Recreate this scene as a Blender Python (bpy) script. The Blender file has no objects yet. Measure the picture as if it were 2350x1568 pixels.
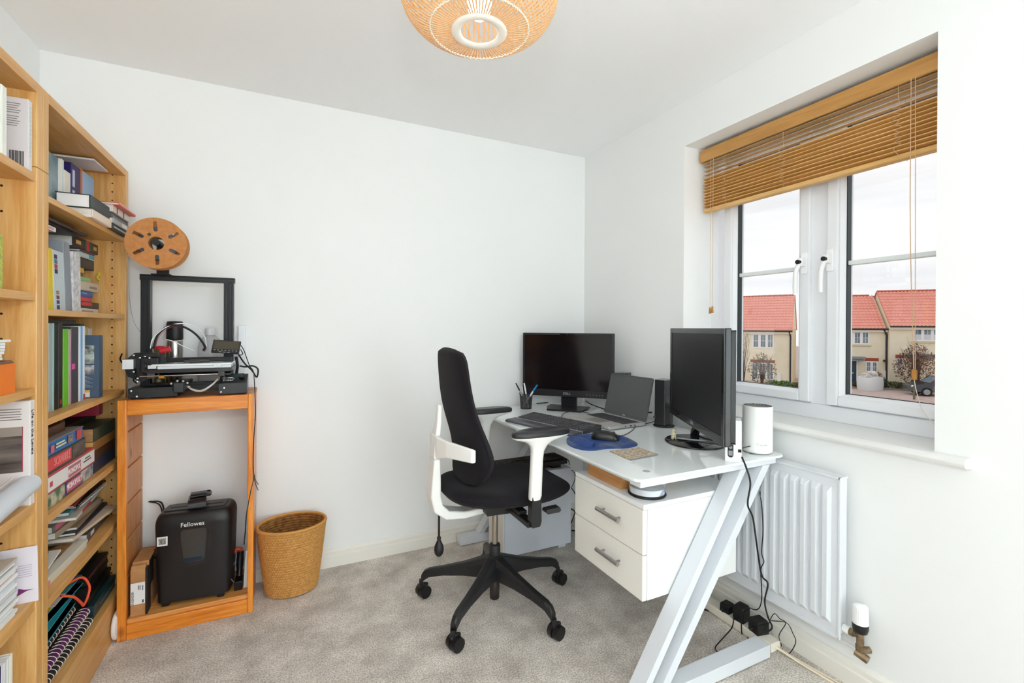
import bpy, math, random
from mathutils import Vector, Matrix
random.seed(7)
scn = bpy.context.scene
COL = scn.collection
PI = math.pi

# ------------------------------------------------------------------ camera
F = 1066.65; YAW, PIT, ROL = .4526, -.0035, .0054; CH = 1.2528
FW = Vector((math.sin(YAW)*math.cos(PIT), math.cos(YAW)*math.cos(PIT), math.sin(PIT)))
_r0 = Vector((math.cos(YAW), -math.sin(YAW), 0)); _u0 = _r0.cross(FW)
RT = _r0*math.cos(ROL) + _u0*math.sin(ROL); UP = -_r0*math.sin(ROL) + _u0*math.cos(ROL)
O = Vector((0, 0, CH))
cam = bpy.data.cameras.new('camera'); co = bpy.data.objects.new('camera', cam); COL.objects.link(co)
cam.sensor_width = 36; cam.lens = F/2350*36; cam.shift_y = -27/2350; cam.clip_start = .02; cam.clip_end = 400
co.matrix_world = Matrix(((RT.x, UP.x, -FW.x, O.x), (RT.y, UP.y, -FW.y, O.y), (RT.z, UP.z, -FW.z, O.z), (0, 0, 0, 1)))
scn.camera = co

# ------------------------------------------------------------------ light
vs = scn.view_settings
vs.view_transform = 'Standard'; vs.look = 'None'; vs.gamma = 1; vs.use_curve_mapping = False
vs.exposure = EXPO = 0.21
w = bpy.data.worlds.new('overcast'); scn.world = w; w.use_nodes = True
nt = w.node_tree; bg = nt.nodes['Background']
tc = nt.nodes.new('ShaderNodeTexCoord'); mp = nt.nodes.new('ShaderNodeMapping'); mp.inputs['Scale'].default_value = (1.2, 1.2, 9)
nz = nt.nodes.new('ShaderNodeTexNoise'); nz.inputs['Scale'].default_value = 2.2; nz.inputs['Detail'].default_value = 5
rp = nt.nodes.new('ShaderNodeValToRGB'); rp.color_ramp.elements[0].position = .3; rp.color_ramp.elements[1].position = .7
rp.color_ramp.elements[0].color = (.80, .82, .845, 1); rp.color_ramp.elements[1].color = (1, 1, 1, 1)
nt.links.new(tc.outputs['Generated'], mp.inputs[0]); nt.links.new(mp.outputs[0], nz.inputs['Vector'])
nt.links.new(nz.outputs[0], rp.inputs[0]); nt.links.new(rp.outputs[0], bg.inputs[0]); bg.inputs[1].default_value = 1.03
# the photographer's flash, held above the lens
fl = bpy.data.lights.new('camera_flash', 'POINT'); fl.energy = 18; fl.shadow_soft_size = .045; fl.color = (.86, .935, 1)
fo = bpy.data.objects.new('camera_flash', fl); fo.location = (0, -.02, 1.58); COL.objects.link(fo)
# added fill spot, unseen: bounces off the right wall to brighten room and ceiling
f2 = bpy.data.lights.new('added_fill_spot', 'SPOT'); f2.energy = 650; f2.spot_size = 2.2; f2.spot_blend = .8; f2.shadow_soft_size = .08; f2.color = (.80, .91, 1)
f2o = bpy.data.objects.new('added_fill_spot', f2); f2o.location = (-.1, -2.0, 1.5); f2o.rotation_euler = (-1.2, 0, 1.1); COL.objects.link(f2o)

scn.cycles.max_bounces = 14; scn.cycles.diffuse_bounces = 10; scn.cycles.transparent_max_bounces = 24
# ------------------------------------------------------------------ reading positions (a real plane or distance is always given)
def ray(px, py): return FW + RT*((px-1175)/F) - UP*((py-757)/F)
def on(ax, v, px, py):
    d = ray(px, py); return O + d*((v-O[ax])/d[ax])
def atX(v, px, py): return on(0, v, px, py)
def atY(v, px, py): return on(1, v, px, py)
def atZ(v, px, py): return on(2, v, px, py)
def atD(z, px, py): return O + ray(px, py)*z

# ------------------------------------------------------------------ materials
def lin(c):
    c = c.lstrip('#'); v = [int(c[i:i+2], 16)/255 for i in (0, 2, 4)]
    return tuple((x/12.92 if x <= .04045 else ((x+.055)/1.055)**2.4) for x in v) + (1,)
MATS = {}
def mat(col, rough=.5, metal=0, bump=0, bs=200, var=None, vs_=8, vstr=(1, 1, 1), spec=.5, emis=0, coat=0, sheen=0, trans=0, alpha=1, ior=1.45, detail=4, ramp=(.35, .65)):
    key = (col, rough, metal, bump, bs, var, vs_, vstr, spec, emis, coat, sheen, trans, alpha, ramp)
    if key in MATS: return MATS[key]
    m = bpy.data.materials.new('m_'+col.strip('#')); m.use_nodes = True; n = m.node_tree; b = n.nodes['Principled BSDF']
    b.inputs['Base Color'].default_value = lin(col); b.inputs['Roughness'].default_value = rough; b.inputs['Metallic'].default_value = metal
    b.inputs['Specular IOR Level'].default_value = spec; b.inputs['Coat Weight'].default_value = coat; b.inputs['Sheen Weight'].default_value = sheen
    b.inputs['Transmission Weight'].default_value = trans; b.inputs['Alpha'].default_value = alpha; b.inputs['IOR'].default_value = ior
    if emis: b.inputs['Emission Color'].default_value = lin(col); b.inputs['Emission Strength'].default_value = emis
    if var or bump:
        t = n.nodes.new('ShaderNodeTexCoord'); mp = n.nodes.new('ShaderNodeMapping'); n.links.new(t.outputs['Object'], mp.inputs[0])
        mp.inputs['Scale'].default_value = vstr
    if var:
        z = n.nodes.new('ShaderNodeTexNoise'); z.inputs['Scale'].default_value = vs_; z.inputs['Detail'].default_value = detail
        n.links.new(mp.outputs[0], z.inputs['Vector']); r = n.nodes.new('ShaderNodeValToRGB')
        r.color_ramp.elements[0].position = ramp[0]; r.color_ramp.elements[1].position = ramp[1]
        r.color_ramp.elements[0].color = lin(col); r.color_ramp.elements[1].color = lin(var)
        n.links.new(z.outputs[0], r.inputs[0]); n.links.new(r.outputs[0], b.inputs['Base Color'])
    if bump:
        z2 = n.nodes.new('ShaderNodeTexNoise'); z2.inputs['Scale'].default_value = bs; n.links.new(mp.outputs[0], z2.inputs['Vector'])
        bp = n.nodes.new('ShaderNodeBump'); bp.inputs['Strength'].default_value = bump; bp.inputs['Distance'].default_value = .002
        n.links.new(z2.outputs[0], bp.inputs['Height']); n.links.new(bp.outputs[0], b.inputs['Normal'])
    MATS[key] = m; return m
def wood(c1, c2, axis='z', rough=.4, scale=1.0, knots=0, dark=None, coat=.0):
    key = ('wood', c1, c2, axis, rough, scale, knots)
    if key in MATS: return MATS[key]
    m = bpy.data.materials.new('wood_'+c1.strip('#')); m.use_nodes = True; n = m.node_tree; L = n.links; b = n.nodes['Principled BSDF']
    b.inputs['Roughness'].default_value = rough; b.inputs['Coat Weight'].default_value = coat
    t = n.nodes.new('ShaderNodeTexCoord'); mp = n.nodes.new('ShaderNodeMapping'); L.new(t.outputs['Object'], mp.inputs[0])
    s = {'x': (.6, 9, 9), 'y': (9, .6, 9), 'z': (9, 9, .6)}[axis]; mp.inputs['Scale'].default_value = [q*scale for q in s]
    z = n.nodes.new('ShaderNodeTexNoise'); z.inputs['Scale'].default_value = 3; z.inputs['Detail'].default_value = 8; z.inputs['Distortion'].default_value = 1.4
    L.new(mp.outputs[0], z.inputs['Vector'])
    f = n.nodes.new('ShaderNodeTexNoise'); f.inputs['Scale'].default_value = 26; f.inputs['Detail'].default_value = 3; L.new(mp.outputs[0], f.inputs['Vector'])
    ad = n.nodes.new('ShaderNodeMath'); ad.operation = 'MULTIPLY_ADD'; ad.inputs[1].default_value = .45; L.new(f.outputs[0], ad.inputs[0]); L.new(z.outputs[0], ad.inputs[2])
    r = n.nodes.new('ShaderNodeValToRGB'); e = r.color_ramp.elements; e[0].position = .55; e[1].position = .9; e[0].color = lin(c1); e[1].color = lin(c2)
    L.new(ad.outputs[0], r.inputs[0]); out = r.outputs[0]
    if knots:
        mk = n.nodes.new('ShaderNodeMapping'); L.new(t.outputs['Object'], mk.inputs[0]); mk.inputs['Scale'].default_value = {'x': (3, 6, 6), 'y': (6, 3, 6), 'z': (6, 6, 3)}[axis]
        v = n.nodes.new('ShaderNodeTexVoronoi'); v.inputs['Scale'].default_value = knots; L.new(mk.outputs[0], v.inputs['Vector'])
        r2 = n.nodes.new('ShaderNodeValToRGB'); r2.color_ramp.elements[0].position = .06; r2.color_ramp.elements[1].position = .16
        r2.color_ramp.elements[0].color = lin(dark or '#7a3a10'); r2.color_ramp.elements[1].color = (1, 1, 1, 1)
        mx = n.nodes.new('ShaderNodeMix'); mx.data_type = 'RGBA'; mx.blend_type = 'MULTIPLY'; mx.inputs[0].default_value = .85
        L.new(v.outputs[0], r2.inputs[0]); L.new(out, mx.inputs[6]); L.new(r2.outputs[0], mx.inputs[7]); out = mx.outputs[2]
    L.new(out, b.inputs['Base Color'])
    MATS[key] = m; return m

# ------------------------------------------------------------------ mesh builder
class G:
    def __init__(s): s.v = []; s.f = []; s.sm = []; s.mi = []
    def add(s, vs, fs, smooth=False, mi=0):
        o = len(s.v); s.v += [tuple(p) for p in vs]; s.f += [tuple(i+o for i in f) for f in fs]; s.sm += [smooth]*len(fs); s.mi += [mi]*len(fs); return s
    def box(s, x0, x1, y0, y1, z0, z1, mi=0):
        if x0 > x1: x0, x1 = x1, x0
        if y0 > y1: y0, y1 = y1, y0
        if z0 > z1: z0, z1 = z1, z0
        return s.add([(x0, y0, z0), (x1, y0, z0), (x1, y1, z0), (x0, y1, z0), (x0, y0, z1), (x1, y0, z1), (x1, y1, z1), (x0, y1, z1)],
                     [(3, 2, 1, 0), (4, 5, 6, 7), (0, 1, 5, 4), (1, 2, 6, 5), (2, 3, 7, 6), (3, 0, 4, 7)], mi=mi)
    def ob(s, c, sz, R=None, mi=0):
        g = G().box(-sz[0]/2, sz[0]/2, -sz[1]/2, sz[1]/2, -sz[2]/2, sz[2]/2, mi)
        return s.put(g, Matrix.Translation(c) @ (R.to_4x4() if R is not None else Matrix()))
    def put(s, g, M):
        o = len(s.v); s.v += [tuple(M @ Vector(p)) for p in g.v]; s.f += [tuple(i+o for i in f) for f in g.f]; s.sm += g.sm; s.mi += g.mi; return s
    def hexa(s, p, mi=0):   # 8 corner points, bottom ring then top ring
        return s.add(p, [(3, 2, 1, 0), (4, 5, 6, 7), (0, 1, 5, 4), (1, 2, 6, 5), (2, 3, 7, 6), (3, 0, 4, 7)], mi=mi)
    def cyl(s, p0, p1, r0, r1=None, n=20, mi=0, cap=True, sm=True):
        r1 = r0 if r1 is None else r1
        p0 = Vector(p0); p1 = Vector(p1); d = (p1-p0).normalized(); a = d.orthogonal().normalized(); b = d.cross(a)
        vs = [p0+(a*math.cos(t)+b*math.sin(t))*r0 for t in [2*PI*i/n for i in range(n)]] + [p1+(a*math.cos(t)+b*math.sin(t))*r1 for t in [2*PI*i/n for i in range(n)]]
        s.add(vs, [(i, (i+1) % n, n+(i+1) % n, n+i) for i in range(n)], sm, mi)
        if cap: s.add(vs, [tuple(range(n))[::-1], tuple(range(n, 2*n))], False, mi)
        return s
    def tube(s, pts, r, n=8, mi=0, k=6, closed=False, flat=None):
        P = [Vector(p) for p in pts]
        if k > 1 and len(P) > 2:
            Q = []; m = len(P)
            for i in range(m if closed else m-1):
                a, b, c, d = (P[(i-1) % m] if closed or i > 0 else P[i]*2-P[i+1]), P[i], P[(i+1) % m], (P[(i+2) % m] if closed or i+2 < m else P[i+1]*2-P[i])
                for j in range(k):
                    t = j/k; Q.append(.5*((2*b)+(c-a)*t+(2*a-5*b+4*c-d)*t*t+(-a+3*b-3*c+d)*t**3))
            if not closed: Q.append(P[-1])
            P = Q
        m = len(P); vs = []; up = None
        for i in range(m):
            d = (P[(i+1) % m if closed else min(i+1, m-1)]-P[(i-1) % m if closed else max(i-1, 0)])
            d = d.normalized() if d.length > 1e-9 else Vector((0, 0, 1))
            a = (up - d*up.dot(d)) if up is not None else d.orthogonal()
            a = a.normalized() if a.length > 1e-6 else d.orthogonal().normalized()
            up = a; b = d.cross(a); ri = r[min(len(r)-1, int(i*len(r)/m))] if isinstance(r, (list, tuple)) else r
            for q in range(n):
                t = 2*PI*q/n; vs.append(P[i]+a*math.cos(t)*ri+b*math.sin(t)*ri*(flat or 1))
        fs = [(i*n+q, i*n+(q+1) % n, ((i+1) % m)*n+(q+1) % n, ((i+1) % m)*n+q) for i in range(m if closed else m-1) for q in range(n)]
        s.add(vs, fs, True, mi)
        if not closed: s.add(vs, [tuple(range(n))[::-1], tuple(range((m-1)*n, m*n))], False, mi)
        return s
    def lathe(s, prof, c=(0, 0, 0), n=32, sx=1, sy=1, M=None, mi=0, sm=True):
        vs = [(c[0]+r*math.cos(2*PI*i/n)*sx, c[1]+r*math.sin(2*PI*i/n)*sy, c[2]+z) for r, z in prof for i in range(n)]
        if M is not None: vs = [tuple(M @ Vector(p)) for p in vs]
        fs = [(j*n+i, j*n+(i+1) % n, (j+1)*n+(i+1) % n, (j+1)*n+i) for j in range(len(prof)-1) for i in range(n)]
        return s.add(vs, fs, sm, mi)
    def prism(s, poly, lo, hi, ax='y', mi=0, sm=False):
        f = {'x': lambda a, b, h: (h, a, b), 'y': lambda a, b, h: (a, h, b), 'z': lambda a, b, h: (a, b, h)}[ax]
        n = len(poly); vs = [f(a, b, lo) for a, b in poly]+[f(a, b, hi) for a, b in poly]
        s.add(vs, [(i, (i+1) % n, n+(i+1) % n, n+i) for i in range(n)], sm, mi)
        return s.add(vs, [tuple(range(n))[::-1], tuple(range(n, 2*n))], False, mi)
    def ball(s, c, r, n=16, m=10, mi=0, M=None):
        r = r if isinstance(r, (list, tuple)) else (r, r, r)
        pr = [(max(math.sin(PI*j/m), 1e-4), -math.cos(PI*j/m)) for j in range(m+1)]
        vs = [Vector((q*math.cos(2*PI*i/n)*r[0], q*math.sin(2*PI*i/n)*r[1], z*r[2])) for q, z in pr for i in range(n)]
        if M is not None: vs = [M @ p for p in vs]
        vs = [p+Vector(c) for p in vs]
        return s.add(vs, [(j*n+i, j*n+(i+1) % n, (j+1)*n+(i+1) % n, (j+1)*n+i) for j in range(m) for i in range(n)], True, mi)
    def grid(s, fn, nu, nv, cu=False, cv=False, mi=0, sm=True):
        vs = [fn(i/(nu if cu else nu-1), j/(nv if cv else nv-1)) for j in range(nv) for i in range(nu)]
        fs = [(j*nu+i, j*nu+(i+1) % nu, ((j+1) % nv)*nu+(i+1) % nu, ((j+1) % nv)*nu+i) for j in range(nv if cv else nv-1) for i in range(nu if cu else nu-1)]
        return s.add(vs, fs, sm, mi)

def obj(name, g, m, par=None, world=False, bev=0, seg=2, sub=0, smooth=False, label=None):
    """one mesh object; world=True: coordinates are the room's and are brought into the parent's own space"""
    vs = g.v
    if par is not None and world:
        iv = WM[par.name].inverted(); vs = [iv @ Vector(p) for p in g.v]
    me = bpy.data.meshes.new(name); me.from_pydata([tuple(p) for p in vs], [], g.f)
    me.polygons.foreach_set('use_smooth', [bool(q) or smooth for q in g.sm]); me.polygons.foreach_set('material_index', g.mi)
    for q in (m if isinstance(m, (list, tuple)) else [m]): me.materials.append(q)
    me.validate(); me.update()
    o = bpy.data.objects.new(name, me); COL.objects.link(o)
    if par is not None: o.parent = par; WM[o.name] = WM[par.name]
    else: WM[o.name] = Matrix()
    if bev:
        b = o.modifiers.new('bevel', 'BEVEL'); b.width = bev; b.segments = seg; b.limit_method = 'ANGLE'; b.angle_limit = .6
    if sub:
        q = o.modifiers.new('sub', 'SUBSURF'); q.levels = sub; q.render_levels = sub
    if label: o['label'] = label
    return o
WM = {}
def tag(o, label, cat, group=None, kind=None):
    o['label'] = label; o['category'] = cat
    if group: o['group'] = group
    if kind: o['kind'] = kind
    return o
def thing(name, label, cat, loc=(0, 0, 0), rz=0, group=None):
    o = bpy.data.objects.new(name, None); COL.objects.link(o); o.location = loc; o.rotation_euler = (0, 0, rz); o.empty_display_size = .05
    WM[o.name] = Matrix.Translation(loc) @ Matrix.Rotation(rz, 4, 'Z'); return tag(o, label, cat, group)
def struct(name, g, m, par=None, **k):
    o = obj(name, g, m, par, **k)
    if par is None: o['kind'] = 'structure'
    return o
def dup(root, loc, rz=0, label=None, name=None):
    r = root.copy(); COL.objects.link(r); r.location = loc; r.rotation_euler = (0, 0, rz)
    WM[r.name] = Matrix.Translation(loc) @ Matrix.Rotation(rz, 4, 'Z')
    if label: r['label'] = label
    for c in list(root.children):
        d = c.copy(); COL.objects.link(d); d.parent = r; WM[d.name] = WM[r.name]
        for e in list(c.children):
            h = e.copy(); COL.objects.link(h); h.parent = d; WM[h.name] = WM[r.name]
    return r
def text(s, size, org, right, up, m, par=None, name='lettering', sx=1.0, align='CENTER', world=True, d=.0004):
    c = bpy.data.curves.new('t', 'FONT'); c.body = s; c.size = size; c.align_x = align; c.align_y = 'CENTER'; c.extrude = d; c.resolution_u = 2
    t = bpy.data.objects.new('t', c); COL.objects.link(t); dg = bpy.context.evaluated_depsgraph_get()
    me = bpy.data.meshes.new_from_object(t.evaluated_get(dg)); bpy.data.objects.remove(t)
    right = Vector(right).normalized(); up = Vector(up).normalized(); nn = right.cross(up)
    g = G(); g.add([Vector(org)+right*v.co.x*sx+up*v.co.y+nn*v.co.z for v in me.vertices], [tuple(p.vertices) for p in me.polygons])
    return obj(name, g, m, par, world=world)
def lerp(a, b, t): return a+(b-a)*t
RZ = lambda a: Matrix.Rotation(a, 3, 'Z')
def frame3(x, y, z):  # columns
    return Matrix((x, y, z)).transposed()

WHITE = mat('#f1f2f1', .75, bump=.08, bs=90)
CEIL = mat('#f8f8f8', .85, bump=.1, bs=60)
GLOSSW = mat('#f3f5f5', .25)
PVC = mat('#edeff2', .3)
BLK = mat('#161617', .45)
BLKG = mat('#0c0c0e', .12, coat=.3)
BLKM = mat('#222224', .6, bump=.15, bs=900)
CHROME = mat('#c9c9c9', .22, 1)
PAPER = mat('#eceae4', .8, var='#d5d2ca', vs_=60, vstr=(1, 1, 14))
BEECH = wood('#e2b574', '#cf9650', 'z', .38)
BEECHY = wood('#dfae6c', '#cc9450', 'y', .38)
PINE = wood('#f09a3a', '#d06f18', 'z', .32, 1.2, 1.6, coat=.2)
PINEX = wood('#f09a3a', '#cf6f16', 'x', .32, 1.2, 1.6, coat=.2)
PINEL = wood('#dc9a5c', '#c88040', 'z', .45, .9, 1.6)
CARD = mat('#c08d5c', .85, var='#b07d4e', vs_=30)
# ================================================================== the room
R_, D_, L_, H_, Y0 = 1.8037, 2.6016, -.9246, 2.4, -4.2  # room stretched behind the camera to even out the light
carpet = bpy.data.materials.new('carpet'); carpet.use_nodes = True
n = carpet.node_tree; L = n.links; b = n.nodes['Principled BSDF']; b.inputs['Roughness'].default_value = .95; b.inputs['Sheen Weight'].default_value = .15
t = n.nodes.new('ShaderNodeTexCoord')
z1 = n.nodes.new('ShaderNodeTexNoise'); z1.inputs['Scale'].default_value = 170; z1.inputs['Detail'].default_value = 3
z2 = n.nodes.new('ShaderNodeTexNoise'); z2.inputs['Scale'].default_value = 5.5; z2.inputs['Detail'].default_value = 5; z2.inputs['Roughness'].default_value = .65
for z in (z1, z2): L.new(t.outputs['Object'], z.inputs['Vector'])
r1 = n.nodes.new('ShaderNodeValToRGB'); r1.color_ramp.elements[0].position = .36; r1.color_ramp.elements[1].position = .62
r1.color_ramp.elements[0].color = lin('#c6bdb3'); r1.color_ramp.elements[1].color = lin('#fffaf3')
r2 = n.nodes.new('ShaderNodeValToRGB'); r2.color_ramp.elements[0].position = .34; r2.color_ramp.elements[1].position = .66
r2.color_ramp.elements[0].color = lin('#c9c4bf'); r2.color_ramp.elements[1].color = lin('#fffdfa')
mx = n.nodes.new('ShaderNodeMix'); mx.data_type = 'RGBA'; mx.blend_type = 'MULTIPLY'; mx.inputs[0].default_value = 1
L.new(z1.outputs[0], r1.inputs[0]); L.new(z2.outputs[0], r2.inputs[0]); L.new(r1.outputs[0], mx.inputs[6]); L.new(r2.outputs[0], mx.inputs[7]); L.new(mx.outputs[2], b.inputs['Base Color'])
bp = n.nodes.new('ShaderNodeBump'); bp.inputs['Strength'].default_value = .9; bp.inputs['Distance'].default_value = .006
L.new(z1.outputs[0], bp.inputs['Height']); L.new(bp.outputs[0], b.inputs['Normal'])
struct('floor', G().box(L_-.1, R_+.1, Y0, D_+.1, -.08, 0), carpet)
struct('ceiling', G().box(L_-.1, R_+.25, Y0, D_+.1, H_, H_+.08), CEIL)
struct('wall_back', G().box(L_-.1, R_+.25, D_, D_+.1, 0, H_), WHITE)
struct('wall_front', G().box(L_-.1, R_+.25, Y0-.1, Y0, 0, H_), WHITE)  # unseen end wall, added far back so light bounces into the room
struct('wall_left', G().box(L_-.1, L_, Y0, D_, 0, H_), WHITE)
WY0, WY1, WZ0, WZ1, WT = .719, 1.732, .88, 2.175, .33   # the window opening and the thickness of its wall
g = G().box(R_, R_+WT, Y0, WY0, 0, H_).box(R_, R_+WT, WY1, D_, 0, H_).box(R_, R_+WT, WY0, WY1, 0, WZ0-.03).box(R_, R_+WT, WY0, WY1, WZ1, H_)
struct('wall_right', g, WHITE)
SK = mat('#efece3', .4)
sk = [(0, 0), (.018, 0), (.018, .055), (.014, .06), (.014, .078), (.006, .088), (0, .09)]
struct('baseboard_back', G().prism([(D_-a, b) for a, b in sk], L_, R_, 'x'), SK)
struct('baseboard_right', G().prism([(R_-a, b) for a, b in sk], Y0, D_-.018, 'y'), SK)
# sill board
g = G().prism([(R_+.2, WZ0-.03), (R_-.03, WZ0-.03), (R_-.042, WZ0-.024), (R_-.046, WZ0-.015), (R_-.042, WZ0-.005), (R_-.03, WZ0), (R_+.2, WZ0)], WY0, WY1, 'y')
g.prism([(R_, WZ0-.03), (R_-.03, WZ0-.03), (R_-.042, WZ0-.024), (R_-.046, WZ0-.015), (R_-.042, WZ0-.005), (R_-.03, WZ0), (R_, WZ0)], .632, WY0, 'y')
g.prism([(R_, WZ0-.03), (R_-.03, WZ0-.03), (R_-.042, WZ0-.024), (R_-.046, WZ0-.015), (R_-.042, WZ0-.005), (R_-.03, WZ0), (R_, WZ0)], WY1, WY1+.07, 'y')
struct('trim_1', g, mat('#e9e9e6', .28), bev=.002)
# window
XF = 2.0
GLS = bpy.data.materials.new('glass'); GLS.use_nodes = True; n = GLS.node_tree; n.nodes.remove(n.nodes['Principled BSDF'])
tr = n.nodes.new('ShaderNodeBsdfTransparent'); gl = n.nodes.new('ShaderNodeBsdfGlossy'); gl.inputs['Roughness'].default_value = .02; ms = n.nodes.new('ShaderNodeMixShader'); ms.inputs[0].default_value = .06
n.links.new(tr.outputs[0], ms.inputs[1]); n.links.new(gl.outputs[0], ms.inputs[2]); n.links.new(ms.outputs[0], n.nodes['Material Output'].inputs[0])
def ring(g, x0, x1, y0, y1, z0, z1, wd, wz=None):
    wz = wz or wd
    return g.box(x0, x1, y0, y0+wd, z0, z1).box(x0, x1, y1-wd, y1, z0, z1).box(x0, x1, y0+wd, y1-wd, z0, z0+wz).box(x0, x1, y0+wd, y1-wd, z1-wz, z1)
win = obj('window_1', ring(G(), XF, XF+.07, WY0-.03, WY1+.005, WZ0, WZ1, .045, .062).box(XF, XF+.07, 1.14, 1.22, WZ0+.062, WZ1-.062), PVC, bev=.004)
win['kind'] = 'structure'
RUB = mat('#12262a', .4)
SEAL = mat('#30343a', .6)
for (a, b2, hs) in ((1.214, 1.642, 1.232), (.735, 1.146, 1.128)):
    s = obj('sash', ring(G(), XF-.018, XF+.052, a, b2, .948, 2.12, .044, .038), PVC, win, bev=.006, seg=3)
    i0, i1, k0, k1 = a+.044, b2-.044, .986, 2.082; bw = .018
    bd = G()
    for q in (((i0, k0), (i1, k0), (i1-bw, k0+bw*.5), (i0+bw, k0+bw*.5)), ((i1, k0), (i1, k1), (i1-bw, k1-bw*.5), (i1-bw, k0+bw*.5)), ((i1, k1), (i0, k1), (i0+bw, k1-bw*.5), (i1-bw, k1-bw*.5)), ((i0, k1), (i0, k0), (i0+bw, k0+bw*.5), (i0+bw, k1-bw*.5))):
        bd.add([(XF-.004, *q[0]), (XF-.004, *q[1]), (XF+.010, *q[2]), (XF+.010, *q[3]), (XF+.05, *q[0]), (XF+.05, *q[1]), (XF+.05, *q[2]), (XF+.05, *q[3])], [(0, 1, 2, 3), (7, 6, 5, 4), (3, 2, 6, 7), (0, 4, 5, 1)])
    obj('glazing_bead', bd, PVC, s)
    g0, g1, h0, h1 = i0+bw, i1-bw, k0+bw*.5, k1-bw*.5
    obj('gasket', ring(G(), XF+.024, XF+.036, g0-.0005, g1+.0005, h0-.0005, h1+.0005, .0028).box(XF+.008, XF+.036, g1-.0025, g1+.0005, h0, h1), RUB, s)
    obj('glazing', G().box(XF+.028, XF+.032, g0, g1, h0, h1), GLS, s)
    obj('glazing_bar', G().box(XF+.016, XF+.044, g0, g1, 1.511, 1.529), mat('#e6ecec', .3), s, bev=.003)
    hg = G(); hx = XF-.018
    hg.box(hx-.012, hx, hs-.013, hs+.013, 1.49, 1.58).box(hx-.04, hx-.01, hs-.011, hs+.011, 1.52, 1.555)
    sgn = 1 if hs < 1.2 else 1
    hg.tube([(hx-.036, hs, 1.545), (hx-.043, hs+.004*sgn, 1.52), (hx-.046, hs+.012*sgn, 1.49), (hx-.043, hs+.016*sgn, 1.44), (hx-.04, hs+.017*sgn, 1.405)], .0095, 10)
    h = obj('window_handle', hg, mat('#f7f7f7', .2), s, bev=.003)
    obj('lock_cap', G().cyl((hx-.055, hs, 1.537), (hx-.04, hs, 1.537), .009), BLK, h)
# reveals are the wall's own faces; a shadow line of sealant where the frame meets them
# ---- blind
bl = thing('venetian_blind', 'light brown wooden venetian blind half raised at the top of the window', 'blind', (1.92, 1.22, 2.11))
BW = wood('#e3b878', '#cd9d58', 'y', .45, 1.0)
BW2 = wood('#dcb983', '#c49c60', 'y', .5, 1.0)
Yb0, Yb1 = .728, 1.715
obj('valance', G().box(1.893, 1.905, Yb0, Yb1, 2.098, 2.158).box(1.905, 1.95, Yb1-.012, Yb1, 2.098, 2.158), wood('#d09c58', '#b98544', 'y', .4, .7), bl, world=True, bev=.003)
obj('head_rail', G().box(1.912, 1.95, Yb0, Yb1-.014, 2.108, 2.152), mat('#a08a66', .5), bl, world=True, bev=.002)
rnd = random.Random(3)
g = G()
def slat(g, z, x, tilt, y0, y1, wd=.05, th=.0026, sag=0):
    c, s = math.cos(tilt), math.sin(tilt); N = 6
    for i in range(N):
        a = y0+(y1-y0)*i/N; b3 = y0+(y1-y0)*(i+1)/N; za = z-sag*math.sin(PI*i/N); zb = z-sag*math.sin(PI*(i+1)/N)
        P = []
        for yy, zz in ((a, za), (b3, zb)):
            for u, v in ((-wd/2, -th/2), (wd/2, -th/2), (wd/2, th/2), (-wd/2, th/2)):
                P.append((x+u*c-v*s, yy, zz+u*s+v*c))
        g.add(P, [(0, 1, 5, 4), (1, 2, 6, 5), (2, 3, 7, 6), (3, 0, 4, 7)])
        if i == 0: g.add(P, [(3, 2, 1, 0)])
        if i == N-1: g.add(P, [(4, 5, 6, 7)])
for i, z in enumerate((2.096, 2.077, 2.057, 2.036)): slat(g, z, 1.925, -.06+.03*i, Yb0+.004, Yb1-.006, wd=.025)
obj('spaced_slats', g, BW2, bl, world=True)
g = G()
for i in range(20):
    z = 2.012-i*.0077; slat(g, z, 1.922+(.004 if i % 2 else -.004)+rnd.uniform(-.002, .002), rnd.uniform(.25, .5)*(1 if i % 2 else -.5), Yb0+.004+rnd.uniform(0, .006), Yb1-.006-rnd.uniform(0, .006), sag=rnd.uniform(0, .0015), th=.0036, wd=.027)
obj('stacked_slats', g, BW, bl, world=True)
obj('bottom_rail', G().box(1.906, 1.940, Yb0+.003, Yb1-.012, 1.843, 1.862), BW, bl, world=True, bev=.003)
CORD = mat('#d8b48c', .8)
g = G()
for yc in (1.57, 1.28, .865):
    for x in (1.901, 1.943):
        pts = [(x, yc, 2.10), (x, yc, 2.06)]
        z = 2.03; k = 0
        while z > 1.872:
            pts.append((x-.004-rnd.uniform(0, .006), yc+(.010 if k % 2 else -.010)*rnd.uniform(.5, 1.5), z)); z -= rnd.uniform(.007, .013); k += 1
        pts += [(x, yc, 1.86), (x+.002, yc-.008, 1.842)]
        g.tube(pts, .0009, 5, k=3)
obj('ladder_strings', g, CORD, bl, world=True)
cg = G()
for y, zb in ((1.642, 1.362), (1.628, 1.366)): cg.tube([(1.888, y, 2.10), (1.888, y, zb)], .0011, 6, k=1)
obj('pull_cord', cg, CORD, bl, world=True)
for y, zb in ((1.642, 1.362), (1.628, 1.366)):
    obj('cord_tassel', G().lathe([(.0012, 0), (.004, -.003), (.0062, -.03), (.006, -.032), (.0005, -.033)], (1.888, y, zb), 14), mat('#b8813c', .5), bl, world=True)
a = atX(1.888, 2091, 180); b4 = atX(1.888, 2097, 848)
obj('pull_cord', G().tube([(1.888, a.y, a.z), (1.888, a.y-.001, 1.6), (1.888, b4.y, b4.z)], .0013, 6).tube([(1.888, a.y-.012, a.z), (1.888, b4.y-.004, b4.z)], .0011, 6, k=1), CORD, bl, world=True)
c5 = atX(1.888, 2098, 861)
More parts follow.
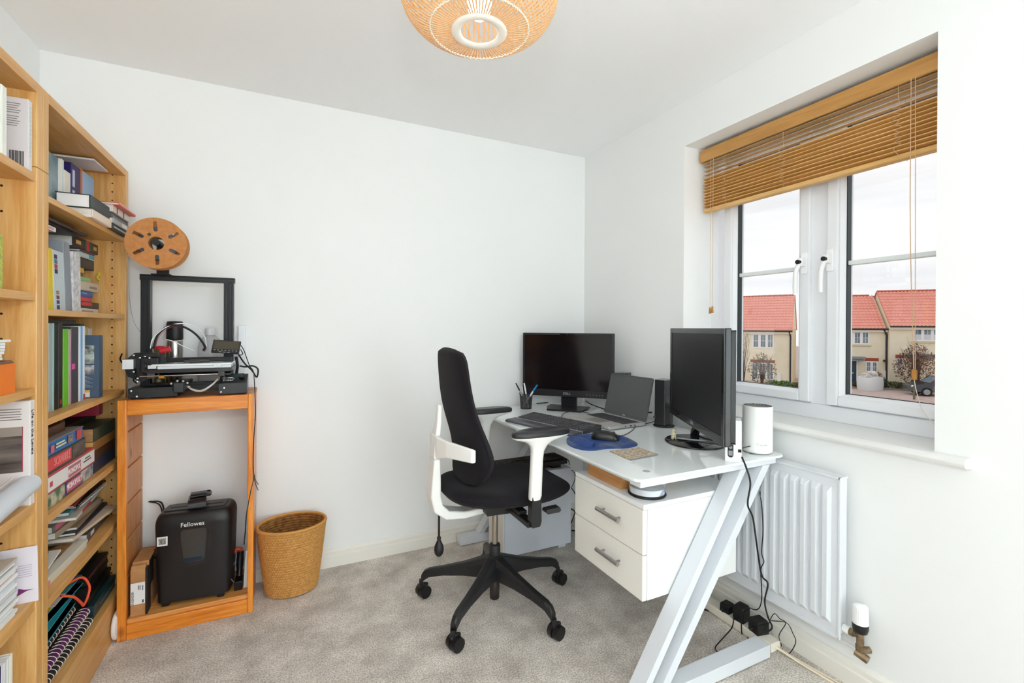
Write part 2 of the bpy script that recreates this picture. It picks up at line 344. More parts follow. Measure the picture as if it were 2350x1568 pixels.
obj('cord_toggle', G().box(1.884, 1.894, c5.y-.007, c5.y+.007, c5.z-.016, c5.z+.018), mat('#b8813c', .5), bl, world=True, bev=.002)
obj('pull_cord', G().tube([(1.888, c5.y, c5.z-.016), atX(1.89, 2105, 905), atX(1.895, 2122, 950), (1.9, .735, .93), (1.9, .722, .92)], .0012, 6), mat('#e6d9c8', .8), bl, world=True)
# ---- radiator
rd = thing('radiator', 'white ribbed panel radiator below the window behind the desk end', 'radiator', (1.74, 1.5, .14))
g = G(); XR = 1.72; y0, y1, z0, z1 = .944, 2.02, .185, .735
npan = 26; pitch = (y1-y0-.05)/npan
g.box(XR+.004, XR+.012, y0, y1, z0, z1)
for i in range(npan):
    ya = y0+.025+i*pitch; a0 = ya+.011; a1 = ya+pitch-.011; zz0 = z0+.055; zz1 = z1-.05; d = .010
    # raised flute with sloping ends
    g.add([(XR+.004, ya+.004, zz0-.018), (XR+.004, ya+pitch-.004, zz0-.018), (XR+.004, ya+pitch-.004, zz1+.018), (XR+.004, ya+.004, zz1+.018), (XR-d, a0, zz0), (XR-d, a1, zz0), (XR-d, a1, zz1), (XR-d, a0, zz1)],
          [(4, 7, 6, 5), (0, 4, 5, 1), (1, 5, 6, 2), (2, 6, 7, 3), (3, 7, 4, 0)])
obj('front_panel', g, mat('#dfe2e6', .3), rd, world=True, bev=.0015)
g = G().box(XR+.012, XR+.05, y0+.004, y0+.007, z0+.01, z1).box(XR-.0, XR+.05, y0, y1, z1-.002, z1+.006).box(XR+.045, XR+.05, y0+.01, y1-.01, z0+.02, z1).box(XR, XR+.012, y0-.002, y0+.006, z0-.004, z1+.006).box(XR, XR+.012, y0, y1, z0-.005, z0+.004)
obj('casing', g, mat('#dfe2e6', .3), rd, world=True, bev=.002)
BR = mat('#a08a6e', .35, .85, var='#7d6a52', vs_=50)
obj('valve_tail', G().cyl((1.75, .945, .215), (1.75, .925, .215), .014), mat('#eeeeec', .3), rd, world=True)
g = G().cyl((1.75, .928, .215), (1.75, .912, .215), .013, n=6).cyl((1.75, .912, .215), (1.75, .885, .215), .009).cyl((1.75, .893, .235), (1.75, .893, .16), .011).cyl((1.75, .893, .185), (1.75, .893, .17), .0145, n=6).cyl((1.75, .9, .163), (1.79, .885, .163), .011).cyl((1.745, .905, .16), (1.75, .868, .15), .0135, n=6)
obj('brass_valve', g, BR, rd, world=True, bev=.001)
g = G().lathe([(.0, .232), (.02, .232), (.0235, .245), (.0235, .262)], (1.75, .893, 0), 28)
obj('valve_base', g, BLK, rd, world=True)
pr = [(.0235, .262), (.0235, .272), (.0225, .275), (.0215, .318), (.018, .324), (.0001, .326)]
vh = G()
for j in range(1): vh.lathe(pr, (1.75, .893, 0), 28)
for i in range(24):
    a = 2*PI*i/24
    if i % 6 < 4: vh.cyl((1.75+.0222*math.cos(a), .893+.0222*math.sin(a), .277), (1.75+.0212*math.cos(a), .893+.0212*math.sin(a), .315), .0012, n=5)
obj('valve_head', vh, mat('#f4f4f2', .3), rd, world=True)
obj('heating_pipe', G().tube([(1.75, .90, .163), (1.765, .95, .16), (1.775, 1.02, .155), (1.79, 1.06, .155)], .0065, 10), mat('#eeeeec', .3), rd, world=True)
# ================================================================== bookcases
CX = -.61; CB = -.9
def drilled(x0, pitch, zo):   # beech with a row of peg holes
    m = BEECH.copy(); n = m.node_tree; L = n.links; b = n.nodes['Principled BSDF']; src = b.inputs['Base Color'].links[0].from_socket
    t = n.nodes.new('ShaderNodeTexCoord'); sp = n.nodes.new('ShaderNodeSeparateXYZ'); L.new(t.outputs['Object'], sp.inputs[0])
    def M_(op, a, b2=None):
        q = n.nodes.new('ShaderNodeMath'); q.operation = op
        for i, v in enumerate((a, b2)):
            if v is None: continue
            if isinstance(v, (int, float)): q.inputs[i].default_value = v
            else: L.new(v, q.inputs[i])
        return q.outputs[0]
    zz = M_('SUBTRACT', M_('MODULO', M_('ADD', sp.outputs[2], 10-zo), pitch), pitch/2); out = None
    for xx in x0:
        dx = M_('SUBTRACT', sp.outputs[0], xx); r = M_('LESS_THAN', M_('SQRT', M_('ADD', M_('MULTIPLY', dx, dx), M_('MULTIPLY', zz, zz))), .0031)
        out = r if out is None else M_('MAXIMUM', out, r)
    mx = n.nodes.new('ShaderNodeMix'); mx.data_type = 'RGBA'; L.new(out, mx.inputs[0]); L.new(src, mx.inputs[6]); mx.inputs[7].default_value = (.01, .006, .003, 1)
    L.new(mx.outputs[2], b.inputs['Base Color']); return m
DR1 = drilled((.07,), .068, .03); DR2 = drilled((.095,), .0355, .01)
def bookcase(name, label, y0, y1, shelves, topz, dr):
    t = thing(name, label, 'bookcase', (-.75, (y0+y1)/2, 0)); T = .033
    ym = T
    for (a, b, nm) in ((y0, y0+T, 'side_panel'), (y1-T, y1, 'side_panel')):
        s = obj(nm, G().box(CB, CX, a, b, 0, 1.683).box(CB, CX, a, b, 1.6845, topz), dr if b == y1 else BEECH, t, world=True, bev=.0015)
    obj('top_panel', G().box(CB, CX, y0+T, y1-T, topz-.028, topz), BEECHY, t, world=True, bev=.001)
    for z0, z1 in shelves: obj('shelf', G().box(CB+.006, CX-.003, y0+T, y1-T, z0, z1), BEECHY, t, world=True, bev=.001)
    obj('back_panel', G().box(CB-.008, CB, y0, y1, .02, topz), wood('#b98346', '#a06f36', 'z', .6), t, world=True)
    obj('plinth', G().box(CX-.02, CX-.005, y0+T, y1-T, 0, shelves[-1][0]), BEECHY, t, world=True)
    return t
S2 = [(1.607, 1.625), (1.282, 1.300), (.966, .986), (.682, .706), (.438, .462), (.128, .168)]
S1 = [(1.643, 1.665), (1.320, 1.341), (1.062, 1.083), (.748, .772), (.478, .507), (.128, .168)]
bookcase('bookcase', 'tall beech bookcase in the corner with the stack of board games', 1.740, 2.515, S2, 1.914, DR2)
bookcase('bookcase', 'tall beech bookcase at the left edge of the photo, holding the orange box', 1.0, 1.736, S1, 1.914, DR1)

# ---- books
GR = None
def book(label, lo, hi, cover, spine='x', pages=None, soft=False, stripe=None, name='book', cat='book', group=None, lean=0, title=None, rz=0, th=.003):
    """lo, hi: corners in the room.  spine 'x' = spine towards the room.  thickness axis = the thinner of y and z."""
    lo = Vector(lo); hi = Vector(hi); c = (lo+hi)/2; sz = hi-lo
    t = thing(name, label, cat, (c.x, c.y, lo.z), rz, group)
    up = sz.z > sz.y
    hx, hy, h = sz.x/2, sz.y/2, sz.z
    th = min(th, (sz.y if up else sz.z)*.22)
    g = G()
    if up:
        g.box(-hx, hx, -hy, -hy+th, 0, h).box(-hx, hx, hy-th, hy, 0, h).box(hx-th*1.2, hx, -hy+th, hy-th, 0, h)
        pg = G().box(-hx+.004, hx-th*1.2, -hy+th, hy-th, .003, h-.003)
    else:
        g.box(-hx, hx, -hy, hy, 0, th).box(-hx, hx, -hy, hy, h-th, h)
        if spine == 'x': g.box(hx-th*1.2, hx, -hy, hy, th, h-th); pg = G().box(-hx+.004, hx-th*1.2, -hy+.003, hy-.003, th, h-th)
        elif spine == 'y': g.box(-hx, hx, hy-th*1.2, hy, th, h-th); pg = G().box(-hx+.004, hx-.003, -hy+.003, hy-th*1.2, th, h-th)
        else: g.box(-hx, -hx+th*1.2, -hy, hy, th, h-th); pg = G().box(-hx+th*1.2, hx-.003, -hy+.003, hy-.003, th, h-th)
    if lean:
        for q in (g, pg): q.v = [(x, y+lean*z/h, z) for x, y, z in q.v]
    cm = cover if not isinstance(cover, str) else mat(cover, .45)
    cv = obj('cover', g, cm, t, bev=.0012 if not soft else 0)
    obj('pages', pg, pages or PAPER, t)
    if stripe:
        for col, u0, u1, v0, v1 in stripe:   # u along the spine's length, v across its thickness
            if up: s = G().box(hx, hx+.0006, lerp(-hy, hy, v0), lerp(-hy, hy, v1), h*u0, h*u1)
            else: s = G().box(hx, hx+.0006, lerp(-hy, hy, u0), lerp(-hy, hy, u1), h*v0, h*v1)
            if lean: s.v = [(x, y+lean*z/h, z) for x, y, z in s.v]
            obj('spine_print', s, mat(col, .5), cv)
    return t
def spine_up(label, xs, p0, p1, pt, zb, cover, dep=.16, pxy=None, **k):
    """upright book whose spine stands at x=xs between columns p0..p1 of the view, its top on row pt, standing at height zb"""
    a = atX(xs, p0, pt); b = atX(xs, p1, pt)
    return book(label, (xs-dep, a.y, zb), (xs, b.y-.0006, (a.z+b.z)/2), cover, **k)
g1 = 'books on the top shelf of the corner bookcase'
P1 = mat('#8fa6ad', .4, var='#4d6f7c', vs_=14, ramp=(.3, .7))
xs = -.70; zb = S2[0][1]
spine_up('photo-covered grey-blue book standing at the left end of the top shelf', xs, 112, 134, 355, zb, P1, group=g1)
spine_up('thin white book standing right of the grey-blue photo book', xs, 134.5, 140, 365, zb, '#e4e2dc', group=g1)
spine_up('thin off-white book with pale green edge, beside the navy paperback group', xs, 140.5, 147, 366, zb, '#dfe5e0', group=g1)
book('bright blue book rising behind the short cream book on the top shelf', (-.86, 2.157, zb), (-.743, 2.208, 1.812), '#1f86b8', group=g1)
spine_up('short cream book in front of the bright blue book on the top shelf', xs, 148, 162, 394, zb, '#e8e4d6', group=g1, dep=.04)
spine_up('navy blue paperback with white lettering on its spine', xs, 163, 185, 381, zb, '#241c5e', group=g1, stripe=[('#c9cfe8', .62, .9, .15, .38), ('#c9cfe8', .42, .56, .15, .38), ('#c9cfe8', .12, .34, .1, .3)])
spine_up('narrow orange-brown book beside the navy paperback', xs, 185.5, 190, 386, zb, '#b9743a', group=g1)
sb = spine_up('sky blue book with small pink drawings at the right of the upright row', xs, 190.5, 216, 402, zb, '#8fb8da', group=g1, stripe=[('#c88f8f', .05, .62, .38, .62), ('#b59aa6', .05, .55, .12, .3)])
book('flat white booklet laid across the tops of the upright books', (-.88, 2.253, 1.872), (-.648, 2.40, 1.879), '#dedad8', group=g1)
g2 = 'books lying flat at the front of the top shelf'
book('thick black hardback lying flat with its white page block facing out', (-.695, 2.062, 1.6552), (-.603, 2.255, 1.702), '#1c2b2c', spine='x', group=g2, pages=mat('#f4f3f1', .8))
book('flat cream book under the thick black hardback', (-.693, 2.066, 1.6255), (-.598, 2.258, 1.6545), '#ead9c8', spine='x', group=g2)
yy = 2.264
for lab, cl, z0, z1, dx, wy, st in (('black paperback with white print at the bottom of the right-hand flat stack', '#3a3b3c', 1.6255, 1.647, .0, .205, [('#b9b9b6', .1, .9, .35, .6)]),
      ('grey and white paperback second from the bottom of the right-hand flat stack', '#a9a9a4', 1.6472, 1.668, .004, .21, [('#e8e6df', .5, .8, .1, .9)]),
      ('dark purple-grey paperback in the middle of the right-hand flat stack', '#4c444b', 1.6682, 1.690, -.004, .212, [('#8c8490', .1, .9, .3, .5)]),
      ('cream hardback with dark bands under the pink book', '#e0d4c4', 1.6902, 1.716, .002, .21, [('#4a4644', .22, .27, 0, 1), ('#4a4644', .6, .65, 0, 1)]),
      ('thin pinkish red book topping the right-hand flat stack', '#d8675c', 1.7162, 1.726, .022, .214, [('#e8b0a4', 0, 1, .6, 1)])):
    book(lab, (-.694, yy, z0), (-.598+dx, yy+wy, z1), cl, group=g2, stripe=st)
# shelf 2
g3 = 'books on the second shelf of the corner bookcase'
zb = S2[1][1]; xs = -.665
def up2(label, p0, p1, b0, b1, pt, cover, **k):
    a = atX(xs, b0, 712); b = atX(xs, b1, 712); c = atX(xs, p0, pt)
    return book(label, (xs-.19, a.y, zb), (xs, b.y-.001, min(c.z, 1.6)), cover, group=g3, lean=(c.y-a.y), **k)
up2('yellow book leaning at the left end of the second shelf', 111, 118, 113, 123, 568, '#e3c51d')
up2('tall pale blue-grey binder with coloured picture squares on its spine', 119.5, 143, 126, 151, 572, '#c3ced2', stripe=[('#3f3f66', .86, .93, .15, .4), ('#5b6a8c', .78, .85, .15, .4), ('#b3343c', .70, .77, .15, .4), ('#33335a', .62, .69, .15, .4), ('#a08c70', .28, .34, .2, .45), ('#7c3440', .20, .26, .2, .45), ('#2c3c74', .12, .18, .2, .45), ('#333c6c', .03, .10, .2, .45)])
up2('tall plain grey box file on the second shelf', 144, 165, 152, 167, 553, '#8e949d')
up2('silver patterned book at the right of the tall upright ones', 166, 178, 167.5, 186, 577, mat('#b9b7bd', .4, var='#e6e4e4', vs_=70))
up2b = book('white and salmon paperback behind the pale binder', (xs-.20, 1.80, zb+.19), (xs-.03, 1.87, 1.555), '#e9ddd6', group=g3, stripe=[('#9b7f75', .7, .9, .2, .5), ('#d66a3e', .05, .3, .8, .95)])
a = atX(-.66, 112, 538)
book('white paperback lying flat on top of the tall upright books', (-.84, 1.78, 1.548), (-.655, 1.955, 1.562), '#e2dfdb', group=g3, stripe=[('#d9899b', .55, .9, .3, .6)])
book('black magazine lying under the top shelf above the other books', (-.85, 1.785, 1.567), (-.66, 2.10, 1.575), '#17171a', group=g3)
book('dark purple magazine lying highest under the top shelf', (-.84, 1.79, 1.5755), (-.65, 2.20, 1.584), '#3a2f36', group=g3)
def flatx(label, pr, yt, yb, cover, pl=180, xs=-.69, gp=None, dep=.15, **k):
    a = atX(xs, pl, (yt+yb)/2); b = atX(xs, pr, yt); c = atX(xs, pr, yb)
    return book(label, (xs-dep, a.y, c.z), (xs, b.y, b.z-.0005), cover, group=gp or g3, **k)
SX = -.69
ledge = []
rows = [('white paperback at the very bottom of the small stack on the second shelf', 225, 708, 719.5, '#ded9d3', [('#a09a9c', .1, .7, .3, .6)]),
        ('black and red paperback above the white one in the small stack', 227, 694, 708, '#33302d', [('#d4373f', .05, .6, .4, .9)]),
        ('slim red book in the small stack on the second shelf', 211, 683.5, 694, '#cf4450', None),
        ('blue book in the small stack on the second shelf', 213, 669.5, 683.5, '#2a5b9e', [('#93b3d6', .1, .5, .5, .62)]),
        ('fat rounded beige book in the small stack on the second shelf', 226, 649.5, 669.5, '#cdbda9', [('#8c7c70', .5, .9, .3, .55)]),
        ('pale green booklet on top of the fat beige book', 208, 640.5, 649.5, '#8fbf85', None),
        ('small brown wooden box above the pale green booklet', 190, 632, 640.5, '#6d5535', None),
        ('small yellow book under the black notebook', 193, 621, 632, '#dba92a', None),
        ('black notebook in the upper half of the small stack', 216, 598, 621, '#2a2728', None),
        ('pale teal and cream book above the black notebook', 216, 586.5, 598, '#b9c9c4', [('#4fa3b3', .6, 1, .2, .9)]),
        ('thin purple book just below the red-banded black bible', 217, 581, 586.5, '#5d3d52', None),
        ('thick black hardback with red and green bands and gold marks', 225, 561, 581, '#2b2721', [('#c8323a', .5, .62, 0, 1), ('#2c4a36', .42, .5, 0, 1), ('#2c4a36', .62, .7, 0, 1), ('#c79f5a', .1, .28, .35, .7), ('#c79f5a', .8, .93, .35, .7)])]
zc = zb
tot = []
for lab, pr, yt, yb, cl, st in rows:
    b = atX(SX, pr, yt); c = atX(SX, pr, yb); tot.append((lab, b.y, b.z-c.z, cl, st))
for lab, y1b, th_, cl, st in tot:
    th_ = max(th_, .008)
    if 'thick black' in lab: th_ = .04; 
    book(lab, (SX-.15, atX(SX, 184 if 'thick black' not in lab else 168, 640).y, zc), (SX, y1b, zc+th_-.0004), cl, group='flat books in the small stack on the second shelf', stripe=st); zc += th_
obj_tagy = G().tube([atX(-.7, 222, 614), atX(-.69, 226, 622), atX(-.69, 229, 632)], .003, 6)
ys = at = atX(-.72, 226, 622)
tag(obj('bookmark_ribbon', G().tube([(-.70, 2.478, 1.475), (-.695, 2.474, 1.466), (-.70, 2.466, 1.452), (-.69, 2.462, 1.440)], .004, 6), mat('#d9c93a', .6)), 'small yellow ribbon hanging on the side panel right of the black notebook', 'ribbon')
# shelf 3
g4 = 'upright books on the third shelf of the corner bookcase'; zb = S2[2][1]; xs = -.655
def up3(label, p0, p1, pt, cover, **k): return spine_up(label, xs, p0, p1, pt, zb, cover, dep=.2, group=g4, **k)
up3('grey and teal edged tall book at the left end of the third shelf', 112, 124, 742, '#a3b0ae', stripe=[('#9fd0c6', 0, 1, .75, 1)])
up3('wide black book standing second on the third shelf', 124.5, 134.5, 743, '#111112')
up3('dark brown book with a small red mark beside the wide black one', 135, 144.5, 741, '#2c241f', stripe=[('#c0392b', .05, .1, .4, .7)])
up3('bright green book in the middle of the third shelf', 145, 158, 755, '#6fc02c')
up3('thin pink-edged booklet beside the bright green book', 158.5, 163.5, 756, '#c99bb0')
up3('dark grey folder with a pink round label on its spine', 164, 180.5, 751, '#4a454b', stripe=[('#e05aa6', .45, .52, .05, .5)])
up3('thin white booklet beside the dark grey folder', 181, 184.5, 749, '#e6e9ec')
up3('pale blue striped booklet on the third shelf', 185, 190.5, 749, '#8fb1d4')
up3('white booklet with a red foot on the third shelf', 191, 195.5, 748, '#dcdfe2', stripe=[('#c4525a', 0, .08, 0, 1)])
book('thin black folder lying flat over the upright books of the third shelf', (-.85, 1.79, 1.256), (-.66, 2.13, 1.272), '#1d1c1b', group=g4)
bk = thing('book', 'dark blue book showing a back cover with two photos and a yellow barcode label', 'book', (-.72, 2.23, zb), 0, g4)
y0b = 2.215; z1b = zb+.232
obj('cover', G().box(-.83, -.622, y0b, y0b+.004, zb, z1b).box(-.83, -.622, y0b+.034, y0b+.038, zb, z1b).box(-.626, -.622, y0b+.004, y0b+.034, zb, z1b), mat('#44566c', .4), bk, world=True)
obj('pages', G().box(-.825, -.627, y0b+.004, y0b+.034, zb+.002, z1b-.002), PAPER, bk, world=True)
cv = G().box(-.74, -.636, y0b-.0005, y0b, zb+.128, zb+.195); obj('cover_photo', cv, mat('#3c4440', .5, var='#c9cfc4', vs_=45), bk, world=True)
cv = G().box(-.74, -.636, y0b-.0005, y0b, zb+.088, zb+.122); obj('cover_photo', cv, mat('#4a3a3c', .5, var='#c9c4c8', vs_=50), bk, world=True)
cv = G().box(-.72, -.648, y0b-.0006, y0b, zb+.005, zb+.022); obj('barcode_label', cv, mat('#e9e6da', .5), bk, world=True)
cv = G().box(-.72, -.648, y0b-.0006, y0b, zb+.022, zb+.031); obj('price_strip', cv, mat('#e0a63a', .5), bk, world=True)
cv = G()
for i in range(9): cv.box(-.74, -.640-.008*(i % 3), y0b-.0005, y0b, zb+.041+i*.0049, zb+.0425+i*.0049)
obj('cover_print', cv, mat('#9fb0bf', .6), bk, world=True)
for i, (yy, hh, cl, lb) in enumerate(((2.262, .268, '#3d8f9e', 'teal book standing behind the dark blue photo book'), (2.30, .274, '#2f5a35', 'dark green book standing behind the dark blue photo book'), (2.34, .262, '#d6c489', 'cream topped book standing behind the dark blue photo book'), (2.382, .256, '#cfd6d4', 'pale grey book at the right end behind the dark blue photo book'))):
    book(lb, (-.88, yy, zb), (-.70, yy+.035, zb+hh), cl, group=g4)
# ================================================================== corner bookcase, lower shelves
def carton(label, lo, hi, side, top=None, front=None, name='board_game_box', cat='box', group=None, lid=.4, rz=0):
    lo = Vector(lo); hi = Vector(hi); c = (lo+hi)/2; s = hi-lo
    t = thing(name, label, cat, (c.x, c.y, lo.z), rz, group); hx, hy, h = s.x/2, s.y/2, s.z
    m1 = side if not isinstance(side, str) else mat(side, .45)
    obj('box_base', G().box(-hx+.002, hx-.002, -hy+.002, hy-.002, 0, h*(1-lid)), m1, t, bev=.001)
    obj('lid', G().box(-hx, hx, -hy, hy, h*(1-lid), h), (mat(top, .45) if isinstance(top, str) else top) if top else m1, t, bev=.001)
    return t
g5 = 'board games stacked on the fourth shelf'; zb = S2[3][1]
MIX = mat('#4a6a44', .45, var='#c9c2a8', vs_=26, ramp=(.4, .6)); MIX2 = mat('#3d4f80', .45, var='#c3bda8', vs_=28, ramp=(.4, .6))
def game(label, z0, z1, y0, y1, side, top, lid=1.0, x1=-.632, dep=.25):
    return carton(label, (x1-dep, y0, z0), (x1, y1, z1), side, top, group=g5, lid=lid)
def face(t, nm, x, y0, y1, z0, z1, m): return obj(nm, G().box(x, x+.0008, y0, y1, z0, z1), m if not isinstance(m, str) else mat(m, .45), t, world=True)
def onface(t, s, size, x, y, z, m, sx=1, sl=0): return text(s, size, (x+.0014, y, z), (0, 1, sl), (0, 0, 1), m, t, sx=sx)
t = game('purple and green property trading game box at the bottom of the left pile', zb, .752, 1.79, 2.19, '#4b3c70', '#4b3c70')
face(t, 'front_print', -.632, 1.79, 1.95, zb+.002, .750, MIX); face(t, 'front_print', -.632, 2.08, 2.19, zb+.002, .750, MIX2)
f = face(t, 'title_panel', -.631, 1.965, 2.075, zb+.008, .747, '#c4596a'); text('MONOPOLY', .028, (-.6296, 2.02, zb+.026), (0, 1, 0), (0, 0, 1), mat('#e9dfe0', .5), t, sx=.78, name='title')
t = game('white game box with a red rim, second up in the left pile', .7525, .808, 1.78, 2.205, '#e6e3df', '#b33b3a')
face(t, 'front_print', -.632, 1.785, 2.203, .7535, .80, '#e6e3df'); face(t, 'rim_stripe', -.6312, 1.785, 2.203, .7526, .757, '#b33b3a')
face(t, 'title_panel', -.631, 1.975, 2.075, .760, .795, '#b86a6e'); text('MONOPOLY', .026, (-.6296, 2.025, .777), (0, 1, 0), (0, 0, 1), mat('#e9dfe0', .5), t, sx=.78, name='title')
f = G()
for i, (z, a, b) in enumerate(((.785, 2.115, 2.16), (.776, 2.10, 2.17))): f.box(-.6312, -.6305, a, b, z, z+.004)
obj('small_print', f, mat('#3c3c3c', .6), t, world=True); face(t, 'edge_print', -.631, 1.845, 1.862, .770, .785, '#c43a3a')
t = game('dark green word game box with a red title panel on its edge', .8085, .862, 1.79, 2.12, '#22332b', '#22332b')
face(t, 'title_panel', -.632, 1.80, 2.0, .818, .855, '#d9363a'); text('SCRABBLE', .036, (-.6302, 1.93, .837), (0, 1, 0), (0, 0, 1), mat('#e58b86', .5), t, sx=.72, name='title')
face(t, 'front_print', -.632, 2.01, 2.11, .815, .855, mat('#241c1a', .5, var='#6f5d52', vs_=30))
t = game('bright blue game box with a red square badge near its right end', .8625, .905, 1.79, 2.105, '#1766ac', '#8b8580', lid=.06)
face(t, 'badge', -.632, 2.045, 2.085, .868, .900, '#d23a34'); face(t, 'badge', -.631, 1.85, 1.872, .870, .892, '#d85a62')
face(t, 'picture', -.632, 1.975, 2.01, .872, .897, mat('#b58a52', .5, var='#32436e', vs_=70)); f = G().box(-.632, -.6312, 1.89, 1.95, .886, .891).box(-.632, -.6312, 1.89, 1.96, .877, .882)
obj('small_print', f, mat('#d9dda0', .5), t, world=True)
game('dark brown flat box lying highest on the left pile', .9055, .935, 1.78, 2.04, '#4a2a1e', '#4a2a1e', x1=-.66, dep=.2)
carton('black upright box behind the blue game box', (-.85, 2.125, zb+.104), (-.70, 2.16, .93), '#15191b', '#15191b', group=g5)
WF = wood('#d8a860', '#b98544', 'x', .5, 1.5)
def pile(label, z0, z1, col, near, lid=1.0, x1=-.635):
    t = carton(label, (x1-.16, 2.215, z0), (x1, 2.45, z1), col, col, group='wooden and card boxes piled at the right of the fourth shelf', lid=.99)
    obj('end_face', G().box(x1-.155, x1-.004, 2.2142, 2.2148, z0+.001, z1-.001), near, t, world=True); return t
pile('blue patterned box at the foot of the right-hand pile', zb, zb+.048, '#1d2c46', mat('#33587c', .5, var='#54738e', vs_=40))
pile('dark box with a pale finger-jointed wooden end in the right-hand pile', .7545, .789, '#3c281a', WF)
pile('plain pale wooden box below the green topped one', .7895, .824, '#8c6233', WF)
pile('green topped wooden box at the top of the right-hand pile', .8245, .872, '#2b3a2e', wood('#b98a5c', '#96683e', 'x', .6, 2.5))
tag(obj('dark_lid', G().box(-.85, -.70, 2.18, 2.46, .8725, .895), mat('#151716', .6), bev=.002), 'black flat lid lying behind the green topped box', 'lid')
book('dark red book standing at the back above the wooden boxes', (-.80, 2.38, .8955), (-.67, 2.43, .955), '#8c1f35', group=g5)

# fifth shelf: magazines
g6 = 'magazines and books lying on the fifth shelf'; zb = S2[4][1]
def mag(label, z0, z1, y0, y1, x0, x1, col, rz=0, st=None, spine='x', pages=None): return book(label, (x0, y0, z0), (x1, y1, z1), col, group=g6, rz=rz, stripe=st, spine=spine, pages=pages, th=.0015)
z = zb
for lab, th, y0, y1, x0, x1, col, st, rz in (
   ('thick book with a charcoal spine lettered in white, lowest of the right-hand pile', .030, 2.19, 2.46, -.82, -.655, '#55504f', [('#d8d4cf', .15, .3, .3, .8)], .05),
   ('grey glossy magazine above the thick charcoal book', .012, 2.16, 2.46, -.85, -.66, '#8c8884', None, -.06),
   ('cream magazine in the lower part of the right-hand pile', .012, 2.12, 2.44, -.86, -.64, '#d9c6ae', None, -.12),
   ('navy backed magazine in the lower part of the right-hand pile', .010, 2.13, 2.45, -.85, -.66, '#1b2438', None, .0),
   ('brown backed magazine in the middle of the right-hand pile', .010, 2.15, 2.46, -.85, -.67, '#8f775f', None, .04),
   ('thick tan book with white pages below the pink-tagged one', .022, 2.06, 2.42, -.84, -.68, '#a3937c', None, -.05),
   ('grey book with a pink tag on its spine', .022, 2.05, 2.42, -.84, -.69, '#6f6a62', [('#c96a86', .05, .3, .1, .9)], -.02),
   ('white magazine with a red corner in the right-hand pile', .010, 2.08, 2.44, -.86, -.66, '#cfc8bf', [('#b52c3a', .2, .5, 0, 1)], .08),
   ('teal and white magazine near the top of the right-hand pile', .012, 2.10, 2.42, -.86, -.69, '#3fa3a6', None, .12),
   ('black spiral pad near the top of the right-hand pile', .008, 2.14, 2.46, -.84, -.665, '#22221f', None, .02),
   ('dark red magazine crowning the right-hand pile', .007, 2.12, 2.44, -.85, -.68, '#8c3a3c', None, .1)):
    mag(lab, z, z+th, y0, y1, x0, x1, col, rz, st); z += th+.0006
ztop = z
sp = G()
for i in range(22): sp.tube([(-.664, 2.16+i*.0125, ztop-.02), (-.655, 2.16+i*.0125, ztop-.014), (-.664, 2.162+i*.0125, ztop-.008)], .0012, 5, k=2)
pad = [o for o in COL.objects if o.get('label', '').startswith('black spiral pad')][0]
obj('spiral_wire', sp, mat('#dcdcdc', .3, .8), pad, world=True)
# the picture box and the leaning papers at the left end
t = carton('white flat box with a colourful picture on its lid and a round pink seal', (-.86, 1.83, zb), (-.64, 2.16, zb+.028), '#d9d5c6', '#d9d5c6', name='picture_box', group=g6, rz=-.03)
obj('lid_picture', G().box(-.83, -.67, 1.90, 2.14, zb+.028, zb+.0288), mat('#2f2321', .4, var='#b98b4a', vs_=16, ramp=(.42, .6)), t, world=True)
obj('seal', G().cyl((-.6395, 1.865, zb+.014), (-.6388, 1.865, zb+.014), .008, n=18), mat('#e08a84', .5), t, world=True)
for i, (lab, col, dy, hh) in enumerate((('white card sheet leaning over the picture box', '#e8e6e2', .0, .10), ('green fronted magazine leaning on the picture box', '#5f8f2e', -.012, .095), ('brown paper folder leaning behind the green magazine', '#b98a4e', -.03, .11), ('pale grey leaflet leaning against the side panel', '#a9b3b8', -.045, .12))):
    y = 1.80+.012*i
    P = G(); a = (.08-.012*i)
    zz = zb+.030
    P.hexa([(-.85, 1.81+dy*.2, zz+.012*i), (-.65-.02*i, 1.81+dy*.2, zz+.012*i), (-.67-.02*i, 2.04-.03*i, zz+.012*i+.012), (-.85, 2.04-.03*i, zz+.012*i+.012),
            (-.85, 1.81+dy*.2, zz+.012*i+.006), (-.65-.02*i, 1.81+dy*.2, zz+.012*i+.006), (-.67-.02*i, 2.04-.03*i, zz+.012*i+.018), (-.85, 2.04-.03*i, zz+.012*i+.018)])
    tag(obj('magazine', P, mat(col, .5)), lab, 'magazine', g6)

# bottom shelf
zb = S2[5][1]; g7 = 'comb-bound booklets on the bottom shelf'
def comb(label, z0, y0, y1, col, cc, rz=0, x1=-.66):
    t = thing('comb_bound_booklet', label, 'booklet', (x1-.1, (y0+y1)/2, z0), rz, g7); hy = (y1-y0)/2
    obj('pages', G().box(-.10, .085, -hy, hy, .004, .024), mat('#dfe3d6', .8), t)
    obj('cover', G().box(-.101, .087, -hy-.001, hy+.001, .0245, .026).box(-.101, .087, -hy-.001, hy+.001, .0015, .0035), mat('#2c2220', .4), t)
    obj('binding_comb', G().cyl((.094, -hy, .0135), (.094, hy, .0135), .0135, n=18), mat(cc, .3), t)
    rg = G(); n_ = 17
    for i in range(n_):
        y = -hy+.012+i*(2*hy-.024)/(n_-1)
        rg.tube([(.080, y-.003, .0262), (.092, y, .0282), (.104, y+.002, .022), (.1085, y+.004, .012), (.104, y+.006, .003)], .0013, 5, k=3)
    obj('comb_rings', rg, mat('#e3dccb', .5), t)
comb('black comb-bound booklet, lowest in the bottom shelf stack', zb, 1.85, 2.19, BLK and '#1c1818', '#1b1718', -.02, -.64)
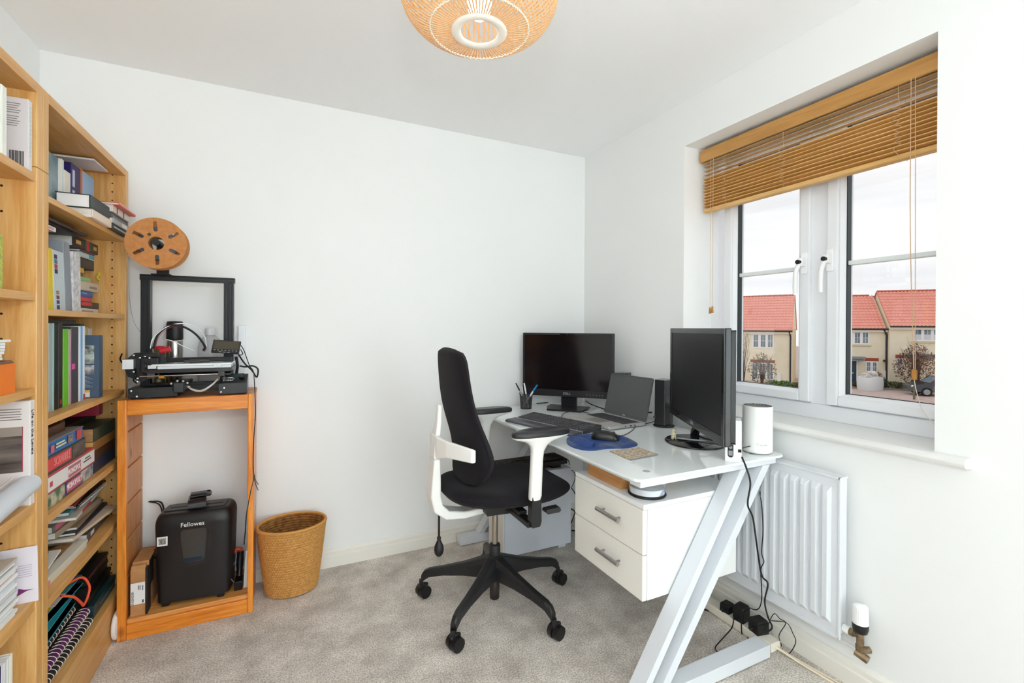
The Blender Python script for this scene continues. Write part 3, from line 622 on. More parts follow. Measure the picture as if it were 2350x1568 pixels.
comb('comb-bound booklet with a purple binding', zb+.0285, 1.87, 2.205, '#2c2220', '#5b1e5e', .0, -.65)
comb('black comb-bound booklet with an orange page marker', zb+.057, 1.80, 2.18, '#2c2220', '#1b1718', .02, -.68)
comb('black comb-bound booklet, highest in the stack under the teal folders', zb+.0855, 1.80, 2.2, '#2c2220', '#1e1a19', .04, -.70)
TEAL = mat('#2595a4', .45)
def folder(label, z0, y0, y1, x1, rz=0):
    t = thing('card_folder', label, 'folder', (x1-.11, (y0+y1)/2, z0), rz, 'teal folders on the bottom shelf'); hy = (y1-y0)/2
    obj('cover', G().box(-.11, .11, -hy, hy, 0, .003).box(-.11, .11, -hy, hy, .030, .033).box(-.11, -.107, -hy, hy, .003, .03).hexa([(.09, -hy, .0), (.112, -hy, .0), (.112, hy, .0), (.09, hy, .0), (.09, -hy, .003), (.112, -hy, .003), (.112, hy, .003), (.09, hy, .003)]), TEAL, t)
    obj('papers', G().box(-.1, .085, -hy+.01, hy-.03, .003, .010).box(-.1, .095, -hy+.02, hy-.05, .0105, .016).box(-.1, .08, -hy+.005, hy-.06, .0165, .026), mat('#dcd8e2', .8, var='#8f8a94', vs_=40, vstr=(1, 1, 30)), t)
    return t
folder('teal card folder full of papers above the comb-bound booklets', zb+.114, 1.79, 2.12, -.655, .03)
folder('upper teal card folder with a white and yellow label', zb+.148, 1.79, 2.20, -.67, -.04)
zt = zb+.182
tag(obj('index_label', G().box(-.78, -.665, 1.98, 2.06, zt, zt+.0015), mat('#efe6dc', .6)), 'white paper strip lying on the upper teal folder', 'label')
tag(obj('sticky_note', G().box(-.77, -.67, 1.95, 1.978, zt, zt+.001), mat('#e8dc2c', .5)), 'yellow sticky note lying on the upper teal folder', 'note')
tag(obj('pen_pouch', G().box(-.80, -.665, 1.90, 1.94, zt, zt+.012), mat('#131416', .4), bev=.004, seg=3), 'small black pouch lying on the upper teal folder', 'pouch')
t = carton('patchwork pink, purple and blue box pushed in above the teal folders', (-.85, 2.0, zt+.002), (-.70, 2.33, zt+.06), mat('#7c2448', .5, var='#232c4c', vs_=26, ramp=(.45, .55)), mat('#2c2138', .5, var='#6d2a4e', vs_=24, ramp=(.45, .55)), name='patterned_box')
for lab, y0, y1, z0, z1, col, x1 in (('dark teal boxed book with embossed lettering, lowest at the right of the bottom shelf', 2.215, 2.46, zb, zb+.05, '#17393f', -.635), ('plain black box above the dark teal one', 2.215, 2.46, zb+.051, zb+.085, '#131615', -.65),
   ('black book with a thin white fore-edge in the right-hand bottom pile', 2.215, 2.46, zb+.086, zb+.118, '#111311', -.66), ('dark box with a maroon line along its edge in the right-hand bottom pile', 2.23, 2.46, zb+.119, zb+.15, '#1c1d1e', -.66), ('wide black box crowning the right-hand bottom pile', 2.20, 2.46, zb+.151, zb+.19, '#1a2022', -.69)):
    t = carton(lab, (x1-.18, y0, z0), (x1, y1, z1), col, col, group='dark boxes piled at the right of the bottom shelf')
    if 'maroon' in lab: face(t, 'edge_line', x1, y0+.02, y1, z0+.02, z0+.025, '#7c2338')
    if 'embossed' in lab:
        text('SCRIPTURES', .03, (x1+.0006, 2.33, z0+.03), (0, 1, 0), (0, 0, 1), mat('#4f6a6c', .5), t, sx=.8, name='embossing') if 0 else face(t, 'embossing', x1, 2.27, 2.44, z0+.018, z0+.03, mat('#17393f', .4, var='#5a7478', vs_=120))
tag(obj('elastic_band', G().tube([(-.69, 2.10, zt+.004), (-.655, 2.16, zt+.004), (-.638, 2.18, zt-.04), (-.64, 2.17, zt-.075), (-.642, 2.14, zt-.088), (-.642, 2.12, zt-.07), (-.648, 2.07, zt-.02), (-.67, 2.04, zt+.004)], .0042, 8), mat('#f05a36', .5)), 'orange elastic band looped over the teal folders', 'band')
tag(obj('page_marker', G().box(-.69, -.664, 1.862, 1.873, zb+.0585, zb+.082), mat('#ee6a3c', .5), bev=.002), 'orange page marker sticking out of a comb-bound booklet', 'marker')

# ================================================================== bookcase at the left edge of the photo
g8 = 'things in the left-hand bookcase'; T1 = 1.70
def coverbook(label, xs, y0, y1, z0, z1, dep, col):
    t = thing('book', label, 'book', (xs-dep/2, (y0+y1)/2, z0)); m = col if not isinstance(col, str) else mat(col, .4)
    obj('cover', G().box(xs-dep, xs, y0, y0+.003, z0, z1).box(xs-dep, xs, y1-.003, y1, z0, z1).box(xs-.004, xs, y0+.003, y1-.003, z0, z1), m, t, world=True, bev=.001)
    obj('pages', G().box(xs-dep+.003, xs-.005, y0+.003, y1-.003, z0+.003, z1-.003), PAPER, t, world=True); return t
zb = S1[0][1]
b = coverbook('large white paperback with grey text and a barcode on its back cover', -.613, 1.664, 1.684, zb, zb+.185, .21, '#d9d3d3')
g = G()
for i in range(5): g.box(-.80, -.628-.003*(i % 3), 1.6633, 1.664, zb+.168-i*.006, zb+.170-i*.006)
for i in range(5): g.box(-.80, -.629-.003*((i+1) % 3), 1.6633, 1.664, zb+.134-i*.006, zb+.136-i*.006)
obj('cover_text', g, mat('#8c8685', .6), b, world=True)
g = G(); x = -.650; k = 0
while x < -.624: wd = (.0008, .0016, .001, .002)[k % 4]; g.box(x, x+wd, 1.6633, 1.664, zb+.006, zb+.046); x += wd+(.0009, .0014, .0008)[k % 3]; k += 1
obj('barcode', g, mat('#3a3434', .6), b, world=True)
g = G()
for i in range(12): g.box(-.613, -.6125, 1.670, 1.678, zb+.035+i*.0115, zb+.042+i*.0115)
obj('spine_print', g, mat('#c4cdc6', .6), b, world=True)
book('small cream book in front of the large white paperback, cut off by the frame', (-.80, 1.535, zb), (-.613, 1.558, zb+.165), '#e6e8df')
book('yellow and green striped book at the left frame edge on the second shelf', (-.80, 1.50, S1[1][1]), (-.613, 1.542, S1[1][1]+.13), mat('#c9c24a', .5, var='#8aa04a', vs_=120))
# orange box + white leaflets
zb = S1[2][1]
ob = thing('orange_box', 'bright orange cardboard box with a loose dark lid', 'box', (-.74, 1.56, zb))
obj('box_base', G().box(-.86, -.617, 1.46, 1.610, zb, zb+.075), mat('#ee7a12', .4), ob, world=True, bev=.001)
obj('lid', G().hexa([(-.86, 1.46, zb+.0755), (-.617, 1.46, zb+.0755), (-.617, 1.606, zb+.0755), (-.86, 1.606, zb+.0755), (-.86, 1.46, zb+.079), (-.617, 1.46, zb+.079), (-.622, 1.604, zb+.082), (-.86, 1.604, zb+.084)]), mat('#6c4b3c', .5), ob, world=True)
z = zb+.0845
for i, (wd, c) in enumerate(((1.574, '#e9e9e2'), (1.571, '#dfe3dc'), (1.582, '#f0f0ea'), (1.585, '#e4e6e4'), (1.586, '#f2f2ee'), (1.587, '#e8eaea'), (1.613, '#e9ebe4'))):
    lab = ('lowest white leaflet on the orange box', 'second white leaflet up from the orange box lid', 'third white leaflet up from the orange box lid', 'fourth white leaflet in the small pile on the orange box', 'fifth white leaflet in the small pile on the orange box', 'sixth white leaflet, just under the long blue-ended one', 'long thin white leaflet with a blue end, top of the pile on the orange box')[i]
    tag(obj('leaflet', G().box(-.80, -.626, 1.46, wd, z, z+.0065), mat(c, .6), bev=.0008), lab, 'leaflet', 'white leaflets on the orange box'); z += .0072
# Life on the Levels
zb = S1[3][1]
b = coverbook('big white book with a grey seascape photo on its back cover', -.613, 1.676, 1.7005, zb, zb+.280, .24, '#e4dfdd')
obj('cover_photo', G().box(-.82, -.6285, 1.6753, 1.676, zb+.092, zb+.212), mat('#3f3937', .4, var='#7c736d', vs_=7, vstr=(1, 1, 9), ramp=(.3, .7)), b, world=True)
obj('cover_photo', G().box(-.82, -.6285, 1.675, 1.6753, zb+.188, zb+.212), mat('#9a9088', .4), b, world=True)
obj('red_edge', G().box(-.6285, -.627, 1.675, 1.676, zb+.092, zb+.212), mat('#a33a52', .4), b, world=True)
g = G()
for i in range(5): g.box(-.80, -.630-.002*(i % 2), 1.6753, 1.676, zb+.258-i*.0068, zb+.260-i*.0068)
obj('cover_text', g, mat('#7b7370', .6), b, world=True)
text('Life on the Levels', .017, (-.6124, 1.688, zb+.195), (0, 0, -1), (0, 1, 0), mat('#4a4a46', .5), b, sx=1.0, name='spine_title')
g = G().tube([(-.6125, 1.690, zb+.045), (-.6125, 1.694, zb+.038), (-.6125, 1.686, zb+.032)], .0014, 5); obj('spine_mark', g, mat('#22201e', .5), b, world=True)
tb = thing('paper_roll', 'pale grey rolled paper tube sticking out in front of the white book', 'roll', (-.56, 1.55, .86))
p0 = atD(1.02, -60, 1215); p1 = atD(1.25, 66, 1110)
obj('roll', G().cyl(p0, p1, .026, n=28), mat('#cfd2d8', .35), tb, world=True, bev=.003)
obj('paper_flap', G().tube([p0+Vector((-.012, -.02, .030)), p1+Vector((-.012, -.06, .030))], .010, 8, flat=.2), mat('#e6e4e4', .2), tb, world=True)
# ring-bound magazines and white card
zb = S1[4][1]
z = zb
cols = ['#efefec', '#e2e2df', '#f4f4f1', '#d9dad8', '#efeeea', '#2b2d33', '#f0f0ee', '#dfe0e0', '#eceae8', '#323a4c', '#efefef', '#e4e5e4', '#c7d0da', '#f2f1ee', '#c96a66', '#f0efec', '#e6e6e3', '#2e2e2e', '#ededeb', '#c2beb6']
words = ['lowest', 'second', 'third', 'fourth', 'fifth', 'sixth', 'seventh', 'eighth', 'ninth', 'tenth', 'eleventh', 'twelfth', 'thirteenth', 'fourteenth', 'fifteenth', 'sixteenth', 'seventeenth', 'eighteenth', 'nineteenth', 'topmost']
for i, c in enumerate(cols):
    th = (.0075, .004)[c in ('#2b2d33', '#323a4c', '#c96a66', '#2e2e2e')]
    t = book(('%s slim magazine of the white pile beside the leaning card' % words[i]) if i < 19 else 'topmost slim magazine of the white pile beside the leaning card', (-.86, 1.40, z), (-.625+.004*math.sin(i*2.1), 1.632+.004*math.sin(i*1.7)+(.006 if 2 < i < 14 else 0), z+th), c, group='white magazines piled on the lower left shelf', th=.0008, name='magazine', cat='magazine', stripe=None)
    z += th+.0006
cdx = -.64
ct = thing('greeting_card', 'white folded card with faint print and a small purple bird mark', 'card', (-.66, 1.69, zb), 0)
obj('card', G().hexa([(-.72, 1.684, zb), (-.602, 1.692, zb), (-.602, 1.695, zb), (-.72, 1.687, zb), (-.72, 1.688, zb+.148), (-.606, 1.696, zb+.148), (-.606, 1.699, zb+.148), (-.72, 1.691, zb+.148)]), mat('#e4dde4', .5), ct, world=True)
g = G()
for i in range(6): g.add([(-.70, 1.6855, zb+.100-i*.006), (-.615, 1.6925, zb+.100-i*.006), (-.615, 1.6925, zb+.1015-i*.006), (-.70, 1.6855, zb+.1015-i*.006)], [(0, 1, 2, 3)])
obj('card_print', g, mat('#b9aebd', .6), ct, world=True)
g = G().add([(-.640, 1.6885, zb+.042), (-.610, 1.6915, zb+.034), (-.625, 1.690, zb+.032), (-.643, 1.688, zb+.022), (-.628, 1.6895, zb+.036)], [(0, 4, 3), (4, 1, 2), (4, 2, 3)])
obj('bird_mark', g, mat('#7c2c6c', .5), ct, world=True)
# standing magazines at the bottom
zb = S1[5][1]
for i, (y0, c, lb) in enumerate(((1.535, '#2b2470', 'dark blue standing magazine at the left frame edge'), (1.548, '#e3e3e1', 'white standing magazine next to the dark blue one'), (1.561, '#d5d6d6', 'light grey standing magazine in the bottom left shelf'), (1.574, '#e7e7e5', 'white standing magazine second from the right end'), (1.587, '#e9ead9', 'white standing magazine with black print, right end of the row'))):
    book(lb, (-.86, y0, zb), (-.617, y0+.0122, zb+.26), c, group='magazines standing on the bottom left shelf', th=.001, name='magazine', cat='magazine', stripe=[('#3a3a44', .2, .5, .3, .6)] if i == 4 else None)
# ================================================================== pine storage frame
tf = thing('pine_storage_frame', 'orange pine storage frame with grooved sides, open in the middle', 'storage frame', (-.362, 2.46, 0))
TX0, TX1, TY0, TY1, TZ = -.598, -.126, 2.325, 2.588, .958
for x0, x1, sg in ((TX0, TX0+.03, 1), (TX1-.022, TX1, -1)):
    p = obj('side_post', G().box(x0, x0+.03 if sg > 0 else x1, TY0, TY0+.022, 0, TZ), PINE, tf, world=True, bev=.003)
    g = G(); zs = [.0]+[.09+.147*k for k in range(6)]+[TZ]
    xa, xb = (x0+.004, x1-.006) if sg > 0 else (x0+.006, x1-.002)
    for a, b in zip(zs[:-1], zs[1:]):
        g.box(xa, xb, TY0+.022, TY1, a+.004, b-.004)
        g.box(min(xa, xb)+.004*(sg < 0), max(xa, xb)-.006, TY0+.022, TY1, b-.004, b+.004) if b < TZ else None
    obj('side_panel', g, PINEL if sg > 0 else PINE, tf, world=True, bev=.003)
obj('top_board', G().box(TX0+.0, TX1-.0, TY0+.022, TY1, TZ-.018, TZ-.0005), wood('#c98f62', '#b5784a', 'x', .5, .8), tf, world=True, bev=.002)
obj('front_rail', G().box(TX0+.030, TX1-.022, TY0+.002, TY0+.022, TZ-.062, TZ-.001), PINEX, tf, world=True, bev=.003)
obj('bottom_rail', G().box(TX0+.030, TX1-.022, TY0+.002, TY0+.022, .0, .060), PINEX, tf, world=True, bev=.003)
obj('bottom_board', G().box(TX0+.03, TX1-.022, TY0+.012, TY1, .060, .078), wood('#eaa860', '#d08438', 'x', .45, .9, 1.4), tf, world=True, bev=.002)
FZ = .078
# shredder
sh = thing('paper_shredder', 'black paper shredder with a curved top and an oval viewing window', 'shredder', (-.345, 2.44, FZ), -.09)
SB = mat('#201e1f', .38, bump=.12, bs=700)
W2, D2, HH = .142, .085, .385
def shell(u, v):
    # side profile rounded at the top edges
    a = 2*PI*u; e = 6
    ca, sa = math.cos(a), math.sin(a)
    x = math.copysign(abs(ca)**(2/e), ca); y = math.copysign(abs(sa)**(2/e), sa)
    if v < .82: k = 1-.06*(1-v/.82); z = .018+v/.82*(HH-.05-.018)
    else: q = (v-.82)/.18*PI/2; k = 1-.16*(1-math.cos(q)); z = HH-.05+.05*math.sin(q)
    return (x*W2*k, y*D2*(k if v < .82 else 1-.30*(1-math.cos((v-.82)/.18*PI/2))), z)
g = G().grid(shell, 64, 40, cu=True); n0 = 64
top = [shell(i/64, 1) for i in range(64)]; g.add(top, [tuple(range(64))]); g.add([shell(i/64, 0) for i in range(64)], [tuple(range(64))[::-1]])
obj('bin_body', g, SB, sh)
obj('head_panel', G().box(-.118, .11, -.035, .045, HH-.001, HH+.004), mat('#252324', .4), sh, bev=.003)
obj('paper_slot', G().box(-.10, .095, -.006, .004, HH+.0035, HH+.0052), mat('#050505', .6), sh)
for x in (-.10, .10): [obj('foot', G().box(x-.013, x+.013, yy, yy+.02, 0, .018), BLK, sh, bev=.002) for yy in (-.07, .05)]
poly = [(-.042, .325), (.050, .325), (.058, .318), (.060, .30), (.052, .185), (.042, .168), (-.028, .168), (-.038, .18), (-.052, .30), (-.050, .318)]
k = .972
obj('window_surround', G().prism(poly, -D2*1.001-.0005, -D2*.9, 'y'), mat('#2a2526', .25), sh, bev=.002)
obj('viewing_window', G().prism([(x*.84+.001, (z-.247)*.88+.249) for x, z in poly], -D2-.0022, -D2-.0005, 'y'), mat('#3a3c3d', .15, coat=.4), sh)
obj('window_lip', G().hexa([(-.028, -D2-.0026, .186), (.038, -D2-.0026, .186), (.030, -D2-.0026, .2), (-.020, -D2-.0026, .2), (-.028, -D2-.002, .186), (.038, -D2-.002, .186), (.030, -D2-.002, .2), (-.020, -D2-.002, .2)]) if 0 else G().box(-.03, .036, -D2-.0032, -D2-.002, .182, .198), mat('#1c2b3a', .2), sh)
text('Fellowes', .026, (.0, -D2-.001, .338), (1, 0, 0), (0, 0, 1), mat('#f4f4f4', .4), sh, world=False, sx=.95, name='brand_lettering')
st = obj('sticker', G().box(-.125, -.088, -D2-.0015, -D2-.0008, .262, .300), mat('#e8e4e0', .5), sh)
obj('sticker_print', G().box(-.119, -.094, -D2-.0022, -D2-.0016, .269, .294), mat('#4a4442', .5, var='#b9b4b0', vs_=160), sh)
# label printer / small device on the shredder
dv = thing('tape_dispenser', 'small black gadget resting on the shredder head', 'gadget', (-.345, 2.44, FZ+HH+.0055), .1)
obj('body', G().prism([(-.05, 0), (-.048, .022), (-.03, .034), (.02, .036), (.045, .03), (.05, 0)], -.035, .03, 'x'), mat('#2c2728', .25), dv, bev=.005, seg=3)
obj('clip', G().box(-.03, .05, -.01, .035, .0365, .042).box(-.028, .046, .0, .03, .046, .05).box(.03, .046, -.02, .03, .036, .05), mat('#141414', .3), dv, bev=.002)
tag(obj('power_cable', G().tube([(-.545, 2.57, .47), (-.50, 2.56, .46), (-.485, 2.535, .40), (-.487, 2.52, .33), (-.492, 2.515, .26)], .0035, 6).tube([(-.55, 2.57, .47), (-.51, 2.57, .45), (-.492, 2.545, .40), (-.495, 2.53, .35)], .003, 6), BLK), 'black power cable looping down behind the shredder at its left', 'cable')
tag(obj('power_cable', G().tube([(-.56, 2.42, .27), (-.53, 2.43, .275), (-.50, 2.445, .265), (-.49, 2.46, .25)], .0032, 6).tube([(-.55, 2.45, .26), (-.52, 2.46, .275), (-.495, 2.47, .30)], .0025, 6), BLK), 'short black cable entering from the grooved side left of the shredder', 'cable')
# cardboard parcel left of the shredder
bx = thing('cardboard_box', 'brown cardboard box with black tape and a white address label standing in the frame', 'box', (-.525, 2.44, FZ))
g = G().prism([(2.350, FZ), (2.350, FZ+.185), (2.362, FZ+.2), (2.375, FZ+.2), (2.375, FZ)], -.560, -.512, 'x')
g.box(-.560, -.505, 2.375, 2.52, FZ, FZ+.21)
obj('carton', g, CARD, bx, world=True, bev=.002)
obj('black_tape', G().box(-.5118, -.5045, 2.3485, 2.40, FZ+.001, FZ+.19).box(-.5045, -.5035, 2.375, 2.44, FZ+.1, FZ+.205), mat('#26211f', .5), bx, world=True)
obj('address_label', G().box(-.5595, -.5125, 2.3485, 2.3495, FZ+.048, FZ+.135), mat('#ececec', .5), bx, world=True)
text('KALENDER', .012, (-.5525, 2.348, FZ+.075), (0, 0, 1), (-1, 0, 0), mat('#222222', .5), bx, sx=.9, name='label_print')
g = G()
for i, (x, z, wz) in enumerate(((-.535, FZ+.115, .018), (-.53, FZ+.115, .018), (-.521, FZ+.112, .02), (-.519, FZ+.058, .012), (-.522, FZ+.058, .012))): g.box(x, x+.0025, 2.3478, 2.3486, z-wz/2, z+wz/2)
obj('label_marks', g, mat('#444444', .6), bx, world=True)
# things at the right
tag(obj('foam_board', G().hexa([(-.169, 2.40, FZ), (-.152, 2.40, FZ), (-.152, 2.55, FZ), (-.169, 2.55, FZ), (-.160, 2.40, FZ+.165), (-.149, 2.40, FZ+.165), (-.149, 2.55, FZ+.165), (-.160, 2.55, FZ+.165)]), mat('#ecebec', .5), bev=.001), 'white flat panel leaning on the right side of the pine frame', 'board')
ch = thing('cordless_tool', 'black charging base with an orange-tipped cordless tool in it, beside the shredder', 'tool', (-.20, 2.42, FZ))
obj('base', G().box(-.204, -.172, 2.385, 2.45, FZ, FZ+.04), mat('#121213', .3), ch, world=True, bev=.004)
obj('tool_body', G().tube([(-.188, 2.45, FZ+.03), (-.187, 2.465, FZ+.09), (-.185, 2.47, FZ+.14)], [.013, .015, .014], 12), mat('#17171a', .25), ch, world=True)
obj('orange_cap', G().tube([(-.215, 2.46, FZ+.135), (-.198, 2.455, FZ+.158), (-.178, 2.46, FZ+.15)], .008, 10), mat('#c8492a', .4), ch, world=True)
obj('lead', G().tube([(-.205, 2.39, FZ+.04), (-.217, 2.40, FZ+.06), (-.212, 2.43, FZ+.09), (-.20, 2.45, FZ+.11)], .0015, 6), mat('#8f8f92', .4), ch, world=True)
tag(obj('white_disc', G().lathe([(.0001, -.008), (.05, -.008), (.055, -.004), (.055, .004), (.05, .008), (.0001, .008)], (0, 0, 0), 36, M=Matrix.Translation((-.603, 2.355, .060)) @ Matrix.Rotation(PI/2, 4, 'Y')), mat('#e9e2de', .4)), 'white round disc wedged between the bookcase plinth and the pine frame', 'disc')

# ================================================================== 3-d printer
pr = thing('desktop_printer', 'black open-frame three-dimensional printer on the pine frame', 'printer', (-.36, 2.42, TZ))
AL = mat('#1b1d1f', .35, .3); Z0 = TZ
gy = 2.43
def extr(g, x0, x1, y0, y1, z0, z1, ax='z'):
    g.box(x0, x1, y0, y1, z0, z1)
    # slots suggested by raised ribs on the faces
    if ax == 'z':
        for q in (.18, .5-.06, .5+.06, .82): xx = lerp(x0, x1, q); g.box(xx-.0012, xx+.0012, y0-.0018, y0, z0, z1)
        return g
    for q in (.25, .75): zz = lerp(z0, z1, q); g.box(x0, x1, y0-.0018, y0, zz-.0012, zz+.0012)
    return g
lp = atY(gy, 322, 800); lq = atY(gy, 344, 800); rp_ = atY(gy, 513, 770); rq = atY(gy, 538, 770); tz = atY(gy, 430, 640).z
g = extr(G(), lp.x, lq.x, gy, gy+.04, Z0+.03, tz-.01); obj('gantry_post', g, AL, pr, world=True, bev=.001)
g = extr(G(), rp_.x, rq.x-.004, gy, gy+.04, Z0+.03, tz-.01); obj('gantry_post', g, AL, pr, world=True, bev=.001)
obj('top_beam', extr(G(), lp.x-.004, rq.x, gy+.004, gy+.034, tz-.012, tz+.012, 'x'), AL, pr, world=True, bev=.0015)
g = extr(G(), lp.x+.0, rq.x, gy-.01, gy+.03, Z0+.012, Z0+.052, 'x'); obj('base_beam', g, AL, pr, world=True, bev=.001)
g = G().box(-.566, -.403, 2.335, 2.44, Z0+.004, Z0+.045); obj('left_base', g, mat('#1f2022', .4), pr, world=True, bev=.002)
g = G().prism([(2.335, Z0+.004), (2.335, Z0+.05), (2.40, Z0+.082), (2.425, Z0+.082), (2.425, Z0+.004)], -.258, -.153, 'x'); cb = obj('control_box', g, mat('#2b2c2f', .4), pr, world=True, bev=.002)
nrm = Vector((0, -.032, .065)).normalized(); upv = Vector((0, .065, .032)).normalized()
obj('knob', G().cyl(Vector((-.174, 2.365, Z0+.065)), Vector((-.174, 2.365, Z0+.065))+nrm*.014, .011, n=24), mat('#141414', .25), cb, world=True, bev=.001)
obj('display', G().ob(Vector((-.205, 2.392, Z0+.0785)), (.075, .03, .001), frame3(Vector((1, 0, 0)), upv, nrm)), mat('#39494a', .15), cb, world=True)
text('Ender', .017, Vector((-.226, 2.356, Z0+.0615))+nrm*.0005, (1, 0, 0), upv, mat('#e4e4e6', .4), cb, name='brand_lettering')
g = G().tube([Vector((-.245, 2.366, Z0+.066))+nrm*.0006, Vector((-.232, 2.372, Z0+.069))+nrm*.0006, Vector((-.216, 2.374, Z0+.070))+nrm*.0006, Vector((-.203, 2.368, Z0+.067))+nrm*.0006], [.0006, .0022, .003, .001], 6, flat=.3)
obj('emblem', g, mat('#e4e4e6', .4), cb, world=True)
sc_ = G()
for x, z in ((-.556, .035), (-.538, .012), (-.238, .031), (-.25, .014)): sc_.ball((x, 2.334, Z0+z), (.0042, .002, .0042), 10, 6)
obj('screw_heads', sc_, mat('#e9e9ea', .25, .6), pr, world=True)
for x in (-.555, -.415, -.245, -.165):
    [obj('foot', G().cyl((x, yy, Z0), (x, yy, Z0+.005), .008), BLK, pr, world=True) for yy in (2.36, 2.41)]
# bed: carriage beam, black plate, clear tray on it
obj('y_beam', G().box(-.42, -.375, 2.30+.03, 2.50, Z0+.03, Z0+.062), AL, pr, world=True, bev=.002)
obj('y_end_cap', G().box(-.415, -.380, 2.318, 2.332, Z0+.022, Z0+.062), mat('#2c2d31', .4), pr, world=True, bev=.003)
fr = G()
for dx, dz in ((-.425, .058), (-.405, .068), (-.385, .066), (-.37, .058), (-.365, .042)): fr.ball((dx, 2.34, Z0+dz), .0055, 10, 8)
obj('belt_screws', fr, mat('#cfc8bd', .3, .6), pr, world=True)
g = G().box(-.505, -.215, 2.33, 2.51, Z0+.088, Z0+.094); obj('bed_carriage', g, mat('#2a2a2c', .4), pr, world=True, bev=.001)
obj('heated_bed', G().box(-.51, -.21, 2.326, 2.513, Z0+.104, Z0+.118), mat('#231f20', .3), pr, world=True, bev=.001)
obj('x_rod', G().cyl((-.525, 2.322, Z0+.093), (-.26, 2.322, Z0+.093), .0025, n=10), mat('#d0d0d0', .2, 1), pr, world=True)
sp = G()
for x in (-.47, -.24): sp.cyl((x, 2.35, Z0+.07), (x, 2.35, Z0+.1), .004).cyl((x, 2.35, Z0+.068), (x, 2.35, Z0+.078), .013)
obj('levelling_screws', sp, mat('#3d3a36', .4), pr, world=True)
for x in (-.49, -.248): obj('bed_clip', G().box(x-.012, x+.012, 2.320, 2.328, Z0+.083, Z0+.105), mat('#3a3738', .4), pr, world=True, bev=.002)
obj('brass_nut', G().cyl((-.462, 2.318, Z0+.088), (-.444, 2.318, Z0+.088), .007, n=6), mat('#c9973c', .3, .8), pr, world=True)
# gantry: x beam, extruder head and motor
obj('x_beam', extr(G(), -.505, -.215, 2.385, 2.405, Z0+.142, Z0+.162, 'x'), AL, pr, world=True, bev=.001)
g = G().prism([(-.575, .09), (-.585, .12), (-.585, .155), (-.555, .185), (-.505, .19), (-.455, .175), (-.447, .15), (-.46, .125), (-.50, .085), (-.53, .065)], 2.370, 2.376, 'y'); g.v = [(x, y, z+Z0) for x, y, z in g.v]
obj('head_plate', g, mat('#18191b', .4), pr, world=True, bev=.001)
obj('motor', G().box(-.585, -.548, 2.335, 2.369, Z0+.122, Z0+.162), mat('#8f9092', .35, .5), pr, world=True, bev=.003)
obj('motor_label', G().box(-.584, -.549, 2.3342, 2.335, Z0+.123, Z0+.161), mat('#e6e6e6', .4), pr, world=True)
hd = obj('print_head', G().box(-.527, -.468, 2.335, 2.369, Z0+.105, Z0+.167).box(-.527, -.465, 2.34, 2.369, Z0+.167, Z0+.185), mat('#1c1b1d', .35), pr, world=True, bev=.003)
g = G()
for i in range(9):
    a = 2*PI*i/9; c = Vector((-.5, 2.334, Z0+.136)); g.tube([c+Vector((.006*math.cos(a), 0, .006*math.sin(a))), c+Vector((.013*math.cos(a+.4), 0, .013*math.sin(a+.4))), c+Vector((.020*math.cos(a+.55), 0, .020*math.sin(a+.55)))], .0016, 5, k=3)
g.cyl((-.5, 2.332, Z0+.136), (-.5, 2.335, Z0+.136), .0085, n=20)
obj('cooling_fan', g, mat('#0a0a0b', .3), pr, world=True)
sc2 = G()
for x, z in ((-.548, .178), (-.528, .167), (-.512, .172), (-.497, .166), (-.548, .112), (-.535, .085), (-.536, .072)): sc2.ball((x, 2.333, Z0+z), (.0045, .002, .0035), 8, 6)
obj('plate_screws', sc2, mat('#dededf', .25, .6), pr, world=True)
obj('red_connector', G().box(-.482, -.470, 2.345, 2.36, Z0+.168, Z0+.18), mat('#c0333c', .4), pr, world=True, bev=.002)
ex = obj('extruder', G().cyl((-.475, 2.40, Z0+.19), (-.440, 2.40, Z0+.2), .012), mat('#c52a38', .35), pr, world=True)
# cables
def pix(y, *q): return [atY(y, a, b) for a, b in q]
c1 = [atY(2.35, 352, 800), atY(2.37, 362, 770), atY(2.39, 388, 748), atY(2.41, 420, 750), atY(2.43, 450, 768), atY(2.44, 470, 795), atY(2.44, 466, 805)]
obj('cable_bundle', G().tube(c1, .0045, 8), mat('#1b1a1b', .5), pr, world=True)
obj('red_wire', G().tube([p+Vector((.004, .004, -.006)) for p in c1], .0011, 6), mat('#a33a44', .5), pr, world=True)
obj('tube', G().tube([atY(2.345, 345, 800), atY(2.36, 352, 775), atY(2.38, 380, 752), atY(2.41, 412, 743), atY(2.43, 445, 748), atY(2.44, 468, 770), atY(2.44, 474, 795)], .002, 8), mat('#dfe4ea', .2), pr, world=True)
obj('tube', G().tube([atY(2.4, 380, 779), atY(2.42, 398, 784), atY(2.43, 425, 797), atY(2.43, 446, 806)], .0018, 8), mat('#dfe4ea', .2), pr, world=True)
rb = G()
for i, dz in enumerate((0, .003, .006)):
    rb.tube([p+Vector((0, 0, dz)) for p in (atY(2.36, 425, 886), atY(2.345, 445, 897), atY(2.34, 465, 898), atY(2.345, 485, 886), atY(2.36, 500, 872))], .0014, 5)
obj('ribbon_cable', rb, mat('#b07a5c', .5, var='#d9cfc6', vs_=8), pr, world=True)
obj('side_cable', G().tube([atY(2.35, 280, 812), atY(2.36, 276, 826), atY(2.37, 288, 838), atY(2.37, 308, 845), atY(2.36, 312, 860), atY(2.36, 306, 872), atY(2.37, 314, 880)], .003, 6), mat('#111111', .4), pr, world=True)
# spool bracket belongs to the printer
obj('spool_bracket', G().box(atY(2.44, 359, 620).x, atY(2.44, 388, 620).x, 2.44, 2.448, tz+.012, tz+.14).box(-.508, -.44, 2.40, 2.47, tz+.010, tz+.014).cyl((-.478, 2.34, 1.595), (-.478, 2.46, 1.595), .013), mat('#1a191b', .4), pr, world=True, bev=.001)
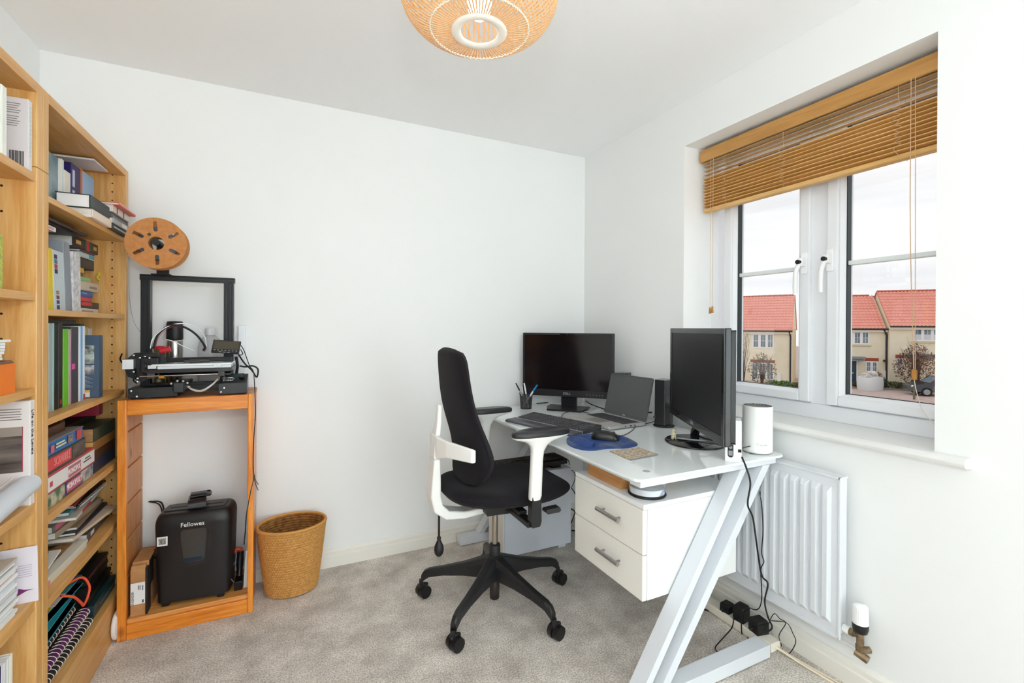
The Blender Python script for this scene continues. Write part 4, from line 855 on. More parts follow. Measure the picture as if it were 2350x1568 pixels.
# spool
spl = thing('filament_spool', 'brown cardboard filament spool mounted above the printer frame', 'spool', (-.478, 2.38, 1.592))
def slotdisc(y0, y1, R, rot):
    """a disc with a centre hole and six round-ended slots"""
    g = G(); n = 180; ri, ro = .054, .083; w = .0068
    import itertools
    rad = [.027, .040]+[lerp(ri-w, ro+w, k/22) for k in range(23)]+[R-.004, R]
    rad = sorted(rad)
    na = 240
    def hole(r, a):
        x, z = r*math.cos(a), r*math.sin(a)
        for k in range(6):
            b = rot+k*PI/3; u = x*math.cos(b)+z*math.sin(b); v = -x*math.sin(b)+z*math.cos(b)
            u2 = min(max(u, ri), ro)
            if math.hypot(u-u2, v) < w: return True
        return math.hypot(x+.0235, z-.034) < .0065
    rad = [.027+(R-.027)*i/46 for i in range(47)]
    keep = [[not hole((rad[j]+rad[j+1])/2, 2*PI*(i+.5)/na) for i in range(na)] for j in range(46)]
    def P(j, i, y): a = 2*PI*(i % na)/na; return (rad[j]*math.cos(a), y, rad[j]*math.sin(a))
    vs = [P(j, i, y) for y in (y0, y1) for j in range(47) for i in range(na)]; N = 47*na
    fs = []
    for j in range(46):
        for i in range(na):
            if keep[j][i]:
                a, b, c, d = j*na+i, j*na+(i+1) % na, (j+1)*na+(i+1) % na, (j+1)*na+i
                fs += [(a, b, c, d), (a+N, d+N, c+N, b+N)]
                if j == 0 or not keep[j-1][i]: fs.append((a, a+N, b+N, b))
                if j == 45 or not keep[j+1][i]: fs.append((c, c+N, d+N, d))
                if not keep[j][i-1]: fs.append((a, d, d+N, a+N))
                if not keep[j][(i+1) % na]: fs.append((b, b+N, c+N, c))
    return g.add(vs, fs)
SPC = mat('#c98a52', .8, var='#bd7d45', vs_=60)
obj('flange', slotdisc(-.034, -.031, .104, PI/2+.05), SPC, spl)
obj('flange', slotdisc(.031, .034, .104, PI/2+.4), mat('#b97f4c', .8), spl)
obj('core', G().lathe([(.027, -.031), (.029, -.031), (.029, .031), (.027, .031), (.027, -.031)], (0, 0, 0), 40, M=Matrix.Rotation(PI/2, 4, 'X')), mat('#8c6844', .8), spl)
obj('filament_winding', G().lathe([(.0295, -.03), (.066, -.03), (.066, .03), (.0295, .03)], (0, 0, 0), 48, M=Matrix.Rotation(PI/2, 4, 'X')), mat('#5d5e60', .35, bump=.3, bs=400, vstr=(.2, 8, .2)), spl)
tag(obj('filament', G().tube([atY(2.37, 296, 590), atY(2.40, 296, 650), atY(2.42, 299, 700), atY(2.42, 308, 740), atY(2.43, 322, 762)], .0011, 6), mat('#8d8f90', .4)), 'thin grey filament running down from the spool into the printer', 'filament')
# on the bed
cs = thing('clear_tray', 'shallow clear plastic organiser case lying on the printer bed', 'case', (-.355, 2.45, Z0+.118))
CLR = mat('#e4e7ea', .2, alpha=1)
obj('case_bottom', G().box(-.508, -.213, 2.335, 2.50, Z0+.1185, Z0+.130), mat('#dfe3e6', .25), cs, world=True, bev=.002)
obj('case_lid', G().box(-.510, -.211, 2.333, 2.502, Z0+.1305, Z0+.139), mat('#e9edf0', .2), cs, world=True, bev=.002)
for x in (-.488, -.262): obj('latch', G().box(x-.014, x+.014, 2.3305, 2.3345, Z0+.122, Z0+.136), mat('#d5dadd', .25), cs, world=True, bev=.001)
tl = thing('scraper', 'dark handled scraper lying on the clear case', 'tool', (-.35, 2.37, Z0+.139), 0)
obj('handle', G().tube([(-.385, 2.352, Z0+.147), (-.36, 2.355, Z0+.148), (-.33, 2.357, Z0+.149), (-.295, 2.36, Z0+.149)], [.006, .009, .009, .008], 12, flat=.8), mat('#3a3634', .55), tl, world=True)
obj('blade', G().box(-.42, -.384, 2.348, 2.356, Z0+.1425, Z0+.1445), mat('#8a8a88', .3, .8), tl, world=True)
# screen on the right
mo = thing('small_screen', 'small black tablet screen with a button row, propped on the printer at its right', 'screen', (-.235, 2.36, Z0+.14))
a, b_, c_, d_ = atY(2.352, 484, 808), atY(2.345, 548, 812), atY(2.375, 552, 777), atY(2.38, 488, 779)
xx = (b_-a).normalized(); uu = (d_-a); uu = (uu-xx*uu.dot(xx)).normalized(); nn = xx.cross(uu); W_ = (b_-a).length; H_2 = (d_-a).length
def scr(u0, u1, v0, v1, w0, w1): return G().put(G().box(u0, u1, v0, v1, w0, w1), Matrix.Translation(a) @ frame3(xx, uu, nn).to_4x4())
obj('casing', scr(0, W_, 0, H_2, -.010, 0), mat('#17171a', .35), mo, world=True, bev=.002)
obj('display', scr(.005, W_-.004, H_2*.27, H_2-.004, -.0005, .0006), mat('#4a4438', .2), mo, world=True)
g = G()
for i in range(7): g.put(scr(W_*(.08+.13*i), W_*(.08+.13*i)+.006, H_2*.17, H_2*.21, 0, .0006), Matrix())
for i in range(3): g.put(scr(W_*(.27+.15*i), W_*(.27+.15*i)+.010, H_2*.04, H_2*.07, 0, .0006), Matrix())
obj('button_marks', g, mat('#b9b9bd', .4), mo, world=True)
obj('stand_arm', G().tube([(-.20, 2.40, Z0+.16), (-.195, 2.41, Z0+.12), (-.20, 2.42, Z0+.08)], .006, 8), BLK, mo, world=True)
obj('cable_coil', G().tube([atY(2.36, 552, 802), atY(2.36, 557, 812), atY(2.36, 550, 815), atY(2.36, 546, 808)], .002, 6), BLK, mo, world=True)
# long thin cable going down the side of the frame
pl = [atY(2.37, 551, 790), atY(2.40, 560, 805), atY(2.42, 572, 838), atY(2.44, 581, 852)]
xs_ = TX1+.006
def side(*q):
    return [atX(xs_, a_, b_) for a_, b_ in q]
tag(obj('power_cable', G().tube(pl+side((584, 880), (586, 925), (586, 960), (582, 1015), (581, 1075), (583, 1095), (575, 1130), (566, 1180), (563, 1220), (560, 1250)), .0019, 6), BLK), 'thin black cable hanging from the small screen down the pine frame side', 'cable')
tag(obj('power_cable', G().tube(side((582, 1085), (588, 1105), (600, 1120), (607, 1131), (600, 1134), (590, 1120), (583, 1098)), .0017, 6), BLK), 'small tied loop of thin black cable beside the pine frame', 'cable')
tag(obj('power_cable', G().tube([atY(2.38, 548, 815), atY(2.40, 562, 835), atY(2.42, 578, 850), atY(2.43, 589, 866), atY(2.43, 592, 848), atY(2.43, 580, 840), atY(2.42, 563, 842), atY(2.41, 550, 840)], .0036, 8), BLK), 'thick black cable looping out beside the printer control box', 'cable')
# thermos, bottle, red pot behind
th_ = thing('thermos_flask', 'steel thermos flask with a black lid standing behind the printer', 'flask', (-.452, 2.556, TZ))
obj('body', G().lathe([(.0001, .0), (.029, 0), (.031, .004), (.031, .225), (.029, .235), (.0001, .235)], (0, 0, 0), 32), mat('#b9b5b0', .25, 1), th_)
obj('lid', G().lathe([(.030, .2352), (.032, .24), (.031, .31), (.028, .317), (.0001, .318)], (0, 0, 0), 32), mat('#1d1c1e', .45), th_)
bt = thing('plastic_bottle', 'translucent plastic bottle with a round shoulder behind the printer', 'bottle', (-.315, 2.548, TZ))
obj('bottle_body', G().lathe([(.0001, 0), (.046, 0), (.049, .006), (.049, .20), (.045, .225), (.03, .245), (.020, .252), (.020, .262), (.0001, .262)], (0, 0, 0), 36), mat('#d8d9dc', .15, alpha=.45), bt)
obj('cap', G().lathe([(.0215, .255), (.0215, .284), (.019, .287), (.0001, .287)], (0, 0, 0), 28), mat('#e2e3e4', .3, alpha=.85), bt)
rp = thing('paint_pot', 'small jar with a red lid beside the thermos flask', 'jar', (-.509, 2.56, TZ))
obj('jar', G().lathe([(.0001, 0), (.018, 0), (.019, .003), (.019, .19), (.0001, .19)], (0, 0, 0), 24), mat('#6b6a3c', .2, alpha=.9), rp)
obj('lid', G().lathe([(.020, .19), (.021, .193), (.020, .205), (.0001, .207)], (0, 0, 0), 24), mat('#cf2238', .35), rp)
tag(obj('white_strip', G().box(-.205, -.175, 2.572, 2.585, TZ, TZ+.30), mat('#eef0f4', .4), bev=.002), 'white box strip with faint blue print standing behind the right gantry post', 'strip')

# ================================================================== wicker basket
bk = thing('wicker_basket', 'tan woven wicker waste basket standing against the wall', 'basket', (.03, 2.455, 0))
WK = mat('#cf9a55', .75, var='#b57f3c', vs_=90, ramp=(.35, .7))
def basket(ro, flip=1):
    HB = .312; nr = 27
    def fn(u, v):
        z = v*HB; k = .74+.26*(z/HB)**.85; a = 2*PI*u
        row = v*nr; rr = abs(math.sin(PI*row)); st = .5+.5*math.sin(a*70+PI*(int(row) % 2))
        r = (1+flip*.0)*k; off = .0052*rr*(.4+.6*st)*flip
        return ((.148*r+off-ro)*math.cos(a), (.122*r+off-ro)*math.sin(a), z+.004)
    return fn
g = G().grid(basket(0), 420, 27*8+1, cu=True); obj('basket_wall', g, WK, bk)
obj('basket_lining', G().grid(basket(.006, -1), 210, 27*6+1, cu=True), mat('#a9753a', .8, var='#7c4f22', vs_=50), bk)
obj('basket_floor', G().lathe([(.0001, .006), (1, .006)], (0, 0, 0), 40, sx=.106, sy=.087), mat('#9a6a36', .8), bk)
rim = []
for i in range(60): a = 2*PI*i/60; rim.append((.148*math.cos(a), .122*math.sin(a), .316))
g = G().tube(rim, .0062, 8, closed=True, k=2)
for i in range(150):
    a = 2*PI*i/150; c = Vector((.148*math.cos(a), .122*math.sin(a), .316)); t_ = Vector((-.148*math.sin(a), .122*math.cos(a), 0)).normalized(); o_ = Vector((t_.y, -t_.x, 0))
    g.tube([c+o_*.0068+t_*.002-Vector((0, 0, .004)), c+Vector((0, 0, .0068)), c-o_*.0068-t_*.002-Vector((0, 0, .004))], .0016, 4, k=2)
obj('rim', g, mat('#d0974f', .7), bk)
# ================================================================== desk
DZ = .770; DX0, DX1, DY0, DY1 = 1.005, 1.742, 1.150, 2.585
dk = thing('glass_desk', 'white glass-topped desk on slanted white metal legs', 'desk', (1.37, 1.87, 0))
def rrect(x0, x1, y0, y1, r, n=6):
    P = []
    for cx, cy, a in ((x1-r, y0+r, -PI/2), (x1-r, y1-r, 0), (x0+r, y1-r, PI/2), (x0+r, y0+r, PI)):
        P += [(cx+r*math.cos(a+PI/2*i/n), cy+r*math.sin(a+PI/2*i/n)) for i in range(n+1)]
    return P
GT = mat('#f2f8f8', .06, spec=.5, coat=.6)
obj('glass_top', G().prism(rrect(DX0, DX1, DY0, DY1, .03), DZ-.008, DZ, 'z'), GT, dk, world=True, bev=.0015)
MW = mat('#dde1e6', .32)
g = G().box(DX0+.02, DX1-.05, DY0+.008, DY0+.06, DZ-.030, DZ-.0095); obj('top_rail', g, MW, dk, world=True, bev=.002)
obj('top_rail', G().box(DX0+.02, DX1-.05, DY1-.06, DY1-.02, DZ-.030, DZ-.0095), MW, dk, world=True, bev=.002)
obj('side_rail', G().box(DX0+.06, DX0+.10, DY0+.05, DY1-.06, DZ-.045, DZ-.0095), MW, dk, world=True, bev=.002)
obj('side_rail', G().box(DX1-.12, DX1-.08, DY0+.05, DY1-.06, DZ-.045, DZ-.0095), MW, dk, world=True, bev=.002)
def endframe(ya, yb):
    for x0, w_, sl, dpt in ((1.494, .033, .693, .058), (1.616, .041, .742, .060)):
        zt = DZ-.0305; zb_ = .052
        f = lambda z: x0-(zt-z)*sl
        g = G().prism([(f(zt), zt), (f(zt)+w_, zt), (f(zb_)+w_, zb_), (f(zb_), zb_)], ya, ya+dpt, 'y')
        obj('slanted_leg', g, MW, dk, world=True, bev=.002)
    obj('foot_bar', G().box(.90, 1.662, ya-.004, yb+.014, 0.004, .0515), MW, dk, world=True, bev=.002)
    for x in (.95, 1.62): obj('foot_pad', G().cyl((x, (ya+yb)/2, 0), (x, (ya+yb)/2, .004), .018), mat('#8a8c90', .5), dk, world=True)
endframe(DY0+.008, DY0+.052)
endframe(DY1-.068, DY1-.028)
for x, y in ((1.10, 1.215), (1.63, 1.21)): obj('glass_fixing', G().cyl((x, y, DZ), (x, y, DZ+.0006), .011, n=24).cyl((x, y+.035, DZ), (x, y+.035, DZ+.0006), .008, n=24) if 0 else G().cyl((x, y, DZ), (x, y, DZ+.0006), .013, n=24), mat('#b9c0c2', .2, .4), dk, world=True)
for x in (1.09, 1.64): obj('bolt', G().cyl((x, DY0+.0115, DZ-.020), (x, DY0+.0095, DZ-.020), .0045, n=10), mat('#9a9c9e', .35, .8), dk, world=True)
# drawer unit
du = thing('drawer_unit', 'glossy white two-drawer cabinet hung under the desk', 'drawer cabinet', (1.33, 1.41, .33))
CBM = mat('#f1efe8', .22); X0c, X1c, Y0c, Y1c, Z0c, Z1c = 1.094, 1.555, 1.222, 1.638, .322, .652
obj('cabinet_body', G().box(X0c+.02, X1c, Y0c, Y1c, Z0c, Z1c-.018), mat('#e6e7e6', .2), du, world=True, bev=.002)
obj('cabinet_top', G().box(X0c+.002, X1c, Y0c, Y1c, Z1c-.0175, Z1c), mat('#f3f4f4', .2), du, world=True, bev=.002)
for x in (1.2, 1.5):
    obj('hanger', G().box(x, x+.03, 1.60, 1.625, Z1c, DZ-.0455), MW, du, world=True)
zm = (Z0c+Z1c-.018)/2
for a, b in ((Z0c, zm-.0015), (zm+.0015, Z1c-.019)):
    d = obj('drawer', G().box(X0c, X0c+.019, Y0c+.002, Y1c-.002, a, b), CBM, du, world=True, bev=.002)
    hz = lerp(a, b, .56)
    obj('drawer_handle', G().cyl((X0c-.024, 1.325, hz), (X0c-.024, 1.455, hz), .0075, n=18), mat('#b3b3b3', .3, .9), d, world=True, bev=.001)
    hg = G()
    for y in (1.345, 1.435): hg.cyl((X0c, y, hz), (X0c-.024, y, hz), .004)
    obj('handle_posts', hg, mat('#9a9a9a', .3, .9), d, world=True)
# on the cabinet
wb = thing('wooden_box', 'flat tan wooden box stored between the cabinet and the glass', 'box', (1.2, 1.5, Z1c))
q0 = atX(1.125, 1350, 1085); q1 = atX(1.125, 1440, 1105)
q1.y = max(q1.y, 1.378)
obj('box_base', G().box(1.125, 1.35, q1.y, q0.y, Z1c, Z1c+.05), wood('#d09a60', '#b8824a', 'y', .5, .8), wb, world=True, bev=.001)
obj('lid', G().box(1.124, 1.351, q1.y-.001, q0.y+.001, Z1c+.0505, Z1c+.062), wood('#d9a468', '#c08a50', 'y', .5, .8), wb, world=True, bev=.001)
cd = thing('disc_spindle', 'clear tub of recordable discs with a blue and white label on a black base', 'disc tub', (1.185, 1.305, Z1c))
obj('spindle_base', G().lathe([(.0001, 0), (.066, 0), (.068, .003), (.068, .006), (.062, .009), (.0001, .009)], n=48), BLK, cd)
obj('discs', G().lathe([(.0001, .009), (.060, .009), (.060, .030), (.0001, .030)], n=48), mat('#8f99a3', .15, .7, var='#4d5f80', vs_=30), cd)
obj('paper_label', G().lathe([(.0622, .010), (.0622, .030)], n=48), mat('#e4e6ec', .4, var='#31509a', vs_=14, ramp=(.55, .62)), cd)
obj('cover', G().lathe([(.0632, .009), (.0635, .045), (.058, .05), (.0001, .05)], n=48), mat('#eef3f4', .08, alpha=.28), cd)

# ================================================================== on the desk
def monitor(name, label, A, B, zb_, zt, thick, bezel, chin, base, logo=None, tilt=0, bodym=BLK, scrm=None, neckc=None, keys=None, basem=None, round_base=False):
    """A, B: left and right ends (room x, y) of the lower edge of the screen front, as seen by its user"""
    A = Vector((A[0], A[1], 0)); B = Vector((B[0], B[1], 0)); X = (B-A).normalized(); N = Vector((X.y, -X.x, 0)); c = (A+B)/2; W_ = (B-A).length; H__ = zt-zb_
    t = thing(name, label, 'monitor', (c.x, c.y, DZ), math.atan2(X.y, X.x))
    # local: x along the screen, -y towards the user, z up from the desk
    z0 = zb_-DZ
    cs = obj('casing', G().box(-W_/2, W_/2, 0, .022, z0, z0+H__).prism([(-W_/2+.05, z0+.05), (W_/2-.05, z0+.05), (W_/2-.08, z0+H__-.05), (-W_/2+.08, z0+H__-.05)], .022, thick, 'y'), bodym, t, bev=.004)
    obj('bezel', ring(G(), -W_/2+.0005, W_/2-.0005, -.004, 0, z0+.0005, z0+H__-.0005, bezel, chin) if 0 else G().box(-W_/2+.001, -W_/2+bezel, -.004, 0, z0+.001, z0+H__-.001).box(W_/2-bezel, W_/2-.001, -.004, 0, z0+.001, z0+H__-.001).box(-W_/2+bezel, W_/2-bezel, -.004, 0, z0+.001, z0+chin).box(-W_/2+bezel, W_/2-bezel, -.004, 0, z0+H__-bezel, z0+H__-.001), bodym, t, bev=.001)
    obj('screen', G().box(-W_/2+bezel, W_/2-bezel, -.0015, -.0002, z0+chin, z0+H__-bezel), scrm, t)
    if logo: text(logo, chin*.52, (0, -.0046, z0+chin*.5), (1, 0, 0), (0, 0, 1), mat('#b9b9bd', .3, .5), t, world=False, name='brand_lettering')
    if keys:
        g = G()
        for i in range(keys): g.cyl((W_*.22+i*.018, -.0045, z0+chin*.5), (W_*.22+i*.018, -.004, z0+chin*.5), .002, n=8)
        obj('touch_marks', g, mat('#a9a9ad', .4), t)
    return t, X, N, W_, z0
SC1 = mat('#171112', .12, spec=.35); SC2 = mat('#1f1f21', .35, spec=.4)
t, X, N, W_, z0 = monitor('monitor', 'widescreen monitor with webcam bar and square stand at the back of the desk', (1.318, 2.553), (1.702, 2.150), .843, 1.225, .05, .012, .040, None, 'DELL', bodym=mat('#1c1b1f', .4), scrm=SC1, keys=6)
SB1 = mat('#29282c', .25, .2)
obj('webcam_bar', G().box(-.045, .045, -.0055, -.0035, .441, .4525), mat('#0a0606', .15), t); obj('webcam_lens', G().cyl((0, -.0065, .447), (0, -.005, .447), .004, n=16), mat('#55555a', .2, .6), t)
obj('neck', G().box(-.048, .048, .051, .075, .012, .30), SB1, t, bev=.003)
obj('stand_foot', G().prism([(-.125, .012), (-.10, -.085), (.10, -.085), (.125, .012), (.125, .085), (-.125, .085)], 0, .010, 'z'), SB1, t, bev=.003)
t, X, N, W_, z0 = monitor('monitor', 'big dark monitor on a round glossy foot, turned sideways near the window', (1.652, 1.662), (1.335, 1.097), .852, 1.257, .044, .022, .034, None, 'AOC', bodym=mat('#1d1e20', .22, coat=.4), scrm=SC2)
obj('back_shell', G().prism([(-W_/2+.004, .09), (W_/2-.004, .09), (W_/2-.004, .48), (-W_/2+.004, .48)], .0225, .038, 'y'), mat('#191b1b', .25), t, bev=.008)
bc = WM[t.name].inverted() @ Vector((1.565, 1.435, DZ))
obj('round_foot', G().lathe([(.0001, 0), (.118, 0), (.122, .003), (.118, .008), (.0001, .013)], (bc.x, bc.y, 0), 64, sx=1.06), BLKG, t)
obj('neck', G().tube([(bc.x, bc.y, .012), (bc.x*.7, bc.y*.9, .06), (0, .06, .13), (0, .06, .25)], .018, 12), BLKG, t)
tag(obj('video_cable', G().tube([(1.60, 1.37, .79), (1.575, 1.42, .80), (1.60, 1.47, .83), (1.645, 1.44, .84), (1.66, 1.38, .80), (1.69, 1.33, .775)], .0035, 8), BLK), 'black cable looped behind the round monitor foot', 'cable')
# laptop
lt = thing('laptop', 'open silver-grey laptop with a dark screen facing the chair', 'laptop', (1.485, 1.937, DZ), 0)
LG = mat('#b4b2b0', .4, .15)
M4 = Matrix.Translation((1.485, 1.937, DZ)) @ Matrix.Rotation(.05, 4, 'Z')
def LB(g): return G().put(g, M4)
body = obj('laptop_base', LB(G().prism(rrect(-.118, .118, -.160, .160, .012), .004, .018, 'z')), LG, lt, world=True, bev=.002)
obj('keyboard_well', LB(G().box(-.015, .092, -.142, .142, .0181, .0188)), mat('#55565a', .5), body, world=True)
g = G()
for r in range(6):
    for c in range(14): g.box(-.012+r*.0172, .001+r*.0172, -.139+c*.0200, -.1215+c*.0200, .0188, .0203)
obj('keys', LB(g), mat('#45464a', .5), body, world=True)
obj('trackpad', LB(G().box(-.098, -.024, -.055, .055, .0181, .0186)), mat('#8d8783', .35, .1), body, world=True, bev=.0002)
g = G()
for i, w_ in enumerate((.006, .013, .008)): g.box(-.02+.03*i, -.02+.03*i+w_, -.1606, -.160, .008, .013)
obj('ports', LB(g), BLK, body, world=True)
sl_ = frame3(Vector((0, -1, 0)), Vector((.235, 0, .972)).normalized(), Vector((-.972, 0, .235)).normalized())
def LS(g): return G().put(g, M4 @ Matrix.Translation((.116, 0, .018)) @ sl_.to_4x4())
lid = obj('screen_lid', LS(G().prism(rrect(-.158, .158, .0, .222, .01), -.006, 0, 'z')), mat('#6d6e70', .4, .3), lt, world=True, bev=.001)
obj('screen_bezel', LS(G().prism(rrect(-.156, .156, .003, .220, .008), .0001, .0006, 'z')), mat('#555658', .6, spec=.2), lid, world=True)
obj('display', LS(G().box(-.152, .152, .016, .210, .0007, .0012)), mat('#5e5f60', .7, spec=.15), lid, world=True)
pq = M4 @ Matrix.Translation((.116, 0, .018)) @ sl_.to_4x4()
text('DELL', .009, pq @ Vector((0, .0095, .0013)), pq.to_3x3() @ Vector((1, 0, 0)), pq.to_3x3() @ Vector((0, 1, 0)), mat('#dcdcdc', .3), lid, name='brand_lettering')
obj('webcam', LS(G().cyl((0, .2155, .0006), (0, .2155, .0012), .0018, n=10).cyl((.012, .2155, .0006), (.012, .2155, .0012), .001, n=8)), BLK, lid, world=True)
# keyboard with wrist rest
kb = thing('keyboard', 'full-size black keyboard with a padded wrist rest', 'keyboard', (1.215, 2.0, DZ))
kx = Vector((.12, -.42, 0)).normalized(); ky = Vector((kx.y, -kx.x, 0))*-1
KM = Matrix.Translation((1.218, 1.993, DZ)) @ frame3(kx, Vector((-kx.y, kx.x, 0)), Vector((0, 0, 1))).to_4x4()
def K(g): return G().put(g, KM)
kbod = obj('keyboard_case', K(G().prism([(-.062, 0), (-.066, .012), (.07, .026), (.07, 0)], -.225, .225, 'x').box(0, 0, 0, 0, 0, 0)), mat('#37373a', .4), kb, world=True, bev=.002)
obj('silver_edge', K(G().box(-.225, .225, -.069, -.0665, .004, .014)), mat('#c9c9cc', .3, .2), kbod, world=True)
g = G(); tz_ = lambda y: .012+(y+.066)*.103
for r in range(6):
    y = -.052+r*.0195
    x = -.215
    while x < .207:
        wv = .0165 if not (r == 0 and abs(x+.06) < .09) else .0165
        if not (.078 < x < .086 or .135 < x < .142): g.hexa([(x, y-.008, tz_(y-.008)), (x+wv, y-.008, tz_(y-.008)), (x+wv, y+.008, tz_(y+.008)), (x, y+.008, tz_(y+.008)), (x+.0015, y-.0065, tz_(y)+.0055), (x+wv-.0015, y-.0065, tz_(y)+.0055), (x+wv-.0015, y+.006, tz_(y)+.0065), (x+.0015, y+.006, tz_(y)+.0065)])
        x += .0195
obj('keycaps', K(g), mat('#505053', .4), kbod, world=True)
obj('wrist_rest', K(G().prism([(-.140, 0), (-.143, .009), (-.125, .013), (-.072, .014), (-.069, 0)], -.225, .225, 'x')), mat('#55545a', .35), kb, world=True, bev=.003)
# mouse on gel pad
mp_ = thing('mouse_pad', 'blue gel mouse pad with a raised wrist cushion', 'mouse pad', (1.19, 1.59, DZ))
pts_ = [atZ(DZ, a, b) for a, b in ((1300, 1012), (1309, 1002), (1330, 999), (1370, 997), (1415, 1000), (1438, 1006), (1463, 1020), (1452, 1027), (1430, 1030), (1393, 1031), (1362, 1035), (1333, 1033), (1307, 1024))]
P2 = []
for i in range(len(pts_)):
    a, b, c, d = [pts_[(i+k) % len(pts_)] for k in (-1, 0, 1, 2)]
    for j in range(5): t_ = j/5; P2.append(.5*((2*b)+(c-a)*t_+(2*a-5*b+4*c-d)*t_*t_+(-a+3*b-3*c+d)*t_**3))
PB = mat('#2f4a86', .7, var='#7d7f80', vs_=9, ramp=(.52, .75))
obj('pad', G().prism([(p.x, p.y) for p in P2], DZ, DZ+.004, 'z'), mat('#26437f', .8, var='#6f7684', vs_=9, ramp=(.5, .75)), mp_, world=True, bev=.001)
obj('wrist_cushion', G().tube([atZ(DZ+.008, 1311, 1008), atZ(DZ+.008, 1324, 1013), atZ(DZ+.008, 1342, 1020), atZ(DZ+.008, 1362, 1024)], [.018, .027, .028, .016], 14, flat=.42), mat('#1f3c7a', .5), mp_, world=True)
ms_ = thing('mouse', 'black cabled mouse on the blue pad', 'mouse', (1.243, 1.628, DZ+.0045), -.75)
def msf(u, v):
    a = 2*PI*u; q = v*PI/2; r = math.cos(q)
    return (.060*math.copysign(abs(math.cos(a))**.85, math.cos(a))*r**.7, .033*math.copysign(abs(math.sin(a))**.8, math.sin(a))*r**.7*(1+.12*math.cos(2*a)), .036*math.sin(q)**.8*(1-.25*math.cos(a)*r)+.001)
obj('mouse_shell', G().grid(msf, 40, 14, cu=True).add([msf(i/40, 0) for i in range(40)], [tuple(range(40))[::-1]]), mat('#1d1c1e', .3), ms_)
obj('scroll_wheel', G().cyl((.034, -.004, .027), (.034, .004, .027), .009, n=18), mat('#3a3a3c', .5), ms_)
tag(obj('mouse_cable', G().tube([atZ(DZ+.012, 1412, 1003), atZ(DZ+.003, 1432, 999), atZ(DZ+.003, 1450, 989), atZ(DZ+.003, 1460, 979), atZ(DZ+.003, 1480, 973), atZ(DZ+.003, 1504, 967)], .0016, 6), BLK), 'thin black mouse cable curving past the laptop corner', 'cable')
# coaster
cst = thing('woven_coaster', 'square coaster of multicoloured woven straw near the desk front', 'coaster', (1.2, 1.39, DZ))
c4 = [atZ(DZ, 1403, 1037), atZ(DZ, 1452, 1057), atZ(DZ, 1507, 1046), atZ(DZ, 1462, 1030)]
g = G(); n_ = 26; cm_ = [0, 1, 2, 3, 1, 0, 2]
for i in range(n_):
    u = (i+.5)/n_; a = c4[0].lerp(c4[1], u); b = c4[3].lerp(c4[2], u)
    pts_ = [a.lerp(b, k/14)+Vector((0, 0, .0028+.0005*math.sin(k*2.2+i*PI))) for k in range(-1, 16)]
    g.tube(pts_, .0026, 6, mi=cm_[i % 7], k=2)
obj('weave', g, [mat('#c4b094', .9, var='#a08a70', vs_=150), mat('#9a8b7a', .9, var='#6f7c88', vs_=120), mat('#b9a284', .9, var='#d8ccb8', vs_=120), mat('#a08074', .9, var='#c9b79c', vs_=120)], cst, world=True)
# pen pot
pp = thing('pen_pot', 'dark mesh pen pot at the back left of the desk', 'pen pot', (1.30, 2.475, DZ))
MESHM = bpy.data.materials.new('wire_mesh'); MESHM.use_nodes = True; n = MESHM.node_tree; b = n.nodes['Principled BSDF']; b.inputs['Base Color'].default_value = lin('#22242a'); b.inputs['Roughness'].default_value = .4
uvt = n.nodes.new('ShaderNodeTexCoord'); ck = n.nodes.new('ShaderNodeTexChecker'); ck.inputs['Scale'].default_value = 700; n.links.new(uvt.outputs['Object'], ck.inputs[0])
mr = n.nodes.new('ShaderNodeMapRange'); n.links.new(ck.outputs['Fac'], mr.inputs[0]); mr.inputs[3].default_value = .45; mr.inputs[4].default_value = 1; n.links.new(mr.outputs[0], b.inputs['Alpha'])
obj('mesh_wall', G().lathe([(.033, .002), (.040, .09)], n=32), MESHM, pp)
obj('rim', G().tube([(.0402*math.cos(2*PI*i/24), .0402*math.sin(2*PI*i/24), .091) for i in range(24)], .0016, 6, closed=True, k=2), mat('#2b2d33', .4), pp)
obj('pot_floor', G().lathe([(.0001, .001), (.034, .001), (.034, .004), (.0001, .004)], n=32), mat('#22242a', .4), pp)
def pen(label, p0, p1, r, col, tip=None, capc=None):
    t = thing('pen', label, 'pen', tuple(p0)); p0 = Vector(p0); p1 = Vector(p1)
    obj('barrel', G().cyl(p0, p0.lerp(p1, .72), r, n=12), mat(col, .3), t, world=True)
    obj('cap', G().cyl(p0.lerp(p1, .721), p1, r*1.15, r*.95, n=12), mat(capc or col, .3), t, world=True, bev=.0008)
    return t
bz = DZ+.006; cx_, cy_ = 1.30, 2.475
pen('black pen leaning far left out of the pen pot', (cx_+.012, cy_-.010, bz), atD(2.745, 1184, 880), .004, '#a9a9ac', capc='#252528')
pen('white pen standing steeply in the pen pot', (cx_+.010, cy_-.012, bz+.001), atD(2.745, 1203, 880), .0045, '#eeeef0')
pen('shorter white pen beside the steep one', (cx_-.004, cy_+.014, bz+.001), atD(2.77, 1198, 888), .0042, '#e6e2dc')
pen('blue capped white marker leaning right out of the pen pot', (cx_-.020, cy_+.006, bz+.002), atD(2.745, 1233, 884), .0052, '#e9eaee', capc='#1c86c8')
